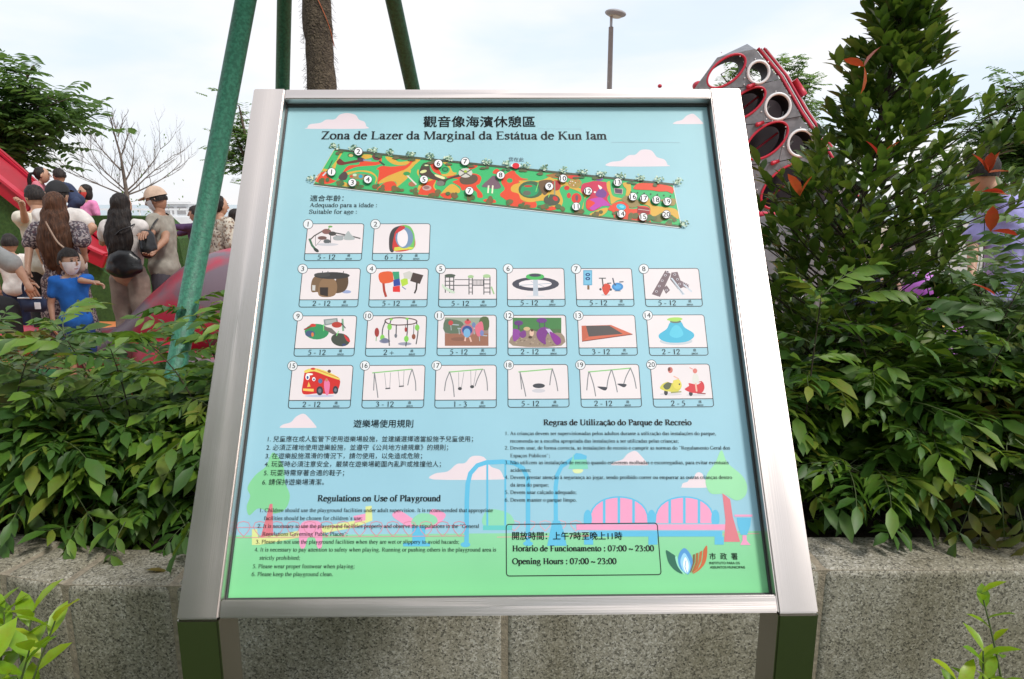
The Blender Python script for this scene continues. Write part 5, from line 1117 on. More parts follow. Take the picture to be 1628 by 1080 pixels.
# ================================================================== PLAYGROUND AND BACKGROUND
M['turf'] = two_tone('artificial_turf', (.025,.075,.012), (.045,.12,.02), 30, .35, .65, .95, 1.0, 500, 6)
M['slide'] = mat('red_slide_plastic', (.34,.006,.018), .42, spec=.3, noise_s=2, amt=.1)
M['mottle'] = two_tone('mottled_red_grey_fibreglass', (.40,.022,.05), (.15,.105,.13), 1.9, .47, .60, .42, .15, 6, 4, .4)
M["grey_panel"] = two_tone("speckled_grey_panel", (.13,.133,.142), (.18,.183,.195), 9, .4, .6, .5, .1, 90, 5)
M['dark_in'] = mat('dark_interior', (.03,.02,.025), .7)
M['red_rim'] = mat('red_rim', (.46,.012,.035), .4)
M['white_rim'] = mat('white_rim', (.72,.71,.71), .4)
M['red_rail'] = mat('red_rail', (.5,.03,.06), .35)
M['purple'] = two_tone('purple_fibreglass', (.42,.12,.50), (.52,.2,.58), 2, .4, .6, .45)
M['white_paint'] = mat('white_paint', (.72,.73,.74), .5, noise_s=3, amt=.06)
M['grey_metal'] = mat('grey_painted_metal', (.32,.31,.315), .5, 0.0, noise_s=12, amt=.1)
M['bark'] = mat('bark', (.09,.065,.045), .9, noise_s=15, amt=.4, bump=.6)
M['bark_pale'] = mat('pale_bark', (.16,.13,.11), .9, noise_s=15, amt=.3)

# turf hill: stepped wedge with a flat turf front, crest falling to the right
def hill(name, prof, y0, y1, m, label, cat=None, yr=.0):
    n = len(prof); vs = [(x, y0, 0) for x, z in prof]+[(x, y0, z) for x, z in prof]+[(x, y1, z) for x, z in prof]+[(x, y1, 0) for x, z in prof]; fs = []
    for i in range(n-1):
        for k in range(3): fs.append((k*n+i, k*n+i+1, (k+1)*n+i+1, (k+1)*n+i))
    fs.append((0, n, 2*n, 3*n)); fs.append((n-1, 4*n-1, 3*n-1, 2*n-1))
    mb = MB(); mb.add(vs, fs); o = mb.build(name, m); tag(o, label, cat); return o
YH = 9.0
def X_(px, Y): return (px-814)/FPX*Y*1.0
pr = []
for px, py in ((-120,200),(0,292),(30,315),(60,340),(100,368),(130,392),(158,414),(185,432),(236,470)):
    q = U(px, py, YH); pr.append((q.x, max(.02, q.z)))
hill('turf_hill', pr, 8.78, 9.42, M['turf'], 'green artificial turf hill carrying the red slide', 'hill')
pr = [(U(px, py, 9.7).x, U(px, py, 9.7).z) for px, py in ((118,345),(150,343),(243,345),(262,362),(284,380),(292,420))]
pr.append((pr[-1][0]+.05, .02)); hill('turf_bank', pr, 9.7, 10.25, M['turf'], 'flat-topped green turf bank behind the long-haired women', 'bank')
# red slide lying on the slope of the hill
sl = empty('red_slide', U(80, 360, 8.9)); tag(sl, 'long red slide running down the turf hill on the left', 'slide')
def bar(name, pts, w_, h_, m, parent, y):
    mb = MB(); q = [U(px, py, y)-parent.location for px, py in pts]
    for i in range(len(q)-1):
        a_, b_ = q[i], q[i+1]; d = (b_-a_).normalized(); n_ = Vector((-d.z, 0, d.x)); vs = []
        for p in (a_, b_+d*.01): vs += [p+n_*h_/2-Vector((0, w_/2, 0)), p+n_*h_/2+Vector((0, w_/2, 0)), p-n_*h_/2+Vector((0, w_/2, 0)), p-n_*h_/2-Vector((0, w_/2, 0))]
        mb.add(vs, [(0,1,2,3),(4,7,6,5),(0,4,5,1),(1,5,6,2),(2,6,7,3),(3,7,4,0)])
    return mb.build(name, m, parent)
lo_ = [(-60,256),(0,303),(48,341),(100,383),(140,412),(166,424)]; hi_ = [(-60,208),(0,256),(48,298),(100,345),(140,376),(168,398)]
bar('near_side', [(x, y-8) for x, y in lo_], .05, .17, M['slide'], sl, 8.72)
bar('near_lip', [(x, y-20) for x, y in lo_], .10, .03, M['red_rim'], sl, 8.72)
bar('chute', [(x, y+14) for x, y in hi_], .55, .05, M['slide'], sl, 9.05)
bar('far_side', hi_, .05, .26, M['slide'], sl, 9.40)
bar('far_lip', [(x, y-15) for x, y in hi_], .10, .03, M['red_rim'], sl, 9.40)

# mottled creature: thick tentacle on the ground swelling into a smooth humped body
def loft(name, pts, rads, m, parent=None, n=28, flat=.9, sm=6):
    P4 = smooth([(*p, r_) for p, r_ in zip(pts, rads)], False, sm) if False else None
    q = []; R_l = []
    ps = smooth([tuple(p) for p in pts], False, sm); rs = smooth([(r_, 0) for r_ in rads], False, sm)
    mb = MB(); mb.tube([Vector(p) for p in ps], [abs(x[0]) for x in rs], n, 0); 
    return mb.build(name, m, parent, True)
cr_ = empty('octopus_climber', (-2.6, 6.6, 0)); tag(cr_, 'huge red and grey mottled climbing sculpture lying behind the left shrubs', 'play sculpture')
c0 = cr_.location
def rel(l): return [Vector(p)-c0 for p in l]
loft('body', rel([(-4.05,5.95,.08),(-3.72,5.95,.13),(-3.35,6.0,.25),(-2.95,6.05,.43),(-2.5,6.1,.58),(-1.8,6.2,.60),(-.9,6.4,.5),(-.1,6.7,.35),(.5,6.9,.15)]), [.05,.16,.25,.40,.53,.54,.46,.34,.12], M['mottle'], cr_)
loft('tentacle', rel([(-6.6,6.9,.12),(-5.9,6.8,.13),(-5.3,6.75,.15),(-4.6,6.6,.17),(-4.1,6.4,.16),(-3.4,6.35,.2)]), [.10,.13,.15,.16,.17,.2], M['mottle'], cr_, 20)
loft('tentacle', rel([(-3.2,6.1,.2),(-2.9,5.6,.16),(-2.3,5.3,.14),(-1.5,5.2,.12),(-.9,5.4,.08)]), [.26,.2,.16,.12,.05], M['mottle'], cr_, 20)

# leaning climbing tower of grey plates with round holes
def plate(mb, q, hole, rx, ry, rot, th=.05, n=28, mi=0):
    """quad plate q (4 corners) with an elliptical hole; hole given in plate coordinates 0..1"""
    o, ux, uy = q[0], q[1]-q[0], q[3]-q[0]; nrm = ux.cross(uy).normalized()*th
    def pt(a_, b_): return q[0]*(1-a_)*(1-b_)+q[1]*a_*(1-b_)+q[2]*a_*b_+q[3]*(1-a_)*b_
    c = pt(*hole); ex = ux.normalized(); ey = nrm.cross(ex).normalized(); ey = ey if ey.dot(uy) > 0 else -ey
    inn = []; outr = []
    for k in range(n):
        a_ = 2*pi*k/n; v = ex*(rx*cos(a_)*cos(rot)-ry*sin(a_)*sin(rot))+ey*(rx*cos(a_)*sin(rot)+ry*sin(a_)*cos(rot)); inn.append(c+v)
        d = v.normalized(); best = 9
        for e in range(4):                          # cast to the quad border
            A_, B_ = q[e]-c, q[(e+1) % 4]-c; ax, ay, bx, by = A_.dot(ex), A_.dot(ey), B_.dot(ex), B_.dot(ey); dx, dy = d.dot(ex), d.dot(ey)
            den = dx*(by-ay)-dy*(bx-ax)
            if abs(den) < 1e-9: continue
            t = (ax*(by-ay)-ay*(bx-ax))/den; s_ = (ax*dy-ay*dx)/den
            if t > 0 and -.001 <= s_ <= 1.001: best = min(best, t)
        outr.append(c+d*best)
    vs = inn+outr+[p-nrm for p in inn]+[p-nrm for p in outr]; fs = []
    for k in range(n): j = (k+1) % n; fs += [(k, j, n+j, n+k), (2*n+k, 3*n+k, 3*n+j, 2*n+j), (k, 2*n+k, 2*n+j, j)]
    mb.add(vs, fs, mi)
    return c, inn
YT = 13.0
tw = empty('climbing_tower', (U(1300, 400, YT).x, YT, 0)); tag(tw, 'leaning grey climbing tower with red oval and white round holes', 'climbing tower')
tl = tw.location
# level corner lines: left edge, ridge, right edge (surveyed on the photograph, standing about 13 m away)
Lf = [(1138,90),(1096,155),(1118,205),(1150,262),(1160,345),(1180,440)]
Rg = [(1183,84),(1194,134),(1214,190),(1246,252),(1280,332),(1325,430)]
Rt = [(1204,78),(1240,122),(1272,178),(1312,236),(1362,312),(1420,420)]
LfY = [YT-.15]*6; RgY = [YT-.35]*6; RtY = [YT-.2]*6
C3 = lambda p, y: U(p[0], p[1], y)-tl
def ringtube(c, inn, rad, mname, name, parent):
    mb = MB(); n = len(inn); pts = inn+[inn[0], inn[1]]; mb.tube(pts, rad, 8, 0, False); return mb.build(name, M[mname], parent, True)
YP = YT-.3
def px2(p): q = U(p[0], p[1], YP); return (q.x-tl.x, q.z)
def cut_plate(outline, holes, th, name, m, parent, yaw_=0.0, y=0.0):
    """flat sheet with round holes, standing upright in the tower plane"""
    cu = bpy.data.curves.new('sheet', 'CURVE'); cu.dimensions = '2D'; cu.fill_mode = 'BOTH'; cu.extrude = th/2
    for pts in [outline]+holes:
        sp = cu.splines.new('POLY'); sp.points.add(len(pts)-1); sp.use_cyclic_u = True
        for q, p in zip(sp.points, pts): q.co = (p[0], p[1], 0, 1)
    o = bpy.data.objects.new('sheet', cu); C.objects.link(o); dg = bpy.context.evaluated_depsgraph_get(); me = bpy.data.meshes.new_from_object(o.evaluated_get(dg)); bpy.data.objects.remove(o)
    me.transform(Matrix.Rotation(pi/2, 4, 'X')); me.materials.clear(); me.materials.append(m)
    o = bpy.data.objects.new(name, me); cx = sum(p[0] for p in outline)/len(outline); o.matrix_local = Matrix.Translation((cx, y, 0)) @ Matrix.Rotation(yaw_, 4, 'Z') @ Matrix.Translation((-cx, 0, 0)); return link(o, parent)
def oval(cpx, a_, b_, rot, n=32):
    c = px2(cpx); f = YP/FPX/cP; ca, sa = cos(radians(rot)), sin(radians(rot)); a_ *= f; b_ *= f
    return [(c[0]+a_*cos(t)*ca-b_*sin(t)*sa, c[1]+a_*cos(t)*sa+b_*sin(t)*ca) for t in [2*pi*k/n for k in range(n)]]
rows = [[(1140,92),(1200,78)], [(1098,152),(1200,137),(1239,127)], [(1112,206),(1214,197),(1272,186)], [(1132,270),(1238,258),(1312,242)], [(1160,352),(1290,350),(1358,318)], [(1185,442),(1320,446),(1422,420)]]
RO = [((1153.7,113.7),32,17,37), ((1186,165),32,16,38), ((1218,224),36,20,39), ((1248.7,296),43,25,40), ((1270,400),46,27,40)]
WO = [((1205,115.5),15.5), ((1235.6,170),18.5), ((1272,228),19), ((1312,302),22), ((1365,385),24)]
for k in range(5):
    top, bot = rows[k], rows[k+1]; outline = [px2(p) for p in top]+[px2((p[0]-(1 if q else 0), p[1]-1.2)) for q, p in enumerate(reversed(bot))]
    h1 = oval(*RO[k]); h2 = oval(WO[k][0], WO[k][1], WO[k][1], 0)
    yw = [.03,-.02,.025,-.03,.02][k]; yb = YP-YT
    pn = cut_plate(outline, [h1, h2], .05, 'grey_panel', M['grey_panel'], tw, yw, yb)
    for hh, mn, rr_ in ((h1, 'red_rim', .022), (h2, 'white_rim', .026)):
        mb = MB(); pts = [Vector((x, yb-.028, z)) for x, z in hh]; mb.tube(pts+pts[:2], rr_, 8, 0, False); mb.build(mn, M[mn], tw, True)
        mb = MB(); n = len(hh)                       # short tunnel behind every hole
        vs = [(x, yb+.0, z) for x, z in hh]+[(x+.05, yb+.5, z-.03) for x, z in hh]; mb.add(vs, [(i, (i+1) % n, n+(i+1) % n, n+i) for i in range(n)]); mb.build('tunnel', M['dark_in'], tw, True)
    # folded seams of the plate and its bolts
    rn = random.Random(k); mb = MB()
    for (a_, b_) in (((RO[k][0][0]+RO[k][1]*.85, RO[k][0][1]-RO[k][1]*.5), (bot[1][0]+1, bot[1][1]-3)),):
        A_, B_ = px2(a_), px2(b_); mb.tube([(A_[0], yb-.027, A_[1]), (B_[0], yb-.027, B_[1])], .006, 4, 0)
    mb.build('plate_seam', M['grey_metal'], tw)
    mb = MB()
    for (cc, ra) in ((RO[k][0], RO[k][1]*1.0), (WO[k][0], WO[k][1]+7)):
        for q in range(7):
            t = q*.9+k; p = px2((cc[0]+ra*1.08*cos(t), cc[1]+ra*.95*sin(t)));
            if abs(t % pi-.6) > .5: mb.ell((p[0], yb-.03, p[1]), (.013,.013,.013), 6, 4)
    mb.build('bolts', M['white_rim'], tw)['kind'] = 'stuff'
    mb = MB(); p = px2(bot[1]); mb.tube([(p[0]-.02, yb-.06, p[1]+.02), (p[0]-.13, yb-.06, p[1]-.02)], .032, 10, 0); mb.ell((p[0]-.13, yb-.06, p[1]-.02), (.04,.04,.04), 10, 8); mb.build('hand_grip', M['red_rim'], tw, True)
    if k > 0:
        mb = MB(); t0 = 2.2; c = px2((WO[k][0][0]+8, WO[k][0][1]+6)); mb.tube([(c[0]+.17*cos(t0+q*.25), yb+.35, c[1]+.17*sin(t0+q*.25)) for q in range(18)], .03, 8, 0); mb.build('inner_rim', M['white_rim'], tw, True)
        mb = MB(); c = px2((RO[k][0][0]+4, RO[k][0][1]+4)); mb.tube([(c[0]-.3, yb+.42, c[1]-.25), (c[0]+.3, yb+.4, c[1]+.22)], .02, 8, 0); mb.build('inner_bar', M['red_rim'], tw, True)
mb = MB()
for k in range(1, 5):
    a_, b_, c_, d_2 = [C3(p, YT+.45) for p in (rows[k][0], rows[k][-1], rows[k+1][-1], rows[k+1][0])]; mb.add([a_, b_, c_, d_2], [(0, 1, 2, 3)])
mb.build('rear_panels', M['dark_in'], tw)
for off_, y_, r_, mn in ((1, YT-.2, .03, 'red_rail'), (6, YT+.0, .012, 'white_rim'), (10, YT+.15, .03, 'red_rail'), (14, YT+.3, .012, 'white_rim')):
    mb = MB(); mb.tube([U(px+off_, py-1, y_)-tl for px, py in Rt], r_, 8, 0); mb.build('side_rail', M[mn], tw, True)
mb = MB(); a_, b_, c_, d_2 = [C3(p, y) for p, y in (((1140,92.5), YT-.3), ((1201,78.5), YT-.3), ((1188,70), YT+.8), ((1152,88), YT+.8))]; mb.add([a_, b_, c_, d_2], [(0, 1, 2, 3)]); mb.build('roof_plate', M['grey_panel'], tw)
mb = MB(); mb.ell(C3((1111,137), YT+.3), (.12,.12,.09)); mb.ell(C3((1049,137), YT+.3), (.04,.04,.035)); mb.build('red_knob', M['red_rim'], tw, True)
mb = MB(); mb.tube([C3((1262,128), YT+.3), C3((1278,152), YT+.3)], .07, 12, 0); mb.build('red_bumper', M['red_rim'], tw, True)

# lower climbing modules near the foot of the tower, behind the cone-shaped tree
YM = 8.2
for (px, w_, h_, py, lab, hx) in ((1258, 1.05, 1.25, 340, 'grey climbing block with a white porthole between steel rail and slim trunk', .55), (1420, .9, .9, 372, 'grey climbing block half hidden behind the cone-shaped tree', .5)):
    b0 = U(px, py, YM); ro = empty('climbing_block', (b0.x, YM, 0)); tag(ro, lab, 'climbing block')
    H_ = b0.z; q = [Vector((-w_/2, -.1, H_)), Vector((w_/2, .15, H_*.97)), Vector((w_/2+.08, .1, 0)), Vector((-w_/2-.06, -.15, 0))]
    mb = MB(); c, inn = plate(mb, q, (hx, .62), .2, .2, 0); mb.build('front_plate', M['grey_panel'], ro); ringtube(c, inn, .03, 'white_rim', 'white_rim', ro)
    mb = MB(); mb.add([q[0]+Vector((0, .8, 0)), q[1]+Vector((0, .8, 0)), q[2]+Vector((0, .8, 0)), q[3]+Vector((0, .8, 0))], [(0,1,2,3)]); mb.add([q[0], q[1], q[1]+Vector((0,.8,0)), q[0]+Vector((0,.8,0))], [(0,1,2,3)]); mb.add([q[1], q[2], q[2]+Vector((0,.8,0)), q[1]+Vector((0,.8,0))], [(0,1,2,3)]); mb.add([q[0], q[3], q[3]+Vector((0,.8,0)), q[0]+Vector((0,.8,0))], [(0,1,2,3)]); mb.build('shell', M['grey_panel'], ro)
    mb = MB(); mb.tube([q[0], q[1]], .035, 8, 0); mb.build('top_rail', M['red_rail'], ro, True)
# purple sculpture at the right
pu = empty('purple_sculpture', (U(1600,480,5.2).x, 5.2, 0)); tag(pu, 'purple rounded play sculpture behind the pale shrub at the right edge', 'play sculpture'); pl = pu.location
mb = MB(); mb.ell((0,0,.62), (.34,.34,.32), 24, 16); mb.build('head', M['purple'], pu, True)
for a_ in (-2.9, -2.2, -1.3, -.4, .6, 1.7): loft('tentacle', [(.15*cos(a_),.15*sin(a_),.5), (.45*cos(a_),.4*sin(a_),.34), (.8*cos(a_+.2),.7*sin(a_+.2),.14), (1.1*cos(a_+.5),1.0*sin(a_+.5),.07), (1.25*cos(a_+.9),1.1*sin(a_+.9),.05)], [.2,.16,.11,.08,.03], M['purple'], pu, 14)
p2 = empty('purple_sculpture', (U(1470,420,6.6).x, 6.6, 0)); tag(p2, 'smaller purple play sculpture seen through the leaves of the cone-shaped tree', 'play sculpture')
mb = MB(); mb.ell((0,0,.70), (.17,.17,.17), 20, 14); mb.build('head', M['purple'], p2, True)
loft('stalk', [(0,0,.0),(0,0,.3),(0,0,.6)], [.35,.2,.18], M['purple'], p2, 14)

# lamp post
lp = U(969, 137, 16.0); ro = empty('street_lamp', (lp.x, 16.0, 0)); tag(ro, 'tall grey street lamp with a round disc head', 'street lamp')
zt = U(970, 34, 16.0).z
mb = MB(); mb.tube([Vector((0,0,0)), Vector((0,0,zt-.12))], [.075,.052], 14, 0); mb.tube([Vector((0,0,zt-.13)), Vector((0,0,zt+.1))], .03, 12, 0); mb.build('pole', M['grey_metal'], ro, True)
Mt = Matrix.Rotation(radians(8), 4, 'Y')
mb = MB(); mb.ell((.09,0,zt+.16), (.235,.235,.07), 28, 10, 0, Mt); mb.build('lamp_head', M['grey_metal'], ro, True)
mb = MB(); mb.tube([Mt @ Vector((.0,0,-.045))+Vector((.09,0,zt+.16)), Mt @ Vector((.0,0,-.075))+Vector((.09,0,zt+.16))], .13, 20, 0); mb.build('lamp_glass', mat('lamp_glass', (.45,.38,.26), .2), ro)

# ---- background trees
def bg_tree(label, base, trunk_h, limbs, seed, leaf_n, clump=.25, lm='leafT', bark='bark', tr=.12, leaf=(.16,.06), name='street_tree', flat=.5, group='trees beyond the playground'):
    r = random.Random(seed); root = empty(name, base); tag(root, label, 'tree', group); tk = MB(); tips = []
    tk.tube([Vector((0,0,-.0)), Vector((.03,0,trunk_h*.5)), Vector((0,0,trunk_h))], [tr, tr*.8, tr*.6], 10, 0)
    for L_ in limbs:
        e_ = Vector(L_); s0 = Vector((0,0,trunk_h*r.uniform(.75, 1.0))); mid = s0.lerp(e_, .5)+Vector((0,0,-.08*(e_-s0).length*r.uniform(-.5, 1)))
        pts = [Vector(q) for q in smooth([tuple(s0), tuple(mid), tuple(e_)], False, 4)]; tk.tube(pts, [tr*.45*(1-.8*k/len(pts)) for k in range(len(pts))], 6, 0, False)
        for k in range(7):
            t = .35+.65*k/6; p = pts[int(t*(len(pts)-1))]; q = p+Vector((r.uniform(-1,1), r.uniform(-1,1), r.uniform(-.35,.6)))*clump*2.2; tk.tube([p, q], [tr*.1, tr*.03], 4, 0, False); tips.append(q); tips.append(p.lerp(q, .5))
    tk.build('trunk', M[bark], root, True)
    if leaf_n:
        cw = MB()
        for i in range(leaf_n):
            t_ = tips[r.randrange(len(tips))]; c = t_+Vector((r.gauss(0,1), r.gauss(0,1), r.gauss(0,flat)))*clump*.62
            d = Vector((r.uniform(-1,1), r.uniform(-1,1), r.uniform(-.5,.35))).normalized(); sd_ = d.cross(Vector((0,0,1))).normalized()
            for k in range(5):                      # a short spray of leaflets
                for s_ in (-1, 1): leaf_geo(cw, orient(c+d*leaf[0]*.45*k, (d*.5+sd_*s_).normalized(), r.uniform(-.4,.4)), leaf[0], leaf[1], .2, .2)
        o = cw.build('crown', M[lm], root); o['kind'] = 'stuff'
    return root
b_ = U(-12, 330, 12.0); b_.z = 0
bg_tree('broad leafy tree reaching in from the left edge above the red slide', b_, 2.6, [(1.35,0,2.75),(1.3,-.3,3.1),(1.0,.2,3.3),(.9,.2,3.8),(.3,0,3.9),(.9,0,2.9),(.4,.3,2.75),(1.0,-.2,3.4),(-.8,0,3.5),(-1.4,0,3.0),(0,-.5,3.3),(.5,.5,3.3)], 3, 560, .32, leaf=(.2,.085))
b_ = U(405, 330, 17.0); b_.z = 0
bg_tree('tree whose crown shows between the leaning stake and the steel rail', b_, 2.4, [(-.45,0,2.7),(-.4,0,3.3),(-.2,0,3.8),(.6,0,3.2),(.9,0,3.8),(1.4,0,3.2)], 4, 420, .22, leaf=(.12,.05))
b_ = U(1605, 330, 17.0); b_.z = 0
bg_tree('tree with a thin dark trunk and spreading crown at the right edge', b_, 2.3, [(-.9,0,3.8),(-.5,0,4.2),(0,0,4.4),(.5,0,4.1),(.9,0,3.6),(-.6,.3,3.0),(.6,.3,2.9),(-.2,-.3,3.5),(.3,0,3.3)], 6, 800, .30, leaf=(.17,.07), tr=.1)
b_ = U(1240, 330, 24.0); b_.z = 0
bg_tree('tree whose top shows behind the leaning climbing tower', b_, 3.6, [(-2.3,0,5.75),(-1.6,0,5.9),(-.5,0,6.2),(.3,0,5.9),(.7,0,5.5),(.8,0,4.9),(.2,0,5.3)], 7, 900, .3, leaf=(.16,.065), tr=.14)
b_ = U(1505, 330, 30.0); b_.z = 0
bg_tree('small distant tree seen between the cone-shaped tree and the right one', b_, 2.0, [(-.9,0,2.6),(.6,0,2.9),(0,0,3.9),(.2,0,3.3),(-.5,0,3.4)], 9, 260, .4, leaf=(.18,.07))
# leafless tree
r = random.Random(12); b_ = U(204, 330, 14.0); b_.z = 0; bt = empty('bare_tree', b_); tag(bt, 'leafless young tree with fine upswept twigs above the turf bank', 'tree')
tk = MB(); za_ = U(204, 312, 14.0).z; zt_ = U(190, 184, 14.0).z
tk.tube([Vector((0,0,0)), Vector((0,0,za_)), Vector((-.04,0,(za_+zt_)/2)), Vector((-.18,0,zt_))], [.05,.042,.022,.006], 7, 0)
def twig(p, d, ln, rad, lev):
    pts = [p]; q = p.copy(); dd = d.copy()
    for k in range(5): dd = (dd+Vector((r.uniform(-.16,.16), r.uniform(-.16,.16), .09+.03*lev))).normalized(); q = q+dd*ln/5; pts.append(q.copy())
    tk.tube(pts, [rad*(1-.75*k/5) for k in range(6)], 4, 0, False)
    if lev < 3:
        for k in range(1, 6):
            for s_ in ((-1, 1) if lev < 2 else (r.choice((-1, 1)),)):
                if r.random() < .62: ax = Vector((-dd.z, r.uniform(-.5,.5), dd.x)).normalized(); twig(pts[k], (dd*.75+ax*s_*.55+Vector((0, 0, .15))).normalized(), ln*r.uniform(.3,.5), rad*.42, lev+1)
for s_, z0, el, ln in ((-1,za_,.28,1.45),(1,za_+.02,.32,1.25),(-1,za_+.08,.75,1.0),(1,za_+.1,.7,1.1),(1,za_+.3,.9,.75),(-1,za_+.5,.9,.8),(1,za_+.75,1.0,.55),(-1,za_+.9,1.0,.6),(1,za_+1.15,1.1,.4),(-1,za_+1.25,1.0,.35),(-1,za_+.02,.5,1.2),(1,za_+.04,.5,1.2)):
    twig(Vector((0 if z0 < za_+.4 else -.06,0,z0)), Vector((s_*cos(el), r.uniform(-.3,.3), sin(el))), ln, .017, 0 if ln > .7 else 1)
tk.build('trunk', M['bark_pale'], bt, True)
cw = MB()
for i in range(60): p = Vector((r.uniform(-.2,1.1), r.uniform(-.3,.3), za_+r.uniform(-.3,.2) if i % 2 else za_+r.uniform(0,1.2))); leaf_geo(cw, orient(p, Vector((r.uniform(-1,1), r.uniform(-1,1), -.6)), 0), .06, .025)
o = cw.build('last_leaves', M['leafT'], bt); o['kind'] = 'stuff'

# unseen trees added behind the viewer to darken the reflections in the steel
for k, (x, y, s_) in enumerate(((-3.4,-5.5,1.3),(-9.5,-7,1.2),(4.5,-12,1.1))):
    bg_tree(['leafy tree across the path, mirrored in the left steel rail', 'second leafy tree farther left across the path', 'leafy tree across the path, mirrored in the right steel leg'][k], (x, y, 0), 2.0*s_, [(2*s_*cos(a_), 2*s_*sin(a_), (2.6+1.3*(q % 3))*s_) for q, a_ in enumerate([i*.9 for i in range(8)])], 30+k, 700, .75, leaf=(.4,.16), tr=.18, group='trees across the path')

# ---- far shore: white rail wall, low buildings, sign-post
M['far_glass'] = two_tone('pale_far_facade', (.45,.5,.55), (.55,.58,.6), .4, .4, .6, .6)
rw = empty('white_railing', (-9, 22.0, 0)); tag(rw, 'low white wall and railing along the waterfront behind the turf bank', 'railing')
mb = MB(); mb.box((0,0,.55), (13,.15,1.1)); mb.build('wall', M['white_paint'], rw)
for i in range(26): mb = MB(); mb.box((-6.3+.5*i,0,1.2), (.04,.05,.22)); mb.build('post', M['white_paint'], rw)
mb = MB(); mb.box((0,0,1.34), (13,.06,.06)); mb.build('handrail', M['white_paint'], rw)
bb = empty('distant_building', (U(1625,320,60).x+.6, 60, -.4)); tag(bb, 'pale glass-fronted building with upright bars at the far right', 'building')
hb = U(1600, 277, 60).z+.4
mb = MB(); mb.box((0,2,hb/2), (6.5,4,hb)); mb.build('wall', M['far_glass'], bb)
for i in range(16): mb = MB(); mb.box((-3.2+.42*i,-.08,hb/2), (.12,.14,hb)); mb.build('mullion', M['white_paint'], bb)
for k in range(2): mb = MB(); mb.box((0,-.1,hb*(.33+.33*k)), (6.5,.1,.1)); mb.build('floor_band', M['grey_metal'], bb)
bo = U(1598, 325, 11.5); ro = empty('bollard_post', (bo.x, 11.5, 0)); tag(ro, 'short dark post standing left of the lavender shirt', 'post')
mb = MB(); mb.tube([Vector((0,0,0)), Vector((-.05,0,U(1598,292,11.5).z))], .03, 8, 0); mb.build('shaft', M['gasket'], ro, True)
# pavilion / parked boat between man and stake
pv = U(285, 352, 26.0); ro = empty('white_boat', (pv.x, 26.0, 0)); tag(ro, 'small white boat with a cabin seen between the capped man and the leaning stake', 'boat')
mb = MB(); h0 = .9
hull = [(-1.6,h0),( -1.3,.1),(1.2,.1),(1.9,h0+.15)]
mb.add([(x,-.6,z) for x,z in hull]+[(x,.6,z) for x,z in hull], [(0,1,2,3),(7,6,5,4),(0,4,5,1),(1,5,6,2),(2,6,7,3),(3,7,4,0)]); mb.build('hull', M['white_paint'], ro)
mb = MB(); mb.box((-.1,0,1.2), (1.4,.9,.62)); mb.build('cabin', M['white_paint'], ro)
for i in range(3): mb = MB(); mb.box((-.55+.45*i,-.46,1.28), (.32,.03,.26)); mb.build('window', M['grey_metal'], ro)
mb = MB(); mb.box((-.1,0,1.56), (1.7,1.1,.06)); mb.build('roof', M['white_paint'], ro)
# low hedge beyond the bank
hg = MB(); r = random.Random(77)
for i in range(700):
    p = Vector((r.uniform(-9.6,-8.2)*1.0+r.uniform(-.2,1.4), 15+r.uniform(-.4,.4), abs(r.gauss(0,.35))+.25)); 
    for k in range(4): leaf_geo(hg, orient(p, Vector((r.uniform(-1,1), r.uniform(-1,1), r.uniform(-.3,1))), 0), .13, .05)
tag(hg.build('hedge', M['leafT']), 'low rough hedge behind the turf bank', 'hedge')
# ================================================================== PEOPLE
def cloth(name, col, **k): return mat(name, col, .85, noise_s=k.get('ns', 18), amt=k.get('amt', .14), bump=.5, bump_s=14)
M['skin'] = mat('skin', (.47,.27,.18), .5, noise_s=12, amt=.08); M['skin2'] = mat('tanned_skin', (.36,.19,.12), .5, noise_s=12, amt=.08)
M['eye'] = mat('eye_dark', (.01,.008,.008), .2); M['lip'] = mat('lips', (.32,.10,.09), .5)
def hair_mat(name, c1, c2):
    m = mat(name, c1, .6, spec=.3); n = m.node_tree.nodes; l = m.node_tree.links; b = n['Principled BSDF']; t = n.new('ShaderNodeTexCoord'); mp = n.new('ShaderNodeMapping'); mp.inputs['Scale'].default_value = (90, 90, 7)
    z = n.new('ShaderNodeTexNoise'); z.inputs['Scale'].default_value = 1; z.inputs['Detail'].default_value = 3; l.new(t.outputs['Object'], mp.inputs[0]); l.new(mp.outputs[0], z.inputs['Vector'])
    r_ = n.new('ShaderNodeValToRGB'); r_.color_ramp.elements[0].color = (*c1, 1); r_.color_ramp.elements[1].color = (*c2, 1); r_.color_ramp.elements[0].position = .35; r_.color_ramp.elements[1].position = .7
    l.new(z.outputs['Fac'], r_.inputs[0]); l.new(r_.outputs[0], b.inputs['Base Color'])
    bp = n.new('ShaderNodeBump'); bp.inputs['Strength'].default_value = .8; bp.inputs['Distance'].default_value = .01; l.new(z.outputs['Fac'], bp.inputs['Height']); l.new(bp.outputs[0], b.inputs['Normal']); return m
M['hair'] = hair_mat('black_hair', (.008,.006,.006), (.03,.022,.018)); M['hair_b'] = hair_mat('brown_hair', (.05,.022,.012), (.14,.06,.03))
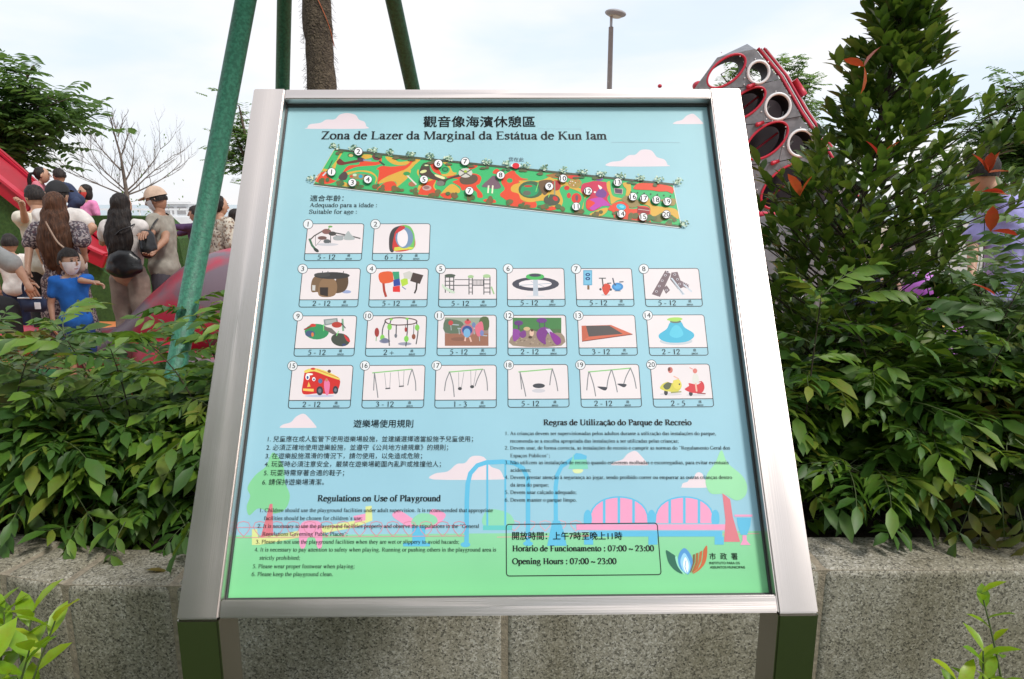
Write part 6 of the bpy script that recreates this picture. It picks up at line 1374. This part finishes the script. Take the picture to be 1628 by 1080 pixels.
def pattern(name, base, spots, sc):
    m = mat(name, base, .85); n = m.node_tree.nodes; l = m.node_tree.links; b = n['Principled BSDF']; t = n.new('ShaderNodeTexCoord'); v = n.new('ShaderNodeTexVoronoi'); v.inputs['Scale'].default_value = sc
    l.new(t.outputs['Object'], v.inputs['Vector']); sp = n.new('ShaderNodeSeparateColor'); l.new(v.outputs['Color'], sp.inputs[0]); r_ = n.new('ShaderNodeValToRGB'); r_.color_ramp.interpolation = 'CONSTANT'
    e = r_.color_ramp.elements; e[0].color = (*base, 1); e[1].position = .45; e[1].color = (*spots[0], 1)
    for k, c in enumerate(spots[1:]): q = e.new(.65+.15*k); q.color = (*c, 1)
    l.new(sp.outputs[0], r_.inputs[0]); l.new(r_.outputs[0], b.inputs['Base Color']); return m
M['dress'] = pattern('small_print_dress', (.07,.055,.07), [(.30,.25,.24), (.10,.05,.06), (.38,.33,.33)], 85)
M['floral'] = pattern('floral_blouse', (.50,.46,.38), [(.44,.40,.33), (.16,.12,.10), (.30,.22,.16)], 55)
for k_, c_ in dict(white_tee=(.62,.58,.55), cream=(.58,.55,.46), grey_shirt=(.27,.25,.21), grey_shirt2=(.30,.30,.29), khaki=(.27,.21,.17), dark_trouser=(.07,.065,.08), black_cloth=(.012,.012,.014), blue_tee=(.01,.13,.50), blue_short=(.01,.04,.16), navy=(.018,.03,.075), pink=(.68,.22,.42), pink_dark=(.52,.16,.20), purple_top=(.05,.02,.07), lavender=(.33,.31,.62), beige_cap=(.50,.36,.27), mask_white=(.72,.74,.78), mask_red=(.62,.06,.05)).items(): M[k_] = cloth(k_, c_)
M['leather'] = mat('black_leather', (.012,.012,.013), .32, noise_s=8, amt=.3, bump=.7, bump_s=12)

def voxel(mb, size, smooth_it=3):
    me = bpy.data.meshes.new('tmp'); me.from_pydata(mb.v, [], mb.f); o = bpy.data.objects.new('tmp', me); C.objects.link(o)
    m1 = o.modifiers.new('r', 'REMESH'); m1.mode = 'VOXEL'; m1.voxel_size = size; m1.adaptivity = 0
    m2 = o.modifiers.new('s', 'SMOOTH'); m2.iterations = smooth_it; m2.factor = .6
    dg = bpy.context.evaluated_depsgraph_get(); r_ = bpy.data.meshes.new_from_object(o.evaluated_get(dg)); bpy.data.objects.remove(o); bpy.data.meshes.remove(me)
    out_ = MB(); out_.add([v.co for v in r_.vertices], [tuple(p.vertices) for p in r_.polygons]); bpy.data.meshes.remove(r_); return out_
def limb(mb, a, b, ra, rb, n=12):
    a, b = Vector(a), Vector(b); d = (b-a)
    if d.length < 1e-5: return
    u = d.normalized(); mb.tube([a-u*ra*.95, a-u*ra*.7, a-u*ra*.3, a, a.lerp(b, .5), b, b+u*rb*.3, b+u*rb*.7, b+u*rb*.95], [ra*.3, ra*.7, ra*.95, ra, (ra+rb)/2*1.03, rb, rb*.95, rb*.7, rb*.3], n)
DEF = dict(pel=(0,0,.92), wst=(0,0,1.06), chs=(0,.0,1.27), nck=(0,-.005,1.43), hd=(0,.015,1.575), shR=(.165,0,1.385), shL=(-.165,0,1.385), elR=(.225,-.02,1.12), elL=(-.225,-.02,1.12), wrR=(.235,.06,.90), wrL=(-.235,.06,.90),
           hpR=(.085,0,.88), hpL=(-.085,0,.88), knR=(.095,.02,.49), knL=(-.095,.02,.49), anR=(.10,-.01,.085), anL=(-.10,-.01,.085))
def person(label, base, yaw, H, top, legs, hair='short', hairm='hair', J=None, sleeve='short', cap=None, mask=None, skin='skin', dress=None, face=(0, 0), lean=0, child=0, group='visitors in the playground', wide=1.0, shoes='black_cloth', voxs=.0125, glasses=False, side_lean=0, tuck=False):
    s = H/1.70; root = empty('person', base, yaw); tag(root, label, 'person', group); root_m = Matrix.Translation(Vector(base)) @ Matrix.Rotation(yaw, 4, 'Z'); inv = root_m.inverted()
    P_ = {k: Vector(v) for k, v in DEF.items()}
    if child: P_['hd'].z += .03
    Rl = Matrix.Rotation(-lean, 4, 'X') @ Matrix.Rotation(side_lean, 4, 'Y'); pv_ = Vector((0, 0, .95))
    for k in ('wst', 'chs', 'nck', 'hd', 'shR', 'shL', 'elR', 'elL', 'wrR', 'wrL'): P_[k] = pv_+Rl @ (P_[k]-pv_)
    for k, v in (J or {}).items():
        if k != 'point': P_[k] = (inv @ U(v[1], v[2], v[3]))/s if v[0] == 'px' else Vector(v)
    g = lambda k: P_[k]*s
    hs = (1+.30*child)                                # head scale
    # --- body, one skin surface
    b = MB(); tor = lambda mb, e, lo=0: [
        limb(mb, g('pel')+Vector((.05*s,0,0)), g('pel')-Vector((.05*s,0,0)), (.115+e)*s, (.115+e)*s), limb(mb, g('pel'), g('wst'), (.12+e)*s, (.108+e)*s), limb(mb, g('wst')+Vector((.03*s,0,0)), g('chs')+Vector((.045*s,0,0)), (.095+e)*s, (.105+e)*s),
        limb(mb, g('wst')-Vector((.03*s,0,0)), g('chs')-Vector((.045*s,0,0)), (.095+e)*s, (.105+e)*s), limb(mb, g('chs'), g('nck'), (.10+e)*s, (.05+e)*s), limb(mb, g('chs').lerp(g('shR'), .5), g('shR'), (.085+e)*s, (.052+e)*s), limb(mb, g('chs').lerp(g('shL'), .5), g('shL'), (.085+e)*s, (.052+e)*s),
        limb(mb, g('nck').lerp(g('chs'), .15), g('shR'), (.045+e)*s, (.048+e)*s), limb(mb, g('nck').lerp(g('chs'), .15), g('shL'), (.045+e)*s, (.048+e)*s)]
    tor(b, 0); limb(b, g('nck')-Vector((0,0,.02*s)), g('hd')-Vector((0,.01*s,.03*s)), .052*s, .052*s)
    for q in 'RL':
        limb(b, g('sh'+q), g('el'+q), .047*s, .037*s); limb(b, g('el'+q), g('wr'+q), .037*s, .025*s)
        limb(b, g('hp'+q), g('kn'+q), .082*s, .054*s); limb(b, g('kn'+q), g('an'+q), .054*s, .034*s); limb(b, g('an'+q)+Vector((0,-.02,-.04))*s, g('an'+q)+Vector((0,.13,-.05))*s, .036*s, .03*s)
        f_ = (g('wr'+q)-g('el'+q)).normalized(); limb(b, g('wr'+q), g('wr'+q)+f_*.06*s, .026*s, .03*s)
    body = voxel(b, voxs)
    # hands: four fingers and a thumb
    for q in 'RL':
        f_ = (g('wr'+q)-g('el'+q)).normalized(); sx = Vector((0,1,0)) if abs(f_.y) < .8 else Vector((0,0,1)); sx = (sx-f_*sx.dot(f_)).normalized(); nn = f_.cross(sx)*(1 if q == 'R' else -1); p0 = g('wr'+q)+f_*.05*s
        point = (J or {}).get('point') == q
        for k, L_ in enumerate((.068,.078,.073,.056)):
            o0 = p0+sx*(.027-.018*k)*s; cu = .25 if (point and k == 0) else .9
            p1 = o0+(f_+nn*-.15*cu).normalized()*(.045*s); p2 = p1+(f_*(1-.35*cu)+nn*-.6*cu).normalized()*L_*.5*s; p3 = p2+(f_*(1-.8*cu)+nn*-1.0*cu).normalized()*L_*.35*s
            body.tube([o0, p1, p2, p3], [.010*s,.0095*s,.0085*s,.006*s], 6)
        t0 = g('wr'+q)+f_*.02*s+sx*.022*s; body.tube([t0, t0+(f_*.5+sx*.8).normalized()*.03*s, t0+(f_*.9+sx*.6-nn*.3).normalized()*.062*s], [.012*s,.011*s,.007*s], 6)
    # head
    hd = g('hd'); up = (g('hd')-g('nck')).normalized(); Mh = Matrix.Translation(hd) @ Matrix.Rotation(face[0], 4, 'Z') @ Matrix.Rotation(face[1], 4, 'X') @ Matrix.Scale(s*hs, 4)
    if lean > .5: Mh = Matrix.Translation(hd) @ Matrix.Rotation(-lean*.5, 4, 'X') @ Matrix.Rotation(face[0], 4, 'Z') @ Matrix.Scale(s*hs, 4)
    def skull(mb, e, nu=22, nv=16, keep=None, mi=0):
        vs = []; fs = []
        for j in range(nv+1):
            th = pi*j/nv
            for i in range(nu):
                ph = 2*pi*i/nu; x, y, z = sin(th)*cos(ph), sin(th)*sin(ph), cos(th)
                k = 1-.22*max(0, -z)**1.2; X, Y, Z = x*.076*k, y*(.092 if y < 0 else .088)*(1-.1*max(0, -z)*(y < 0)*1.6), z*(.112 if z > 0 else .122)
                vs.append(Mh @ (Vector((X, Y, Z))+Vector((x, y, z))*e))
        for j in range(nv):
            for i in range(nu):
                c_ = (sin(pi*(j+.5)/nv)*cos(2*pi*(i+.5)/nu), sin(pi*(j+.5)/nv)*sin(2*pi*(i+.5)/nu), cos(pi*(j+.5)/nv))
                if keep is None or keep(*c_): a0, a1, a2, a3 = j*nu+i, j*nu+(i+1) % nu, (j+1)*nu+(i+1) % nu, (j+1)*nu+i; fs.append((a0, a3, a2, a1))
        used = sorted({i for f in fs for i in f}); mp_ = {u: i for i, u in enumerate(used)}; fs = [tuple(mp_[i] for i in f) for f in fs]
        mb.add([vs[i] for i in used], [tuple(dict.fromkeys(f)) for f in fs], mi)
    skull(body, 0)
    hp_ = lambda x, y, z: Mh @ Vector((x, y, z))
    body.tube([hp_(0,.083,.03), hp_(0,.096,.0), hp_(0,.106,-.022), hp_(0,.094,-.032)], [.006*s, .009*s, .013*s, .007*s], 8)
    R3 = Mh.to_3x3()
    for sd_ in (-1, 1):
        body.ell(hp_(.074*sd_,-.005,-.008), (.010,.019,.030), 8, 6, 0, R3.to_4x4()); body.ell(hp_(.030*sd_,.0800,.008), (.0135,.006,.0065), 8, 6, 1, R3.to_4x4())
        body.ell(hp_(.030*sd_,.0815,.027), (.018,.005,.0032), 8, 4, 1, R3.to_4x4())
    body.ell(hp_(0,.080,-.062), (.022,.007,.006), 8, 6, 2, R3.to_4x4())
    body.build('body', [M[skin], M['eye'], M['lip']], root, True)
    # --- hair
    if hair:
        h = MB()
        if hair in ('short', 'bob'):
            skull(h, .009 if cap else .011, keep=lambda x, y, z: (z > .42 and not cap) or (cap and y < -.1 and -.25 < z < .35) or (not cap) and (y < .12 and z > -.28) or (abs(x) > .86 and z > -.0 and y < .35))
            if hair == 'bob': h2 = MB(); h2.ell(hp_(0,-.03,-.03), (.100,.088,.125), 16, 12, 0, R3.to_4x4()); h2.ell(hp_(0,-.03,.05), (.092,.095,.082), 16, 10, 0, R3.to_4x4()); h = voxel(h2, .012)
            else: h.v = [tuple(Vector(v)+(Vector(v)-hd).normalized()*.010*noise.noise(Vector(v)*38)) for v in h.v]
        elif hair in ('long', 'pony'):
            h2 = MB(); skull(h2, .012, keep=None); 
            h2 = MB(); h2.ell(hp_(0,-.028,.022), (.088,.090,.108), 18, 12, 0, R3.to_4x4())
            if hair == 'long':
                ch = g('chs'); bk = Vector((0,-.12*s,0)); pts = [hp_(0,-.05,.03), hp_(0,-.085,-.06), hd.lerp(ch, .62)+bk*.95, ch+bk*1.08+Vector((0,0,-.04*s)), ch+bk*1.0+Vector((0,0,-.22*s))]
                for dx, dz in ((-.075,.02),(-.035,-.02),(0,-.05),(.04,0),(.075,.03)):
                    q = [p+Vector((dx*s*(.75 if i < 2 else 1.1), abs(dx)*.35*s, (dz*s if i == 4 else 0))) for i, p in enumerate(pts)]; q = [Vector(t) for t in smooth([tuple(p) for p in q], False, 4)]
                    q = [p+Vector((.010*s*sin(i*.9+dx*60), 0, 0)) for i, p in enumerate(q)]; h2.tube(q, [.034*s]*4+[.047*s]*(len(q)-8)+[.040*s,.033*s,.024*s,.012*s], 10)
            else:
                q = [hp_(0,-.10,.03), hp_(0,-.16,.02), hp_(0,-.19,-.07), hp_(0,-.18,-.2), hp_(0,-.165,-.3)]; h2.tube([Vector(t) for t in smooth([tuple(p) for p in q], False, 4)], [.022*s]*4+[.036*s]*7+[.03*s]*3+[.02*s,.014*s,.006*s], 10)
            h = voxel(h2, .011, 2)
            h.v = [tuple(Vector(v)+(Vector(v)-Vector((hd.x, hd.y, v[2]))).normalized()*(.009*noise.noise(Vector((v[0]*70, v[1]*70, v[2]*7)))+.004*noise.noise(Vector((v[0]*20, v[1]*20, v[2]*24))))) for v in h.v]
            # clear the face
            keep = []; Mi = Mh.inverted()
            for f in h.f:
                c_ = sum((Mi @ Vector(h.v[i]) for i in f), Vector())/len(f)
                if not (c_.y > .035 and c_.z < .045 and abs(c_.x) < .08): keep.append(f)
            h.f = keep; h.m = [0]*len(keep)
        h.build('hair', M[hairm], root, True)
    if cap:
        c_ = MB(); skull(c_, .021, keep=lambda x, y, z: z > .26); bm_ = [hp_(.085*cos(a_), .075+.085*sin(a_)*1.0, .038-.012*sin(a_)) for a_ in [pi*k/10 for k in range(11)]]
        c_.add(bm_+[p+Vector((0,0,.006)) for p in bm_], [tuple(range(11)), tuple(range(21, 10, -1))]+[(k, k+1, k+12, k+11) for k in range(10)]); c_.build('cap', M[cap], root, True)
    if mask:
        c_ = MB(); skull(c_, .009, 28, 22, keep=lambda x, y, z: y > .18 and -.93 < z < -.02); c_.build('face_mask', M[mask], root, True)
        c_ = MB(); [c_.tube([hp_(.066*sd_,.045,-.03), hp_(.079*sd_,.0,-.004)], .0018, 4) for sd_ in (-1, 1)]; c_.build('mask_loop', M[mask], root)
    if glasses:
        c_ = MB()
        for sd_ in (-1, 1): c_.tube([hp_(.031*sd_+.021*cos(a_), .094, .007+.016*sin(a_)) for a_ in [2*pi*k/12 for k in range(13)]], .0022, 5, 0, False)
        c_.build('glasses', M['black_cloth'], root)
    # --- clothes follow the body
    c_ = MB(); e = .017*wide
    if dress:
        tor(c_, e); zs = [(.95,.165),(.8,.195),(.62,.215),(.46,.235)]
        for (z0, r0), (z1, r1) in zip(zs, zs[1:]): limb(c_, Vector((.04,0,z0))*s, Vector((.04,0,z1))*s, (r0-.045)*s, (r1-.045)*s, 16); limb(c_, Vector((-.04,0,z0))*s, Vector((-.04,0,z1))*s, (r0-.045)*s, (r1-.045)*s, 16)
    elif tuck:
        k0 = MB(); tor(k0, e); nper = len(k0.v)//9; c_ = MB()
        for q_ in (2, 3, 4, 5, 6, 7, 8):
            vs_ = k0.v[q_*nper:(q_+1)*nper]; fs_ = [f for f in k0.f if q_*nper <= f[0] < (q_+1)*nper]; c_.add(vs_, [tuple(i-q_*nper for i in f) for f in fs_])
    else: tor(c_, e)
    for q in 'RL':
        if sleeve == 'short': limb(c_, g('sh'+q), g('sh'+q).lerp(g('el'+q), .55), (.045+e)*s, (.046+e)*s)
        elif sleeve == 'elbow': limb(c_, g('sh'+q), g('sh'+q).lerp(g('el'+q), .9), (.050+e)*s, (.052+e)*s)
        else: limb(c_, g('sh'+q), g('el'+q), (.047+e)*s, (.040+e)*s); limb(c_, g('el'+q), g('wr'+q), (.040+e)*s, (.030+e*.8)*s)
    cl = voxel(c_, voxs*1.05)
    # soft folds
    cl.v = [tuple(Vector(v)+Vector((noise.noise(Vector(v)*9), noise.noise(Vector(v)*9+Vector((5,5,5))), 0))*.010+Vector((0, 1, 0))*.007*noise.noise(Vector((v[0]*16+v[2]*9, v[1]*9, v[2]*13)))) for v in cl.v]
    # neckline: drop what rises past the base of the neck
    nz_ = g('nck'); axn = (g('hd')-g('nck')).normalized()
    keep = [f for f in cl.f if (Vector(cl.v[f[0]])-nz_).dot(axn) < -.004*s or (Vector(cl.v[f[0]])-nz_).length > .12*s]; cl.f = keep; cl.m = [0]*len(keep)
    cl.build('dress' if dress else 'shirt', M[dress or top], root, True)
    if legs and not dress:
        c_ = MB(); short = legs[1] if isinstance(legs, tuple) else 1.0; lm_ = legs[0] if isinstance(legs, tuple) else legs
        limb(c_, g('pel')+Vector((.05*s,0,.03*s)), g('pel')+Vector((-.05*s,0,.03*s)), .113*s, .113*s)
        for q in 'RL':
            if short >= 1: limb(c_, g('hp'+q), g('kn'+q), .098*s*wide**.3, .072*s*wide); limb(c_, g('kn'+q), g('an'+q)+Vector((0,0,.01)), .072*s*wide, .056*s*wide)
            else: limb(c_, g('hp'+q), g('hp'+q).lerp(g('kn'+q), short*1.6), .098*s, .085*s)
        t_ = voxel(c_, voxs*1.1); t_.v = [tuple(Vector(v)+Vector((noise.noise(Vector(v)*8), noise.noise(Vector(v)*8+Vector((5,5,5))), 0))*(.012 if v[2] < .8*s else .003)) for v in t_.v]
        t_.build('trousers' if short >= 1 else 'shorts', M[lm_], root, True)
    for q in 'RL':
        c_ = MB(); c_.ell(g('an'+q)+Vector((0,.055,-.04))*s, (.046*s,.125*s,.045*s), 14, 10); c_.build('shoe', M[shoes], root, True)
    return root
def at(px, d, z=0.0): p = U(px, 325, d); return (p.x, d, z)
dg2 = radians
# the group in front of the slide
person('person with long brown hair in a small-patterned grey dress, back to us', at(88, 5.6), dg2(12), 1.60, None, None, 'long', 'hair_b', dress='dress', sleeve='elbow', J=dict(wrR=('px',134,404,5.55), elR=('px',131,385,5.5), elL=('px',47,388,5.55), wrL=('px',44,425,5.45)))
person('person with long wavy black hair, white top and wide khaki trousers', at(193, 6.2), dg2(-3), 1.60, 'white_tee', 'khaki', 'long', 'hair', sleeve='short', wide=1.25, tuck=True, J=dict(elR=('px',221,388,6.3), wrR=('px',206,378,6.55), elL=('px',163,386,6.3), wrL=('px',178,376,6.55), wst=(0,0,1.06)))
person('person in a beige cap and white mask, grey shirt, carrying a black bag', at(252, 6.5), dg2(96), 1.665, 'grey_shirt', 'dark_trouser', 'short', 'hair', skin='skin2', cap='beige_cap', mask='mask_white', face=(0, -.25), J=dict(elL=('px',240,372,6.25), wrL=('px',232,372,6.1), elR=('px',262,382,6.3), wrR=('px',246,398,6.15)))
person('person in a cream shirt with one hand raised in front of the slide', at(58, 6.7), dg2(62), 1.69, 'cream', 'black_cloth', 'short', J=dict(elL=('px',40,350,6.5), wrL=('px',36,330,6.4)), sleeve='short', face=(.1, 0))
person('person in a black cap and white shirt with a hand on the hip', at(92, 6.35), dg2(-4), 1.71, 'white_tee', 'dark_trouser', 'short', cap='black_cloth', wide=1.3, J=dict(elR=('px',148,362,6.3), wrR=('px',125,389,6.25), shR=(.185,0,1.385), shL=(-.185,0,1.385)), side_lean=-.0)
person('child in a bright blue T-shirt and white mask pointing to the right', at(98, 5.3), dg2(-140), 1.13, 'blue_tee', ('blue_short', .55), 'short', mask='mask_white', child=1, face=(dg2(28), 0), J=dict(elL=('px',128,446,5.25), wrL=('px',148,449,5.25), point='L'), sleeve='short', voxs=.010)
person('child with a ponytail in a dusty pink top sitting low in the red slide', at(52, 9.1, 1.32), dg2(-70), 1.12, 'pink_dark', 'navy', 'pony', child=1, lean=.5, J=dict(pel=(0,0,.2), hpR=(.08,0,.18), hpL=(-.08,0,.18), knR=(.1,.38,.3), knL=(-.1,.38,.3), anR=(.1,.62,.0), anL=(-.1,.62,.0), wst=(0,.03,.35), chs=(0,.10,.55), nck=(0,.17,.70), hd=(0,.24,.84), shR=(.15,.14,.66), shL=(-.15,.14,.66), elR=(.22,.25,.5), elL=(-.22,.25,.5), wrR=(.2,.42,.4), wrL=(-.2,.42,.4)), group='children on the slide', voxs=.010)
person('child in a navy T-shirt climbing up the slope on hands and feet', at(112, 9.2, 1.1), dg2(80), 1.12, 'navy', 'navy', 'short', child=1, J=dict(hd=('px',94,280,9.2), nck=('px',98,291,9.2), chs=('px',105,300,9.2), wst=('px',113,310,9.2), pel=('px',121,319,9.2), shR=('px',101,296,9.1), shL=('px',101,296,9.35), elR=('px',106,312,9.05), wrR=('px',101,318,9.0), elL=('px',98,308,9.45), wrL=('px',95,314,9.45), hpR=('px',121,321,9.12), hpL=('px',121,321,9.3), knR=('px',112,331,9.1), anR=('px',124,341,9.1), knL=('px',118,336,9.35), anL=('px',131,345,9.35)), group='children on the slide', voxs=.010)
person('person in a pink polo shirt with a red mask and glasses behind the turf bank', at(138, 10.7, .18), dg2(155), 1.62, 'pink', 'navy', 'bob', mask='mask_red', glasses=True, sleeve='short')
sheet('terrace', [(-8.5,10.35), (-4,10.35), (-4,13), (-8.5,13)], .18, M['paving'])
person('person in a dark purple top holding an arm out to the left beside the stake', at(311, 8.8), dg2(95), 1.49, 'purple_top', 'black_cloth', 'short', mask=None, sleeve='long', J=dict(elL=('px',294,362,8.7), wrL=('px',278,361,8.6), elR=('px',296,368,8.9), wrR=('px',285,372,8.9)))
person('person with a black ponytail in a floral blouse just left of the steel rail', at(347, 7.3), dg2(-35), 1.60, 'floral', 'black_cloth', 'pony', sleeve='elbow', wide=1.3)
person('person in black with dark hair almost hidden by the steel rail', at(372, 7.9), dg2(60), 1.45, 'black_cloth', 'black_cloth', 'bob', mask='mask_white', sleeve='long')
person('person in a grey shirt and black trousers cut by the left edge, reaching down', at(-92, 5.0), dg2(-60), 1.58, 'grey_shirt2', 'black_cloth', 'short', lean=.35, sleeve='elbow', wide=1.3, J=dict(elR=('px',28,425,4.9), wrR=('px',42,449,4.9), anR=('px',22,540,4.95), knR=('px',10,490,4.95)))
person('small child with black hair peeping in at the left edge', at(6, 7.2), dg2(20), 1.16, 'white_tee', 'navy', 'short', child=1, voxs=.012)
person('person in a lavender shirt stretching an arm out at the right edge', at(1622, 4.25), dg2(-12), 1.74, 'lavender', 'dark_trouser', 'short', sleeve='elbow', wide=1.0, J=dict(hd=('px',1563,274,4.25), nck=('px',1580,308,4.25), elR=('px',1632,352,4.2), wrR=('px',1690,356,4.15), elL=('px',1548,380,4.3), wrL=('px',1545,430,4.2)))
person('person far behind the slide hidden by the tower, in a cream shirt', at(1385, 7.4), dg2(150), 1.55, 'cream', 'navy', 'short', sleeve='short', group='visitors in the playground', voxs=.016)

# bags they carry
def soft_bag(label, c, r_, strap, m='leather', name='shoulder_bag', cat='bag'):
    ro = empty(name, c); tag(ro, label, cat); b = MB(); b.ell((0,0,0), r_, 16, 12); b.ell((0,0,-r_[2]*.3), (r_[0]*1.05, r_[1]*1.1, r_[2]*.7), 16, 12); v_ = voxel(b, .012)
    v_.v = [tuple(Vector(v)*(1+.09*noise.noise(Vector(v)*14))) for v in v_.v]; v_.build('bag_body', M[m], ro, True)
    if strap: b = MB(); b.tube([Vector(t) for t in smooth([tuple(Vector(p)-Vector(c)) for p in strap], False, 6)], .007, 6, 0); b.build('strap', M[m], ro, True)
    return ro
soft_bag('large slouchy black leather bag across the back of the person in khaki trousers', U(197,420,6.02), (.155,.07,.125), [U(172,412,6.05), U(176,385,6.06), U(190,368,6.04), U(204,362,6.05), U(213,357,6.12), U(217,356,6.25)])
soft_bag('black bag held against the front of the person in the beige cap', U(236,388,6.15), (.07,.09,.13), [U(236,372,6.15), U(243,358,6.2), U(250,349,6.3), U(256,347,6.48)])
soft_bag('thin tan shoulder strap bag at the hip of the person in the patterned dress', U(122,418,5.45), (.06,.04,.09), [U(118,410,5.45), U(104,396,5.42), U(90,383,5.42), U(72,352,5.42)], 'beige_cap')
nb = U(54, 484, 4.95); ro = empty('hand_bag', nb); tag(ro, 'small navy fabric bag with a pale trim hanging from the reaching hand', 'bag')
mb = MB(); prism(mb, -.085, .085, -.035, .035, -.055, .055, .018); mb.build('bag_body', M['navy'], ro, True)
mb = MB(); prism(mb, .03, .075, -.041, -.036, -.03, .02, .002); mb.build('pale_patch', M['mask_white'], ro)
mb = MB(); mb.tube([Vector(t) for t in smooth([(-.06,0,.05),(-.065,0,.12),(-.045,0,.165),(0,0,.13),(.05,0,.05)], False, 5)], .008, 6, 0); mb.build('handle', M['navy'], ro, True)
mb = MB(); mb.tube([(-.085,-.037,.052),(.085,-.037,.052)], .006, 6, 0); mb.build('trim', M['mask_white'], ro)
